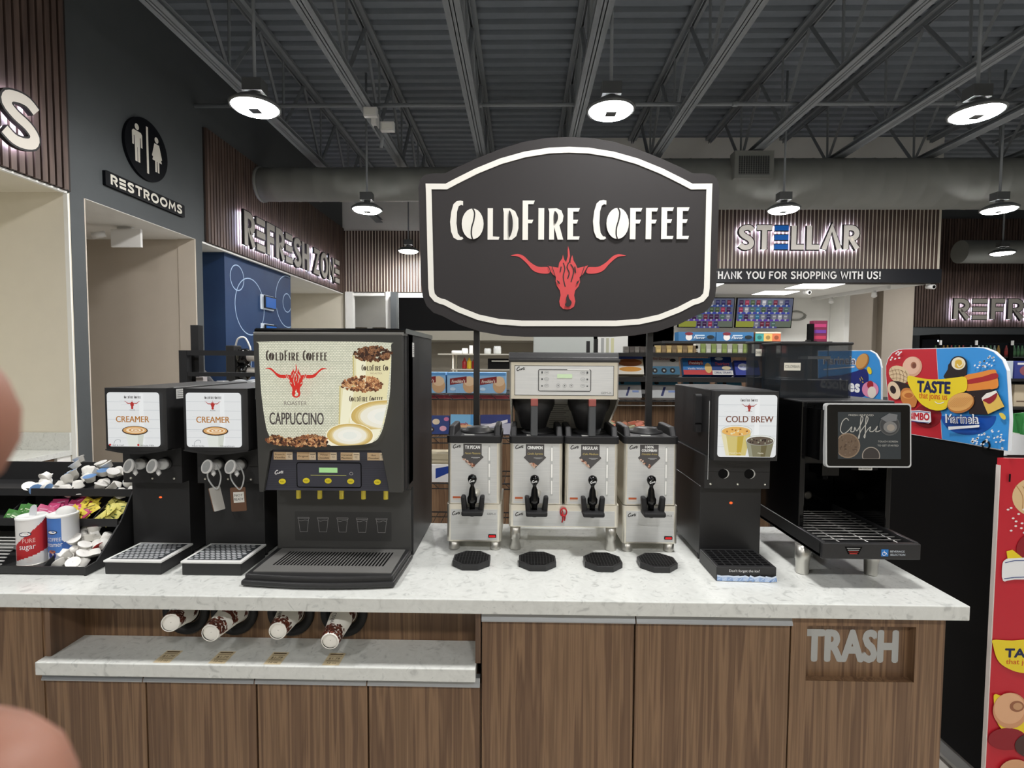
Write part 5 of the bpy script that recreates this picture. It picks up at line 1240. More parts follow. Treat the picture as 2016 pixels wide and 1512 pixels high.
# hoppers
M_SMOKE = mat('smoked_plastic', (46, 53, 60), .12, alpha=.38, spec=.5)
def hopper(x0, x1, y0, y1, z0, z1, label, word, ww):
    h = thing('bean_hopper', label, 'bean hopper', ((x0+x1)/2, y0, z0), 'smoked bean hoppers'); T = .006
    m = MB(); m.box(x0, x1, y0, y0+T, z0, z1, M_SMOKE); m.box(x0, x1, y1-T, y1, z0, z1, M_SMOKE); m.box(x0, x0+T, y0+T, y1-T, z0, z1, M_SMOKE); m.box(x1-T, x1, y0+T, y1-T, z0, z1, M_SMOKE); m.build('bin', h)
    m = MB(); m.box(x0-.004, x1+.004, y0-.004, y1+.004, z1, z1+.010, M_BLACK); m.build('lid', h, bevel=.003)
    m = MB(); m.box(x0+T, x1-T, y0+T, y1-T, z0, z0+(z1-z0)*.33, mat('dark_beans', (26, 20, 17), .5, vary=.5, scale=90, bump=.5)); m.build('beans', h)
    m = MB(); a = Art(m, (x0+(.045 if ww > .05 else .018), y0, z0+(z1-z0)*(.56 if ww > .05 else .8))); a.rect(-ww/2, ww/2, -.010, .020, paint((214, 210, 196))); a.text(word, 0, .0, .011, paint((60, 58, 54)), w=ww*.86); m.build('name_label', h)
    return h
h = hopper(1.012, 1.286, 2.06, 2.22, 1.549, 1.756, 'wide smoked hopper labelled COLOMBIAN on the bean machine', 'COLOMBIAN', .064)
m = MB(); m.box(1.13, 1.25, 2.14, 2.16, 1.70, 1.712, M_WHITE); m.build('scoop_rail', h)
m = MB(); m.box(1.115, 1.121, 2.068, 2.212, 1.55, 1.75, M_SMOKE); m.build('divider', h)
hopper(.988, 1.08, 2.24, 2.32, 1.549, 1.765, 'narrow smoked hopper labelled DARK beside the wide one', 'DARK', .026)
# ============================================================ CONDIMENTS ON THE LEFT OF THE COUNTER
def onplane(px, py, x=None, y=None, z=None):
    d = CAMM.transposed() @ Vector(((px-CX)/FPX, -(py-CY)/FPX, -1))
    k = (x-CAMP.x)/d.x if x is not None else ((y-CAMP.y)/d.y if y is not None else (z-CAMP.z)/d.z)
    return CAMP+d*k
OX0, OX1 = -2.45, -1.548
t = thing('condiment_organizer', 'black three-tier condiment organizer at the left end of the counter', 'organizer', (-1.85, 1.95, ZT))
side = [(1.797, ZT), (2.27, ZT), (2.27, 1.225), (2.16, 1.225), (2.04, 1.165), (1.97, 1.06), (1.85, .948), (1.797, .944)]
for x in (OX0, OX1-.006):
    m = MB(); m.prism(side, 'x', x, x+.006, M_BLACK); m.build('side_panel', t)
m = MB(); m.box(OX0+.006, OX1-.006, 2.262, 2.268, ZT, 1.228, M_BLACK); m.build('back_panel', t)
TIERS = ((1.800, .918, .945, 2.00), (1.955, 1.040, 1.070, 2.12), (2.035, 1.136, 1.166, 2.26))
for y, zb_, zl, yb in TIERS:
    m = MB(); m.prism([(y, zb_), (y, zl), (y+.006, zl), (y+.006, zb_+.006), (yb, zb_+.012), (yb, zb_)], 'x', OX0+.006, OX1-.006, M_BLACK); m.build('tier', t, bevel=.001)
DV = {1: (-2.03, -1.915, -1.80, -1.678), 2: (-1.83, -1.69), 0: (-1.735,)}
for k, xs in DV.items():
    y, zb_, zl, yb = TIERS[k]
    for x in xs:
        m = MB(); m.prism([(y+.02, zb_+.006), (y+.05, zl), (yb-.02, zl+.055), (yb, zl+.055), (yb, zb_+.006)], 'x', x-.002, x+.002, M_BLACK); m.build('divider', t)
M_FOILW = mat('foil_white', (226, 224, 220), .45); M_FOILB = mat('foil_blue', (110, 150, 200), .4); M_CREAMC = mat('creamer_white', (230, 228, 222), .5)
M_FOILR = mat('foil_red', (196, 60, 54), .4)
rnd = random.Random(77)
def creamer_proto(name, lid, label, group, r0=.0155, r1=.020, h=.024):
    r = thing(name, label, 'creamer cup', (0, 0, 0), group)
    m = MB(); m.lathe([(.001, 0), (r0, 0), (r1, h*.86), (r1+.003, h*.9), (r1+.003, h)], (0, 0, 0), M_CREAMC, 16, caps=False); m.build('cup', r)
    m = MB(); m.lathe([(r1+.0035, h), (r1*.8, h+.0008), (.001, h+.0008)], (0, 0, 0), lid, 16, caps=False); m.build('foil_lid', r)
    return r
pr_ = [(creamer_proto('creamer_cup', M_FOILW, 'white-lidded creamer cup heaped in the top tier', 'white creamer cups in the top tier'), 0),
       (creamer_proto('creamer_cup', M_FOILB, 'blue-lidded creamer cup heaped in the top tier', 'blue creamer cups in the top tier'), 0)]
used_ = [False, False]
def drop(proto, i, loc, rot):
    o = proto if not used_[i] else copy_tree(proto)
    used_[i] = True; o.location = loc; o.rotation_euler = rot
for n, (x0_, x1_, cnt) in enumerate(((-2.015, -1.93, 8), (-1.905, -1.81, 13), (-1.79, -1.69, 12), (-1.668, -1.572, 13))):
    for k in range(cnt):
        row = k // 3; x = x0_+(x1_-x0_)*((k % 3)+.5+rnd.uniform(-.25, .25))/3; y = 2.062+row*.034+rnd.uniform(-.006, .006); z = 1.152+row*.022+rnd.uniform(0, .008)
        i = 1 if rnd.random() < .3 else 0
        drop(pr_[i][0], i, (x, y, z), (rnd.choice((0.4, -.5, 1.9, 2.6, 3.0))+rnd.uniform(-.3, .3), rnd.uniform(-.7, .7), rnd.uniform(0, 6)))
used2 = [False, False]; pr2 = [creamer_proto('creamer_cup', M_FOILW, 'white creamer cup heaped in the bottom tier', 'creamer cups in the bottom tier'), creamer_proto('creamer_cup', M_FOILR, 'red-lidded creamer cup heaped in the bottom tier', 'red creamer cups in the bottom tier')]
used_ = used2
for k in range(26):
    row = k // 5; x = -1.705+.122*((k % 5)+.5+rnd.uniform(-.2, .2))/5; y = 1.835+row*.030; z = .93+row*.020+rnd.uniform(0, .005)
    i = 1 if (row > 1 and rnd.random() < .5) else 0
    drop(pr2[i], i, (x, y, z), (rnd.choice((.5, 2.2, 2.8))+rnd.uniform(-.3, .3), rnd.uniform(-.6, .6), rnd.uniform(0, 6)))
def packet(mt, ink, label, group, w=.058, h=.036):
    m = MB(); nx, ny = 5, 4; vs = []; fs = []
    for s in (1, -1):
        b = len(vs)
        for i in range(nx+1):
            for j in range(ny+1):
                u, v = i/nx, j/ny; e = min(u, 1-u, v, 1-v)
                vs.append(((u-.5)*w, s*(.0004+.0026*min(1, e*5)), (v-.5)*h))
        for i in range(nx):
            for j in range(ny):
                q = (b+i*(ny+1)+j, b+(i+1)*(ny+1)+j, b+(i+1)*(ny+1)+j+1, b+i*(ny+1)+j+1); fs.append(q if s < 0 else q[::-1])
    m.add(vs, fs, mt, True); a = Art(m, (0, -.0031, 0), eps=1e-4); a.line([(-.02, -.004), (.018, .003)], .004, ink); a.line([(-.018, -.010), (.008, -.010)], .002, ink)
    return m.build('sweetener_packet', label=label, cat='packet', group=group, origin=(0, 0, 0))
PINK = mat('packet_pink', (196, 66, 116), .5); YEL = mat('packet_yellow', (228, 208, 70), .5); PYEL = mat('packet_pale_yellow', (226, 218, 120), .5); GRN = mat('packet_green', (70, 130, 60), .5)
PROTO = {}
for key, mt, ik, lb, gp in (('p', PINK, paint((230, 170, 196)), 'pink sweetener packet leaning in the middle tier', 'pink packets in the middle tier'), ('y', YEL, paint((120, 100, 30)), 'bright yellow sweetener packet leaning in the middle tier', 'bright yellow packets in the middle tier'), ('q', PYEL, paint((80, 110, 60)), 'pale yellow sweetener packet leaning at the right of the middle tier', 'pale yellow packets in the middle tier'), ('g', GRN, paint((220, 230, 200)), 'green sweetener packet leaning at the left of the middle tier', 'green packets in the middle tier')):
    PROTO[key] = [packet(mt, ik, lb, gp), False]
def lean(key, x, y, z, rx, rz, ry):
    p = PROTO[key]; o = p[0]
    if p[1]: o = p[0].copy(); COL.objects.link(o)
    p[1] = True; o.location = (x, y, z); o.rotation_euler = (rx, ry, rz)
for key, x0_, x1_, n in (('g', -2.0, -1.95, 6), ('p', -1.90, -1.845, 9), ('p', -1.81, -1.715, 10), ('y', -1.815+.035, -1.705, 0), ('y', -1.80, -1.705, 0)):
    for k in range(n):
        lean(key, x0_+(x1_-x0_)*rnd.random(), 1.982+.009*k, 1.066+.0045*k+rnd.uniform(-.003, .003), -.85+rnd.uniform(-.35, .35), rnd.uniform(-.5, .5), rnd.uniform(-.6, .6))
for key, x0_, x1_ in (('y', -1.80, -1.73), ('q', -1.655, -1.60)):
    for k in range(13):
        lean(key, x0_+(x1_-x0_)*rnd.random()+ (.03 if key == 'y' else 0), 1.978+.007*k, 1.064+.0035*k+rnd.uniform(-.003, .003), -.7+rnd.uniform(-.4, .3), rnd.uniform(-.6, .6), rnd.uniform(-.7, .7))
# canisters
def canister(x, y, label, blue):
    t = thing('canister', label, 'canister', (x, y, ZT+.006)); z0 = ZT+.012; H = .168; R = .047
    top = mat('canister_white', (230, 230, 228), .45)
    m = MB(); n = 96
    def col(ang, h):
        a_ = math.degrees(ang)     # measured from the camera side, right positive
        if blue:
            if -60 < a_ < 32: return (74, 122, 196) if h > .22+.0*a_ else (214, 222, 236)
            if a_ >= 32: return (226, 228, 232) if h > .52-.005*(a_-32) else (52, 92, 164)
            return (230, 230, 230)
        if a_ < -32: return (214, 200, 196) if int(h*16) % 2 else (228, 224, 222)
        return (186, 40, 44) if .10+.0016*(a_+32) < h < .44+.0044*(a_+32) else (228, 226, 224)
    rows = 44; vs = []
    for j in range(rows+1):
        for i in range(n): q = -PI+2*PI*i/n; vs.append((x+R*math.sin(q), y-R*math.cos(q), z0+H*j/rows))
    for j in range(rows):
        for i in range(n):
            q = -PI+2*PI*(i+.5)/n; b = [j*n+i, j*n+(i+1) % n, (j+1)*n+(i+1) % n, (j+1)*n+i]
            m.add([vs[k] for k in b], [(0, 1, 2, 3)], paint(col(q, (j+.5)/rows)), True)
    def wrap(txt, a0, z, h, k, mt, bold=0.0):
        vs_, fs_ = text_tris(txt); s_ = h/(CAPH or .7)
        m.add([(x+(R+.0007)*math.sin(a0+u*s_*k/R), y-(R+.0007)*math.cos(a0+u*s_*k/R), z+v*s_) for u, v in vs_], fs_, mt)
    def oval(a0, z, ra, rz, mt, off):
        m.add([(x+(R+off)*math.sin(a0+ra/R*math.cos(2*PI*i/20)), y-(R+off)*math.cos(a0+ra/R*math.cos(2*PI*i/20)), z+rz*math.sin(2*PI*i/20)) for i in range(20)], [tuple(range(20))], mt)
    W = paint((236, 236, 236)); N = paint((24, 30, 60))
    if blue:
        oval(-.05, z0+.116, .018, .008, N, .0008); oval(-.05, z0+.116, .015, .005, W, .001); wrap('COFFEE', -.5, z0+.082, .013, .75, W); wrap('creamer', -.66, z0+.062, .017, .72, W, .02)
        oval(-.10, z0+.030, .014, .016, paint((50, 60, 140)), .0009); oval(-.10, z0+.043, .013, .006, paint((196, 120, 84)), .0011); wrap('COFFEE', .95, z0+.085, .010, .7, W); wrap('creamer', .92, z0+.066, .015, .7, W, .02)
    else:
        oval(.30, z0+.118, .019, .009, N, .0008); oval(.30, z0+.118, .016, .006, W, .001); wrap('PURE', .10, z0+.086, .015, .75, paint((236, 196, 190))); wrap('sugar', -.12, z0+.062, .020, .78, W, .02)
        for i in range(3): wrap('~~~~', .35, z0+.024-i*.006, .006, .8, paint((220, 180, 170)))
        for i in range(7): wrap('12 34', -1.25, z0+.035+i*.013, .004, .8, paint((130, 60, 60)))
    m.build('label_wall', t)
    m = MB(); m.lathe([(R+.001, 0), (R+.0015, .006), (R-.004, .010), (R-.006, .006), (.001, .006)], (x, y, z0+H), top, 40, caps=False); m.build('rim', t)
    if blue:
        m = MB(); m.ball((x+.002, y+.012, z0+H+.006), (.036, .026, .026), top, 24, 12); m.build('flip_lid', t)
    else:
        m = MB(); a = Art(m, (x-.002, y+.004, z0+H+.004), (1, .1, 0), (.1, .1, 1)); a.solid(cr([(-.010, 0), (-.011, .03), (0, .042), (.011, .03), (.010, 0)], 4), -.0015, .0015, mat('pour_tab', (206, 208, 212), .4)); m.build('pour_tab', t)
    m = MB(); m.lathe([(R+.001, -.002), (R+.001, .003)], (x, y, z0), M_STEEL, 36); m.build('base_ring', t)
text_tris('H'); CAPH = max(y for x, y in text_tris('H')[0])
canister(-1.826, 1.892, 'white and red sugar canister with its pour tab open', False)
canister(-1.737, 1.925, 'blue and white creamer canister with a domed flip lid', True)
t = thing('stir_stick_bundle', 'clear wrapped stirrers lying at the left end of the organizer', 'stirrers', (-1.98, 1.86, ZT+.02), None)
for i in range(9):
    m = MB(); y = 1.84+i*.010; m.box(-2.10, -1.90, y, y+.006, .932+i*.009, .935+i*.009, mat('clear_wrap', (206, 206, 204), .25)); m.build('stirrer', t)

# ============================================================ BEHIND THE ISLAND
# black rack with rails and a shelf of clear lids
t = thing('rail_rack', 'black square-tube rack standing behind the creamer dispensers', 'rack', (-1.45, 2.9, 0))
for x, y, z in ((-1.838, 2.93, 1.875), (-1.868, 2.87, 1.733), (-.98, 2.9, 1.735)):
    m = MB(); m.box(x-.022, x+.022, y-.022, y+.022, 0, z, M_BLACKM); m.build('post', t)
for z0_, z1_ in ((1.705, 1.733), (1.590, 1.612)):
    m = MB(); m.box(-1.868, -.96, 2.85, 2.88, z0_, z1_, M_BLACKM); m.build('rail', t)
m = MB(); m.box(-1.86, -.96, 2.85, 3.25, 1.53, 1.545, M_BLACKM); m.build('shelf', t)
CLR = mat('clear_lid', (214, 218, 220), .12, spec=.6)
p0 = None
for i in range(7):
    x = -1.72+i*.052; 
    if p0 is None:
        m = MB(); m.lathe([(.042, 0), (.043, .005), (.036, .012), (.028, .016), (.001, .016)], (x, 2.97, 1.545), CLR, 20); p0 = m.build('clear_lid', label='clear plastic cup lid on the rack shelf behind the creamers', cat='cup lid', group='clear lids on the rack shelf', origin=(x, 2.97, 1.545))
    else:
        o = p0.copy(); COL.objects.link(o); o.location = (x, 2.97+.03*(i % 2), 1.545+(.0 if i % 3 else .001)); o.rotation_euler = (rnd.uniform(-.3, .3), rnd.uniform(-.3, .3), 0)
m = MB(); m.box(-1.83, -1.79, 2.90, 2.94, 1.545, 1.585, paint((214, 206, 204))); m.build('cup_box', label='small white box at the left end of the rack shelf', cat='box')
# drinks counter along the blue wall with cup dispensers
t = thing('drinks_counter', 'dark drinks counter in front of the blue wall', 'counter', (-2.4, 4.6, 0))
m = MB(); m.box(-2.95, -1.7, 4.4, 5.0, 0, .88, M_WOOD); m.build('carcass', t)
m = MB(); m.box(-2.98, -1.68, 4.37, 5.03, .88, .92, M_QUARTZ); m.build('top', t)
t = thing('cup_tower', 'black upright dispenser tower with two sideways cup stacks', 'cup dispenser', (-2.53, 4.6, .92))
m = MB(); m.box(-2.575, -2.495, 4.5, 4.62, .92, 1.80, M_BLACK); m.build('tower', t, bevel=.008)
for z in (1.70, 1.57):
    m = MB(); m.lathe([(.02, 0), (.075, .03), (.075, .09), (.05, .10)], (-2.50, 4.55, z), M_GLOSS, 24, axis=(1, 0, 0)); h_ = m.build('holder', t)
    m = MB(); m.lathe([(.038, .09), (.04, .40), (.036, .41)], (-2.50, 4.55, z), paint((222, 216, 208)), 20, axis=(1, 0, 0)); m.lathe([(.0405, .20), (.0405, .26)], (-2.50, 4.55, z), paint((190, 110, 84)), 20, axis=(1, 0, 0), caps=False); m.build('cup_stack', h_)
m = MB(); m.tube(cr([(-2.53, 4.58, 1.79), (-2.50, 4.57, 1.86), (-2.44, 4.57, 1.87), (-2.40, 4.57, 1.80), (-2.39, 4.57, 1.76)], 5, False), .008, M_WHITE, 8); m.build('loop', t)
m = MB(); m.tube([(-2.98, 4.62, 1.62), (-2.86, 4.62, 1.55), (-2.66, 4.62, 1.30), (-2.62, 4.62, .93)], .04, M_RUBBER, 10); m.build('sleeve_stack', label='dark tube leaning beside the cup tower', cat='tube')

# till counter, prep shelves and kitchen
t = thing('till_counter', 'walnut-fronted till counter behind the snack racks', 'counter', (.3, 5.3, 0))
m = MB(); m.box(-2.2, 3.0, 5.2, 5.8, 0, 1.33, M_WOOD); m.build('front', t)
m = MB(); m.box(-2.22, 3.02, 5.16, 5.85, 1.33, 1.36, M_BLACK); m.build('top', t)
t = thing('range_hood', 'black and steel range hood in the kitchen', 'range hood', (-.9, 10, 2.03))
m = MB(); m.box(-2.24, .9, 9.5, 10.9, 2.20, 2.80, M_DARK); m.build('canopy', t)
m = MB(); m.box(-.5, .2, 10.2, 10.8, 2.80, DECK+.02, M_STEELB); m.build('flue', t)
m = MB(); m.box(-2.1, .9, 9.5, 10.9, 2.03, 2.20, mat('hood_steel', (150, 146, 134), .45, metal=.5)); m.build('steel_band', t)
m = MB(); m.box(-2.2, .95, 10.98, 11.05, .8, 2.2, mat('backsplash_steel', (158, 153, 140), .4, metal=.5)); m.build('steel_backsplash', label='dull steel backsplash under the kitchen hood', cat='backsplash')
t = thing('prep_shelf', 'steel prep table with two upper shelves in the kitchen', 'shelf', (-.7, 8.2, 0))
for x in (-1.05, -.03):
    for y in (8.0, 8.4):
        m = MB(); m.cyl((x, y, 0), (x, y, 1.765), .016, .016, M_STEEL, 12); m.build('leg', t)
for z in (.88, 1.52, 1.755):
    m = MB(); m.box(-1.28 if z > 1.6 else -1.08, .0, 7.96, 8.44, z, z+.018, M_STEEL); m.build('shelf', t)
def pot(x, r, h, mt, label, z=1.773):
    m = MB(); m.lathe([(r*.9, 0), (r, h*.1), (r, h*.8), (r*.9, h*.85), (r*.9, h)], (x, 8.15, z), mt, 20); m.build('tub', label=label, cat='container', group='white tubs on the prep shelf')
WTUB = mat('tub_white', (226, 226, 224), .4)
pot(-1.01, .085, .05, WTUB, 'flat white tub at the left end of the upper prep shelf'); pot(-.885, .05, .085, WTUB, 'round white tub second from left on the upper prep shelf'); pot(-.79, .03, .13, WTUB, 'slim white tub beside the left sign post'); pot(-.53, .055, .085, mat('tub_clear', (186, 188, 186), .2), 'pale clear tub on the upper prep shelf'); pot(-.38, .06, .12, mat('tub_clear', (186, 188, 186), .2), 'taller clear tub at the right of the upper prep shelf')
def squeeze(x, rgb, label):
    t = thing('squeeze_bottle', label, 'sauce bottle', (x, 8.12, 1.538), 'squeeze bottles on the prep shelf'); mt = mat('sauce_%d' % rgb[0], rgb, .35)
    m = MB(); m.lathe([(.034, 0), (.036, .02), (.036, .11), (.026, .125)], (x, 8.12, 1.538), mt, 18); m.build('bottle', t)
    m = MB(); m.lathe([(.026, .125), (.020, .14), (.008, .175)], (x, 8.12, 1.538), mt, 14); m.build('nozzle', t)
squeeze(-.89, (150, 20, 24), 'red sauce bottle left of the yellow one'); squeeze(-.815, (206, 180, 40), 'yellow sauce bottle between two red ones'); squeeze(-.735, (152, 22, 26), 'red sauce bottle right of the yellow one')
t = thing('prep_oven', 'black countertop oven on the prep shelf', 'oven', (-.25, 8.2, 1.538))
m = MB(); m.box(-.52, -.03, 8.02, 8.4, 1.538, 1.70, M_DARK); m.build('body', t); m = MB(); m.box(-.46, -.14, 8.005, 8.02, 1.655, 1.67, M_STEEL); m.build('handle', t)
t = thing('till_monitor', 'pale grey monitor back behind the twin brewer', 'monitor', (.42, 5.4, 1.36))
m = MB(); m.box(.12, .74, 5.40, 5.43, 1.70, 2.02, mat('monitor_grey', (170, 174, 170), .5)); m.build('panel', t, bevel=.01)
m = MB(); m.box(.38, .46, 5.43, 5.47, 1.36, 1.8, M_BLACK); m.box(.30, .54, 5.36, 5.54, 1.36, 1.37, M_BLACK); m.build('stand', t)
m = MB(); m.box(.765, 1.07, 5.3, 5.31, 1.67, 1.95, paint((206, 206, 202))); a = Art(m, (.9, 5.3, 1.8)); [a.rect(-.10+.05*i, -.07+.05*i, -.09, .11, paint((150+20*i, 152+18*i, 150))) for i in range(3)]; m.box(.8, .83, 5.31, 5.4, 1.36, 1.7, M_BLACK); m.build('notice_board', label='white notice sheet standing right of the monitor', cat='notice')

# ------------------------------------------------------------ snack boxes
def snack_box(cx_, y, z, w, h, dep, base, label, art=None, tilt=0.0, yaw=0.0, group='snack boxes on the racks'):
    """carton standing on z; art(a, w, h) prints the front"""
    t = thing('snack_box', label, 'snack box', (cx_, y, z), group)
    if tilt: dep = min(dep, .05); t.location.z += dep*math.sin(-tilt)+.001; z += dep*math.sin(-tilt)+.001
    m = MB(); m.box(cx_-w/2, cx_+w/2, y, y+dep, z, z+h, paint(base)); m.build('carton', t)
    if art:
        m = MB(); a = Art(m, (cx_, y, z), eps=6e-4); art(a, w, h); m.build('front_print', t)
    t.rotation_euler = (tilt, 0, yaw); return t
def pr_muffin(a, w, h):
    a.rect(-w*.5, w*.5, h*.86, h, paint((92, 150, 206))); a.ell(w*.27, h*.36, w*.22, h*.36, paint((206, 166, 126)), 0, 20); a.ell(w*.27, h*.58, w*.19, h*.24, paint((226, 196, 160)), 0, 20)
    a.poly([(-w*.40, h*.40), (w*.18, h*.52), (w*.18, h*.82), (-w*.40, h*.70)], paint((126, 32, 34))); a.text("Freshley's", -w*.11, h*.50, h*.16, paint((236, 226, 214)), w=w*.46, shear=.2, bold=.02, rot=.06); a.ell(-w*.3, h*.2, w*.1, h*.08, paint((196, 220, 240)))
def pr_cookies(a, w, h):
    a.poly([(-w/2, 0), (w/2, 0), (w/2, h), (-w/2, h)], paint((40, 62, 124)))
    for u, v, r, c in ((-.05, .66, .26, (226, 206, 176)), (.25, .30, .24, (222, 166, 186)), (-.25, .24, .24, (46, 30, 30)), (-.25, .24, .11, (226, 222, 214)), (.38, .8, .18, (196, 110, 150)), (-.42, .82, .14, (236, 232, 226))): a.ell(max(-w*.5+r*w*.6, min(w*.5-r*w*.6, u*w)), v*h, r*w*.6, r*h*.6, paint(c), 0, 18)
def pr_wafer(a, w, h):
    a.rect(-w/2, w/2, 0, h*.42, paint((214, 208, 200))); a.ell(-.05*w, h*.36, w*.34, h*.16, paint((222, 176, 132))); a.text('Fresh', -w*.1, h*.45, h*.16, paint((180, 50, 50)), w=w*.4, bold=.02); a.rect(w*.2, w*.5, h*.5, h, paint((84, 156, 214)))
def pr_dark(a, w, h):
    a.rect(-w/2, w/2, 0, h*.55, paint((176, 176, 190))); a.poly([(-w*.4, h*.3), (w*.4, h*.6), (w*.4, h*.75), (-w*.4, h*.45)], paint((226, 222, 226)))
def pr_cakes(a, w, h):
    a.rect(-w/2, w/2, 0, h*.5, paint((232, 226, 214))); a.ell(0, h*.27, w*.42, h*.13, paint((216, 150, 50))); a.ell(0, h*.62, w*.45, h*.2, paint((150, 88, 46))); a.rect(-w/2, w/2, h*.8, h, paint((70, 90, 160)))
def pr_minis(a, w, h):
    a.rect(-w/2, w/2, 0, h*.42, paint((60, 110, 140))); 
    for u in (-.32, -.02, .26): a.ell(u*w, h*.2, w*.09, h*.13, paint((24, 22, 24))); a.ell(u*w, h*.2, w*.035, h*.05, paint((160, 170, 170)))
    a.text('Mini Donuts', -w*.1, h*.74, h*.12, paint((150, 40, 60)), w=w*.6, shear=.2); a.ell(w*.3, h*.72, w*.1, h*.08, paint((40, 36, 38)))
def pr_logo(a, w, h):
    a.rect(-w/2, w/2, 0, h*.28, paint((200, 66, 70))); a.ell(w*.36, h*.4, w*.12, h*.3, paint((232, 196, 120))); a.rect(-w*.3, w*.2, h*.58, h*.84, paint((150, 44, 48))); a.text("Freshley's", -w*.05, h*.63, h*.15, paint((236, 230, 224)), w=w*.44, shear=.2, bold=.02); a.text('Vanilla Wafers', -w*.05, h*.31, h*.10, paint((236, 236, 236)), w=w*.6, bold=.01)
def pr_straws(a, w, h):
    a.rect(-w/2, w/2, 0, h*.22, paint((232, 232, 230))); a.text('CEREAL STRAWS', 0, h*.06, h*.10, paint((30, 50, 110)), w=w*.84, bold=.02); a.ell(-w*.1, h*.82, w*.2, h*.08, paint((210, 220, 236))); a.text('Twirlers', 0, h*.48, h*.16, paint((176, 70, 80)), w=w*.7, shear=.2, bold=.02); a.ell(w*.2, h*.34, w*.22, h*.10, paint((210, 196, 160)))
def pr_blue(a, w, h):
    a.ell(-w*.15, h*.55, w*.22, h*.24, paint((206, 212, 232))); a.text('Blues', -w*.15, h*.49, h*.14, paint((40, 60, 150)), w=w*.3, shear=.2, bold=.02); a.rect(w*.15, w*.45, h*.5, h*.85, paint((36, 36, 50)))
def pr_arrow(a, w, h):
    a.poly([(0, h*.2), (w*.5, h*.55), (w*.5, h*.95), (0, h*.8)], paint((30, 60, 140))); a.rect(-w*.4, -w*.2, h*.1, h*.26, paint((40, 40, 44))); a.text('S', -w*.25, h*.7, h*.18, paint((190, 30, 44)))
def pr_wstripe(a, w, h):
    a.poly([(-w*.1, h*.1), (-w*.02, h*.1), (w*.1, h*.62), (w*.02, h*.62)], paint((30, 40, 96))); a.rect(w*.16, w*.4, h*.3, h*.42, paint((120, 140, 190))); a.rect(-w/2, w/2, h*.74, h, paint((60, 120, 150))); a.ell(-w*.2, h*.86, w*.08, h*.09, paint((26, 26, 28)))
# left wire rack
t = thing('wire_rack', 'black wire snack rack left of the twin brewer', 'rack', (-.48, 4.3, 0))
for x in (-.97, .02):
    for y in (4.22, 4.66):
        m = MB(); m.cyl((x, y, 0), (x, y, 1.47), .012, .012, M_BLACKM, 10); m.build('post', t)
for z in (1.41, 1.055, .68, .3):
    m = MB()
    for y in (4.20, 4.68): m.cyl((-.97, y, z), (.02, y, z), .006, .006, M_BLACKM, 8); m.cyl((-.97, y, z-.045), (.02, y, z-.045), .005, .005, M_BLACKM, 8)
    for i in range(15): x = -.95+.068*i; m.cyl((x, 4.20, z), (x, 4.68, z), .003, .003, M_BLACKM, 6)
    for i in range(9): x = -.95+.117*i; m.cyl((x, 4.20, z), (x+.05, 4.20, z-.045), .003, .003, M_BLACKM, 6)
    m.build('wire_shelf', t)
m = MB(); m.box(-.95, .0, 4.30, 4.305, 1.365, 1.395, paint((150, 60, 70))); m.build('shelf_strip', t)
snack_box(-.745, 4.25, 1.414, .25, .168, .17, (142, 186, 224), 'light blue muffin box at the left end of the wire rack', pr_muffin); snack_box(-.49, 4.25, 1.414, .235, .168, .17, (142, 186, 224), 'light blue muffin box behind the left sign post', pr_muffin); snack_box(-.245, 4.25, 1.414, .235, .168, .17, (142, 186, 224), 'light blue muffin box beside the twin brewer', pr_muffin)
snack_box(-.70, 4.30, 1.058, .20, .155, .1, (40, 62, 124), 'dark blue cookie box on the second wire shelf', pr_cookies, -.2); snack_box(-.47, 4.30, 1.058, .24, .165, .1, (120, 180, 220), 'pale wafer box on the second wire shelf', pr_wafer, -.2); snack_box(-.21, 4.30, 1.058, .25, .165, .1, (36, 48, 110), 'navy snack box on the second wire shelf', pr_dark, -.2, .15)
snack_box(-.62, 4.28, .683, .30, .225, .2, (186, 176, 150), 'tan carton behind the leftmost coffee server', lambda a, w, h: [a.line([(-w*.5, h*(.3+.12*i)), (w*.5, h*(.3+.12*i))], .004, paint((160, 150, 126))) for i in range(5)])
snack_box(-.70, 4.23, .683, .22, .14, .04, (226, 226, 226), 'white and blue snack box behind the leftmost coffee server', pr_arrow)
# right rack
t = thing('snack_rack', 'black snack rack between the twin brewer and the cold brew dispenser', 'rack', (1.4, 4.4, 0))
for x in (.60, 2.3):
    for y in (4.25, 4.75):
        m = MB(); m.box(x-.015, x+.015, y-.015, y+.015, 0, 1.86, M_BLACKM); m.build('upright', t)
for z, th in ((1.75, .03), (1.55, .035), (1.09, .03), (.7, .03)):
    m = MB(); m.box(.6, 2.3, 4.24, 4.76, z-th, z, M_BLACKM); m.build('shelf', t)
m = MB()
for y in (4.22, 4.72): m.cyl((.6, y, 1.36), (2.3, y, 1.36), .006, .006, M_BLACKM, 8); m.cyl((.6, y, 1.325), (2.3, y, 1.325), .005, .005, M_STEELD, 8)
for i in range(22): m.cyl((.62+.08*i, 4.22, 1.36), (.62+.08*i, 4.72, 1.36), .003, .003, M_BLACKM, 6)
m.build('wire_shelf', t)
for c, w, base, fn, lb, h in ((.90, .22, (206, 190, 160), pr_cakes, 'orange and brown cake box at the left of the snack rack', .17), (1.18, .25, (222, 222, 220), pr_minis, 'white mini donut box right of the sign post', .175), (1.455, .24, (50, 120, 190), pr_logo, 'blue and red wafer box on the snack rack', .15), (1.655, .17, (32, 64, 132), pr_straws, 'dark blue CEREAL STRAWS box on the snack rack', .175), (1.86, .20, (40, 60, 160), pr_blue, 'royal blue box beside the smoked hopper', .13)):
    snack_box(c, 4.32, 1.552, w, h, .12, base, lb, fn, -.42)
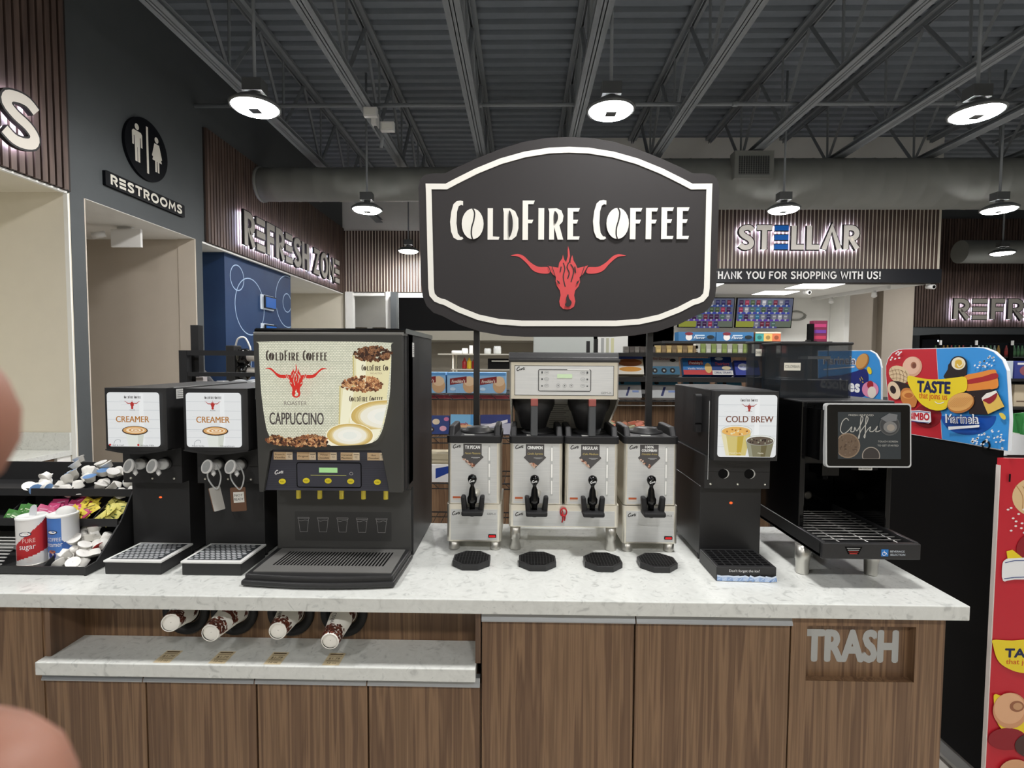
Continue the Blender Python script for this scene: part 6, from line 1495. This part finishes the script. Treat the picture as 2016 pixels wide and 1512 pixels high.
for c, w, lb in ((.88, .22, 'leftmost white carton on the lower wire shelf'), (1.17, .25, 'white carton on the lower wire shelf right of the sign post'), (1.45, .22, 'third white carton on the lower wire shelf'), (1.72, .2, 'fourth white carton on the lower wire shelf')):
    snack_box(c, 4.30, 1.362, w, .15, .12, (186, 188, 190), lb, pr_wstripe, -.42)
M_CANDY = [paint((226, 150, 120)), paint((206, 120, 96)), paint((190, 196, 160)), paint((160, 120, 90))]
t = thing('candy_tray', 'dark tray of peach and green wrapped snacks behind the servers', 'tray', (.88, 4.3, 1.092))
m = MB(); m.box(.70, 1.05, 4.2, 4.5, 1.092, 1.10, M_DARK); m.box(.70, 1.05, 4.2, 4.21, 1.1, 1.13, M_DARK); m.build('tray', t)
for i in range(26):
    x = .72+rnd.random()*.30; y = 4.22+rnd.random()*.2; z = 1.115+.10*(y-4.22)+rnd.random()*.03; q = rnd.uniform(-.6, .6)
    m = MB(); m.T = Matrix.Translation((x, y, z)) @ Matrix.Rotation(q, 4, 'Y') @ Matrix.Rotation(rnd.uniform(-.8, .8), 4, 'X'); m.box(-.032, .032, -.012, .012, -.016, .016, M_CANDY[i % 4 if i % 3 else 0])
    m.build('wrapped_snack', label='foil wrapped snack heaped in the dark tray', cat='snack', group='wrapped snacks in the dark tray', bevel=.004)
# packs along the top shelf of the snack rack
for k, (x0_, n, cols, h) in enumerate(((.84, 6, ((120, 116, 110), (90, 84, 80)), .05), (1.10, 8, ((206, 180, 120), (140, 120, 90)), .06), (1.42, 10, ((206, 206, 196), (150, 170, 100)), .075), (1.90, 6, ((210, 210, 206), (190, 120, 110)), .075))):
    q0 = None
    for i in range(n):
        x = x0_+i*.043
        if q0 is None or i % 2 and q0[1] is None:
            m = MB(); m.box(x, x+.038, 4.30, 4.36, 1.752, 1.752+h, paint(cols[i % 2])); m.box(x+.004, x+.034, 4.298, 4.30, 1.752+h*.1, 1.752+h*.45, paint([min(255, int(c*1.15)) for c in cols[i % 2]]))
            o = m.build('snack_pack', label=('lighter' if i % 2 == 0 else 'darker')+' small pack in the '+['leftmost', 'second', 'third', 'rightmost'][k]+' row on the top of the snack rack', cat='pack', group=['leftmost', 'second', 'third', 'rightmost'][k]+' row of small packs', origin=(x, 4.30, 1.752))
            if q0 is None: q0 = [o, None]
            else: q0[1] = o
        else:
            o = q0[i % 2].copy(); COL.objects.link(o); o.location = (x, 4.30, 1.752)
# back bar with wide boxes, screens
t = thing('back_bar', 'black back bar shelf behind the till', 'shelf', (3.2, 7.7, 0))
m = MB(); m.box(2.0, 4.4, 7.5, 8.1, 1.93, 1.965, M_BLACK); m.build('shelf', t)
for x in (2.02, 4.34):
    m = MB(); m.box(x, x+.04, 7.55, 8.05, 0, 1.93, M_BLACK); m.build('end_panel', t)
m = MB(); m.box(2.06, 4.34, 7.9, 8.0, .4, 1.93, M_WOODD); m.build('back_panel', t)
def pr_trade(a, w, h):
    a.poly([(-w/2, 0), (w/2, 0), (w/2, h), (-w/2, h)], paint((58, 112, 160))); a.poly([(-w*.5, 0), (-w*.1, 0), (w*.1, h*.4), (w*.3, h*.3), (w*.5, h*.5), (w*.5, 0)], paint((40, 84, 124)))
    a.ell(-w*.22, h*.42, w*.09, h*.36, paint((226, 220, 216))); a.ell(-w*.22, h*.8, w*.11, h*.18, paint((120, 40, 50))); a.rect(-w*.06, w*.2, h*.55, h*.68, paint((190, 210, 226))); a.text('Flavor', w*.06, h*.25, h*.26, paint((220, 226, 230)), w=w*.3, shear=.2, bold=.02); a.ell(w*.36, h*.45, w*.1, h*.2, paint((30, 40, 44)))
for x, lb in ((2.52, 'left of two wide blue boxes on the back bar'), (3.06, 'right of two wide blue boxes on the back bar')): snack_box(x, 7.58, 1.967, .53, .13, .2, (58, 112, 160), lb, pr_trade, group='boxes on the back bar')
def pr_teal(a, w, h):
    for i, c in enumerate(((70, 160, 156), (226, 186, 110), (216, 120, 84))): a.rect(-w/2+i*w/3, -w/2+(i+1)*w/3, 0, h, paint(c)); a.ell(-w/2+(i+.5)*w/3, h*.4, w*.09, h*.22, paint([int(v*.7) for v in c]))
    a.rect(-w/2, w/2, h*.84, h, paint((226, 220, 200)))
snack_box(3.53, 7.58, 1.967, .36, .135, .2, (190, 130, 90), 'teal and orange box on the back bar', pr_teal, group='boxes on the back bar')
def pr_pur(a, w, h):
    for i in range(3): a.rect(-w*.42, w*.42, h*(.12+.28*i), h*(.28+.28*i), paint(((190, 60, 90), (110, 60, 150), (180, 60, 110))[i]))
snack_box(4.28, 7.6, 1.967, .20, .30, .1, (120, 40, 70), 'tall purple and pink box at the right end of the back bar', pr_pur, group='boxes on the back bar')
m = MB(); m.box(4.10, 4.17, 7.56, 7.62, 1.966, 2.22, M_DARK); m.box(4.06, 4.20, 7.53, 7.65, 1.966, 1.972, M_DARK); m.build('scanner_pole', label='black upright scanner in front of the purple box', cat='scanner')
for k, (x0_, x1_, lb) in enumerate(((3.14, 4.24, 'left menu screen of small coloured packs above the back bar'), (4.28, 5.40, 'right menu screen of small coloured packs above the back bar'))):
    t = thing('menu_screen', lb, 'screen', ((x0_+x1_)/2, 10.6, 2.35), 'menu screens above the till')
    U = Vector((1, 0, 0)); V = Vector((0, -.14, .99)).normalized()
    m = MB(); a = Art(m, ((x0_+x1_)/2, 10.62, 2.345), U, V); w = x1_-x0_; a.solid([(-w/2, 0), (w/2, 0), (w/2, .60), (-w/2, .60)], -.05, 0, M_DARK); m.build('casing', t)
    m = MB(); a = Art(m, ((x0_+x1_)/2, 10.62, 2.345), U, V, eps=8e-4); E = .55
    a.rect(-w/2+.015, w/2-.015, .015, .585, lit((110, 116, 140), E)); a.rect(-w/2+.015, -w*.17, .015, .15, lit((170, 176, 76), E)); a.rect(w*.17, w/2-.015, .015, .15, lit((120, 130, 116), E))
    rnd2 = random.Random(4+k)
    for r_ in range(4):
        z_ = .575-.142*(r_+1); n = 9 if r_ < 3 else 4; u0 = -w/2+.05 if r_ < 3 else -w*.16
        a.l = 6; a.rect(u0-.02, u0+n*.112, z_-.015, z_+.02, lit(((60, 90, 170), (70, 80, 190), (110, 70, 190), (90, 90, 160))[r_], E))
        for i in range(n):
            c = rnd2.choice(((120, 50, 70), (60, 60, 110), (150, 150, 160), (90, 120, 110), (70, 40, 80), (170, 60, 90), (60, 120, 160), (190, 190, 200), (80, 100, 70)))
            if u0+i*.112+.08 > w/2-.02: continue
            a.l = 10; a.rect(u0+i*.112, u0+i*.112+.078, z_+.02, z_+.118, lit(c, E)); a.l = 12; a.rect(u0+i*.112+.01, u0+i*.112+.068, z_+.07, z_+.09, lit([min(255, x+60) for x in c], E)); a.ell(u0+i*.112+.04, z_+.01, .02, .018, lit((200, 206, 220), E), 0, 10)
    m.build('image', t)
    m = MB(); m.box((x0_+x1_)/2-.05, (x0_+x1_)/2+.05, 10.6, 11.095, 2.62, 2.70, M_DARK); m.build('wall_bracket', t)
m = MB(); pts = [(5.72+.22*math.cos(q)*(1-.1*k), 11.08, 2.62+.09*math.sin(q)+.01*k) for k in range(3) for q in [2*PI*i/24 for i in range(24)]]; m.tube(pts, .010, mat('cable_grey', (150, 150, 144), .6), 6); m.build('coiled_cable', label='grey coiled cable on the white wall right of the menu screens', cat='cable')

# ============================================================ SIDE RACKS ON THE RIGHT
def brd(a_, x):     # close-up coordinates (1640..2016 x 640..920 at 5.36x) on the plane X = x
    def f(p): q = onplane(1640+p[0]/5.362, 640+p[1]/5.362, x=x); return (-q.y, q.z)
    return f
RX = 1.838
t = thing('pastry_rack', 'black pastry rack with a red front panel and a red and blue side board', 'display rack', (2.15, 2.3, 0))
m = MB(); m.box(RX+.004, RX+.02, 2.03, 2.76, .05, 1.352, M_DARK); m.build('side_panel', t)
m = MB(); m.box(RX+.02, 2.5, 2.06, 2.74, .05, .09, M_BLACKM); m.build('bottom_shelf', t)
m = MB(); m.box(RX+.02, 2.5, 2.06, 2.74, 1.31, 1.33, M_BLACKM); m.build('top_shelf', t)
for y in (2.06, 2.72):
    m = MB(); m.box(RX+.02, RX+.05, y-.015, y+.015, 0, 1.33, M_BLACKM); m.box(2.45, 2.48, y-.015, y+.015, 0, 1.33, M_BLACKM); m.build('upright', t)
m = MB(); m.box(RX-.05, RX+.01, 2.05, 2.72, .02, .035, M_STEELD); m.build('foot_bar', t)
f = brd(None, RX); T = lambda ps: [f(p) for p in ps]
OUT_ = [(556, 520), (556, 430), (580, 350), (625, 290), (690, 256), (760, 250), (1095, 243), (1500, 232), (1600, 240), (1700, 280), (1790, 365), (1838, 480), (1856, 760), (1868, 1000), (1850, 1332), (1500, 1268), (1155, 1210), (830, 1155), (620, 1112), (580, 800)]
m = MB(); a = Art(m, (RX, 0, 0), (0, -1, 0), eps=2.5e-4)
a.solid(T(OUT_), -.012, 0, paint((226, 230, 236)))
hb = m.build('side_board', t, label='red and blue printed board reading TASTE')
m = MB(); a = Art(m, (RX, 0, 0), (0, -1, 0), eps=2.5e-4)
ins = lambda ps: [(1200+(x-1200)*.992, 760+(y-760)*.988) for x, y in ps]
REDP = paint((190, 34, 48)); BLUP = paint((54, 144, 216)); YELP = paint((232, 206, 40)); NAV = paint((22, 30, 76)); WHP = paint((234, 236, 238))
a.poly(T(ins([p for p in OUT_ if p[0] <= 1155 and not (p[0] == 1155)]+[(1155, 1210)][:0]+[(1155, 1210)][:0])) if False else T(ins([(1155, 1210), (830, 1155), (620, 1112), (580, 800), (556, 520), (556, 430), (580, 350), (625, 290), (690, 256), (760, 250), (1095, 243)])), REDP)
a.poly(T(ins([(1095, 243), (1500, 232), (1600, 240), (1700, 280), (1790, 365), (1838, 480), (1856, 760), (1868, 1000), (1850, 1332), (1500, 1268), (1155, 1210)])), BLUP)
a.line(T([(1093, 252), (1152, 1200)]), .002, paint((200, 214, 230)))
E_ = lambda cx_, cy_, rx, ry, n=28, r0=0, r1=360, rot=0: T([(cx_+rx*math.cos(math.radians(q))*math.cos(rot)-ry*math.sin(math.radians(q))*math.sin(rot), cy_+rx*math.cos(math.radians(q))*math.sin(rot)+ry*math.sin(math.radians(q))*math.cos(rot)) for q in [r0+(r1-r0)*i/n for i in range(n+(0 if r1-r0 == 360 else 1))]])
a.poly(E_(1000, 960, 150, 125), paint((136, 20, 32))); a.poly(E_(1435, 960, 290, 200, 28, 0, 180), paint((18, 78, 168)))
a.poly(E_(840, 440, 102, 110, rot=.5), paint((212, 164, 138))); a.poly(E_(832, 428, 88, 94, rot=.5), paint((226, 184, 160))); a.poly(E_(856, 424, 30, 36), paint((156, 100, 76))); a.poly(E_(862, 428, 20, 26), paint((120, 70, 54)))
a.poly(E_(705, 522, 116, 88, rot=.5), paint((220, 196, 158)))
for i in range(5): a.line(T(cr([(620+i*38, 450+i*8), (640+i*38, 510+i*10), (640+i*36, 570+i*12)], 4, False)), .0018, paint((110, 66, 40)))
for i in range(3): a.line(T(cr([(600, 490+i*40), (700, 470+i*44), (800, 520+i*40)], 4, False)), .0015, paint((130, 84, 54)))
a.poly(T([(620, 588), (700, 592), (838, 636), (830, 700), (760, 790), (700, 780)]), paint((44, 28, 26))); a.poly(E_(655, 690, 62, 98, rot=-.35), paint((224, 200, 170))); a.poly(E_(645, 682, 30, 44, rot=-.35), paint((40, 24, 24)))
a.poly(T(cr([(725, 720), (760, 668), (830, 670), (890, 720), (900, 800), (870, 866), (780, 850), (735, 800)], 4)), paint((196, 124, 62))); a.poly(E_(806, 732, 66, 44), paint((222, 156, 84))); a.poly(E_(812, 742, 46, 26), paint((180, 104, 48)))
a.poly(T(cr([(1190, 560), (1225, 470), (1250, 400), (1400, 380), (1432, 430), (1415, 540), (1380, 580)], 4)), paint((34, 24, 24))); a.poly(E_(1342, 412, 92, 86), paint((34, 24, 24))); a.poly(E_(1342, 406, 74, 66), paint((236, 228, 206))); a.poly(E_(1346, 412, 52, 46), paint((216, 176, 64))); a.line(T(cr([(1300, 430), (1310, 370), (1370, 360), (1388, 410), (1350, 440), (1330, 410)], 4, False)), .006, paint((238, 226, 190)))
a.poly(T(cr([(1400, 545), (1560, 500), (1715, 468), (1748, 500), (1762, 570), (1755, 665), (1600, 682), (1430, 695)], 3)), paint((224, 138, 58))); a.poly(T(cr([(1440, 580), (1600, 545), (1740, 505), (1758, 560), (1600, 600), (1440, 622)], 3)), paint((168, 40, 44)))
a.poly(T([(1425, 700), (1680, 676), (1760, 700), (1835, 860), (1655, 945), (1460, 940)]), paint((38, 26, 26))); a.poly(T([(1592, 770), (1640, 730), (1748, 695), (1832, 860), (1660, 940), (1620, 850)]), paint((224, 186, 90))); a.poly(T([(1592, 770), (1640, 722), (1745, 690), (1765, 725), (1600, 800)]), paint((238, 234, 226))); a.poly(T(cr([(1605, 790), (1680, 760), (1758, 715), (1740, 780), (1680, 830), (1640, 815)], 3)), paint((146, 34, 48)))
a.poly(T(cr([(805, 560), (830, 536), (950, 560), (1100, 574), (1300, 556), (1405, 545), (1440, 590), (1428, 690), (1350, 722), (1290, 760), (1240, 820), (1215, 880), (1140, 902), (1050, 888), (960, 838), (900, 770), (850, 690), (815, 620)], 4)), YELP)
def btext(s, p0, p1, h, m_, **k):
    (u0, v0), (u1, v1) = f(p0), f(p1); a.text(s, (u0+u1)/2, (v0+v1)/2, h, m_, w=math.hypot(u1-u0, v1-v0), rot=math.atan2(v1-v0, u1-u0), **k)
btext('TASTE', (912, 700), (1256, 722), .047, NAV, bold=.045); btext('that joins us', (930, 772), (1228, 790), .028, paint((206, 84, 36)), bold=.012)
a.line(T(cr([(1098, 808), (1140, 830), (1196, 812)], 5, False)), .0032, WHP)
a.poly(E_(1375, 822, 146, 104, rot=-.3), paint((176, 112, 54))); a.poly(E_(1372, 812, 138, 92, rot=-.3), paint((220, 166, 98)))
for i in range(-4, 5): a.line(T([(1375+i*26-70, 812+i*(-2)+54), (1375+i*26+50, 812+i*(-2)-54)]), .0010, paint((196, 136, 72)))
a.poly(T([(820, 905), (940, 900), (1060, 915), (1068, 1020), (1040, 1040), (830, 1002)]), WHP); btext('BIMBO', (832, 992), (1048, 1004), .030, REDP, bold=.04); a.line(T([(822, 918), (950, 912), (1056, 926)]), .003, paint((30, 60, 130))); a.line(T([(822, 1010), (940, 1024), (1046, 1032)]), .003, paint((30, 60, 130)))
(u0, v0), (u1, v1) = f((1228, 1026)), f((1568, 1036))
btext('Marinela', (1226, 1030), (1576, 1040), .036, WHP, bold=.034); btext('Marinela', (1240, 1028), (1562, 1038), .033, NAV, bold=.0)
a.poly(T([(1252, 1072), (1586, 1056), (1582, 1078), (1256, 1106)]), WHP)
rb = random.Random(9)
def inpoly(u, v, P):
    c = False
    for i in range(len(P)):
        (xa, ya), (xb, yb) = P[i-1], P[i]
        if (ya > v) != (yb > v) and u < (xb-xa)*(v-ya)/(yb-ya)+xa: c = not c
    return c
for bx, n in (((1490, 1730, 270, 450), 46), ((1480, 1850, 1110, 1310), 60), ((630, 780, 262, 375), 14)):
    for i in range(n):
        x_, y_ = rb.uniform(bx[0], bx[1]), rb.uniform(bx[2], bx[3])
        if bx[0] == 1490 and (x_-1490)*.55+y_ < 430: continue
        if bx[0] == 1480 and (x_-1480)*.45+(y_-1110) < 90: continue
        if not inpoly(x_, y_, ins([(1200+(p-1200)*.975, 760+(q-760)*.965) for p, q in OUT_])): continue
        a.l = 40; a.poly(E_(x_, y_, 13, 8, 8, rot=rb.uniform(-1, 0)), WHP)
a.poly(T(cr([(1782, 935), (1815, 928), (1850, 960), (1848, 995), (1815, 990)], 3)), paint((224, 200, 80)))
m.build('board_print', hb, label='pastries and lettering printed on the board')
m = MB(); q = f((1625, 1265)); pts = [(RX-.004, -q[0]+.016*math.cos(2*PI*i/20), q[1]+.016*math.sin(2*PI*i/20)) for i in range(20)]; m.tube(pts, .003, M_DARK, 6, closed=True); m.build('hang_ring', t)
# red front panel, Y = 2.0
m = MB(); m.box(RX-.016, 2.46, 2.004, 2.016, .06, 1.327, REDP); m.box(RX-.018, RX-.014, 2.002, 2.018, .06, 1.30, paint((214, 206, 200))); fp = m.build('front_panel', t, label='red printed front panel')
m = MB(); a = Art(m, (0, 2.004, 0), eps=2.5e-4)
def g(p): q = onplane(1816+p[0]/2.39, 880+p[1]/2.39, y=2.004); return (q.x, q.z)
G = lambda ps: [g(p) for p in ps]
def GE(cx_, cy_, rx, ry, c, n=32): a.poly(G([(cx_+rx*math.cos(2*PI*i/n), cy_+ry*math.sin(2*PI*i/n)) for i in range(n)]), paint(c))
GE(530, 235, 108, 92, (216, 186, 140)); [a.line(G(cr([(440+i*30, 180+i*4), (470+i*30, 230), (470+i*34, 290)], 4, False)), .003, paint((176, 130, 84))) for i in range(5)]
for i in range(26): a.l = 8; x_, y_ = rb.uniform(395, 600), rb.uniform(265, 420); GE(x_, y_, 7, 4.5, (232, 226, 224), 8)
GE(560, 480, 120, 90, (140, 22, 34)); a.poly(G([(392, 490), (420, 482), (520, 560), (400, 540)]), YELP)
a.poly(G(cr([(372, 560), (385, 530), (430, 522), (640, 520), (650, 612), (430, 622), (376, 628)], 3)), WHP); a.text('BIMBO', *g((560, 602)), .034, REDP, w=.125, bold=.045); a.line(G([(385, 543), (430, 533), (640, 531)]), .003, paint((30, 60, 130))); a.line(G([(380, 618), (430, 612), (640, 604)]), .003, paint((30, 60, 130)))
a.poly(G(cr([(328, 930), (330, 905), (420, 908), (640, 905), (650, 1060), (480, 1062), (400, 1040), (350, 1000)], 4)), YELP)
(u0, v0) = g((385, 985)); a.text('TASTE', u0, v0, .032, NAV, w=.165, al='l', bold=.045); (u0, v0) = g((388, 1018)); a.text('that joins us', u0, v0, .020, paint((206, 84, 36)), w=.155, al='l', bold=.012)
a.poly(G(cr([(330, 1180), (338, 1160), (360, 1165), (480, 1200), (600, 1300), (520, 1360), (420, 1350), (350, 1300)], 4)), YELP); GE(395, 1370, 90, 52, (140, 22, 34)); GE(408, 1236, 82, 84, (206, 150, 110)); GE(404, 1226, 72, 72, (222, 172, 132)); GE(438, 1216, 34, 26, (150, 96, 66)); GE(442, 1216, 22, 17, (196, 150, 110))
GE(510, 1400, 82, 58, (70, 44, 40)); GE(500, 1440, 30, 14, (196, 150, 120)); GE(430, 1530, 78, 66, (212, 160, 120)); GE(560, 760, 60, 20, (190, 34, 48))
a.rect(g((399, 128))[0], g((408, 128))[0], g((399, 162))[1], g((399, 125))[1], M_DARK)
m.build('panel_print', fp)
# second rack farther back
RX2 = 3.1; f2 = brd(None, RX2); T2 = lambda ps: [f2(p) for p in ps]
t = thing('cookie_rack', 'farther black rack with a light blue cookie board beside the hopper', 'display rack', (3.5, 4.9, 0))
m = MB(); m.box(RX2+.004, 3.7, 4.52, 5.12, .05, 1.345, M_DARK); m.build('shelf_body', t)
for y in (4.56, 5.08):
    m = MB(); m.box(RX2+.01, RX2+.04, y-.015, y+.015, 0, .06, M_BLACKM); m.box(3.64, 3.67, y-.015, y+.015, 0, .06, M_BLACKM); m.build('foot', t)
m = MB(); a = Art(m, (RX2, 0, 0), (0, -1, 0), eps=5e-4); o2 = [(-160, 700), (-160, 268), (390, 265), (450, 298), (495, 368), (512, 450), (512, 795)]
a.solid(T2(o2), -.012, 0, paint((226, 232, 238))); i2 = [(x*.985+(150*.015), 530+(y-530)*.975) for x, y in o2]; a.poly(T2(i2), BLUP)
a.poly(T2(cr([(-150, 560), (60, 530), (200, 500), (330, 462), (370, 500), (376, 600), (340, 680), (310, 762), (-150, 700)], 3)), paint((24, 36, 112)))
(u0, v0) = f2((242, 415)); a.text('Marinela', u0, v0, .075, WHP, w=.52, al='r', bold=.05); a.text('Marinela', u0-.006, v0, .068, NAV, w=.50, al='r', bold=.01); a.line(T2([(-100, 470), (230, 440)]), .012, WHP)
(u0, v0) = f2((282, 708)); a.text('cookies', u0, v0, .105, WHP, w=.62, al='r', bold=.04, rot=-.02)
E2 = lambda cx_, cy_, rx, ry, rot=0, n=26: T2([(cx_+rx*math.cos(2*PI*i/n)*math.cos(rot)-ry*math.sin(2*PI*i/n)*math.sin(rot), cy_+rx*math.cos(2*PI*i/n)*math.sin(rot)+ry*math.sin(2*PI*i/n)*math.cos(rot)) for i in range(n)])
a.poly(E2(314, 385, 62, 92, .5), paint((160, 106, 52))); a.poly(E2(308, 380, 54, 84, .5), paint((206, 154, 88))); a.poly(E2(390, 480, 22, 42, -.3), YELP)
a.poly(E2(400, 680, 88, 84, .3), paint((222, 140, 176))); a.poly(E2(400, 630, 34, 44), paint((160, 30, 46))); a.poly(E2(418, 710, 46, 62), paint((226, 216, 206)))
for p_, q_ in (((290, 560), (300, 590)), ((305, 545), (325, 580)), ((315, 600), (332, 604))): a.line(T2([p_, q_]), .006, YELP)
m.build('side_board', t)
# low rack with green bags, shelf of boxes beyond
t = thing('bag_rack', 'low black rack behind the pastry rack holding green bags', 'display rack', (3.1, 3.1, 0))
m = MB(); m.box(2.65, 3.6, 2.95, 3.35, 0, 1.12, M_DARK); m.build('body', t)
for i, (x, z, q, c) in enumerate(((2.83, 1.12, .5, (44, 120, 60)), (3.03, 1.12, -.3, (56, 136, 70)), (3.24, 1.12, .25, (40, 108, 56)))):
    m = MB(); m.T = Matrix.Translation((x, 3.1, z)) @ Matrix.Rotation(-.15, 4, 'X') @ Matrix.Rotation(q*.35, 4, 'Y'); m.prism([(-.085, 0), (.085, 0), (.09, .26), (.08, .28), (-.08, .28), (-.09, .26)], 'y', -.012, .012, paint(c)); m.ball((0, 0, .13), (.075, .045, .12), paint(c), 16, 10); a = None
    m.box(-.04, .04, -.052, -.044, .08, .16, paint((196, 206, 190)))
    m.build('snack_bag', label=['leftmost', 'second', 'third'][i]+' green snack bag on the low rack', cat='snack bag', group='green snack bags', origin=(x, 3.1, z))
t = thing('far_shelf', 'black shelf of cartons behind the pastry rack at the right edge', 'shelf', (6.2, 6.3, 0))
for z in (.3, 1.18, 1.50):
    m = MB(); m.box(5.3, 7.0, 6.0, 6.5, z-.03, z, M_BLACKM); m.build('shelf', t)
for x in (5.3, 6.97):
    m = MB(); m.box(x, x+.03, 6.0, 6.5, 0, 1.76, M_BLACKM); m.build('end_panel', t)
m = MB(); m.box(5.33, 6.97, 6.45, 6.5, 0, 1.3, M_DARK); m.build('back_panel', t)
for i in range(4):
    snack_box(5.48+i*.30, 6.08, 1.182, .26, .25, .2, (206, 192, 166), ['leftmost', 'second', 'third', 'fourth'][i]+' tan carton on the far shelf', lambda a, w, h: [a.rect(w*.2, w*.26, h*.1, h*.9, paint((176, 70, 60))), a.rect(-w*.4, w*.1, h*.2, h*.26, paint((120, 100, 84)))], group='cartons on the far shelf')
    snack_box(5.48+i*.30, 6.08, 1.502, .28, .20, .2, ((196, 206, 216), (60, 70, 140))[i % 2], ['leftmost', 'second', 'third', 'fourth'][i]+' printed box on the top of the far shelf', lambda a, w, h: [a.ell(0, h*.45, w*.3, h*.3, paint((150, 90, 100))), a.rect(-w*.4, w*.1, h*.78, h*.9, paint((226, 226, 230)))], group='boxes on the far shelf top')
# coolers along the far wall
M_GLASS = mat('cooler_glass', (220, 230, 230), .03, trans=1.0, ior=1.1)
t = thing('cooler_bank', 'black drinks cooler with glass doors along the far wall', 'cooler', (11.5, 12.4, 0))
m = MB(); m.box(9.35, 13.8, 12.40, 12.48, 0, 2.30, M_DARK); m.box(9.35, 13.8, 11.9, 12.4, 2.2, 2.30, M_DARK); m.box(9.35, 13.8, 11.9, 12.4, 0, .12, M_DARK); m.build('cabinet_box', t)
m = MB(); m.box(9.36, 13.79, 11.925, 11.96, 2.13, 2.17, mat('cooler_strip', (235, 240, 255), .5, emit=6.0)); m.build('strip_light', t)
for i in range(6):
    x = 9.35+i*.79
    m = MB(); m.box(x, x+.04, 11.88, 11.92, .1, 2.25, M_DARK); m.box(x+.75, x+.79, 11.88, 11.92, .1, 2.25, M_DARK); m.box(x+.04, x+.75, 11.88, 11.92, 2.11, 2.25, M_DARK); m.box(x+.04, x+.75, 11.88, 11.92, .1, .16, M_DARK); d = m.build('door', t)
    m = MB(); m.box(x+.04, x+.75, 11.895, 11.90, .16, 2.11, M_GLASS); m.build('pane', d)
    m = MB(); m.box(x-.02, x+.02, 11.85, 11.88, 2.06, 2.16, M_WHITE); m.build('hinge_tag', d)
for z in (.5, .9, 1.36, 1.80):
    m = MB(); m.box(9.39, 13.76, 11.98, 12.38, z-.015, z, M_STEELD); m.build('shelf', t)
BCOL = ((206, 150, 60), (190, 60, 50), (214, 196, 150), (120, 90, 60), (180, 190, 170), (90, 130, 80), (216, 206, 190))
bp = {}
for dr in range(6):
    for zi, z in enumerate((1.80, 1.36)):
        for k in range(8):
            ci = rnd.randrange(len(BCOL)); x = 9.43+dr*.79+k*.088
            key = (ci, zi)
            lb = 'drink bottle with a '+['orange', 'red', 'cream', 'brown', 'pale green', 'green', 'ivory'][ci]+' label on the '+('top' if zi == 0 else 'second')+' cooler shelf'
            if key not in bp:
                m = MB(); m.lathe([(.030, 0), (.033, .01), (.033, .16), (.014, .23), (.014, .26)], (x, 12.1, z), paint([int(c*.75) for c in BCOL[ci]]), 12); m.lathe([(.0336, .05), (.0336, .13)], (x, 12.1, z), paint(BCOL[ci]), 12, caps=False)
                bp[key] = m.build('drink_bottle', label=lb, cat='bottle', group='bottles with a matching label on one cooler shelf', origin=(x, 12.1, z))
            else:
                o = bp[key].copy(); COL.objects.link(o); o.location = (x, 12.1, z)

# ============================================================ THE HAND HOLDING THE CAMERA (two fingertips reach into view)
def hand():
    R3 = CAMM.transposed()
    W = lambda x, y, z: CAMP+R3 @ Vector((x, y, -z))       # right, up, ahead of the lens
    J = [('wrist', (-.190, -.085, .000), .026, None), ('palm', (-.150, -.060, .020), .030, 0), ('palm_end', (-.122, -.032, .036), .024, 1)]
    def chain(name, pts, rs, root):
        p = root
        for q, r in zip(pts, rs): J.append((name, q, r, p)); p = len(J)-1
    chain('index', [(-.112, .002, .050), (-.090, .006, .060), (-.066, -.004, .056), (-.0568, -.0064, .050)], [.0120, .0115, .0108, .0105], 2)
    chain('middle', [(-.112, -.026, .058), (-.094, -.026, .072), (-.077, -.028, .068), (-.071, -.030, .058)], [.0115, .0105, .0098, .0085], 2)
    chain('ring', [(-.116, -.052, .056), (-.096, -.052, .070), (-.070, -.052, .066), (-.0530, -.0478, .056)], [.011, .0105, .0104, .0104], 1)
    chain('little', [(-.128, -.078, .046), (-.110, -.082, .058), (-.096, -.082, .058), (-.088, -.080, .052)], [.0095, .0088, .008, .0072], 1)
    chain('thumb', [(-.150, -.030, -.006), (-.128, -.004, -.014), (-.108, .012, -.012)], [.014, .012, .0105], 1)
    me = bpy.data.meshes.new('hand'); o0 = W(-.15, -.06, .02)
    me.from_pydata([tuple(W(*j[1])-o0) for j in J], [(j[3], i) for i, j in enumerate(J) if j[3] is not None], [])
    ob = bpy.data.objects.new('hand', me); COL.objects.link(ob); ob.location = o0
    sk = ob.modifiers.new('skin', 'SKIN'); sk.use_smooth_shade = True
    for i, j in enumerate(J):
        v = me.skin_vertices[0].data[i]; v.radius = (j[2], j[2]); v.use_root = (i == 1)
    ob.modifiers.new('sub', 'SUBSURF').render_levels = 2; ob.modifiers['sub'].levels = 2
    sm = mat('skin', (146, 102, 84), .55, vary=.06, scale=120); sm.node_tree.nodes['Principled BSDF'].inputs['Subsurface Weight'].default_value = .12
    sm.node_tree.nodes['Principled BSDF'].inputs['Subsurface Radius'].default_value = (.006, .002, .001)
    me.materials.append(sm)
    ob['label'] = 'out-of-focus hand of the person taking the picture, fingertips at the left edge'; ob['category'] = 'hand'
hand()
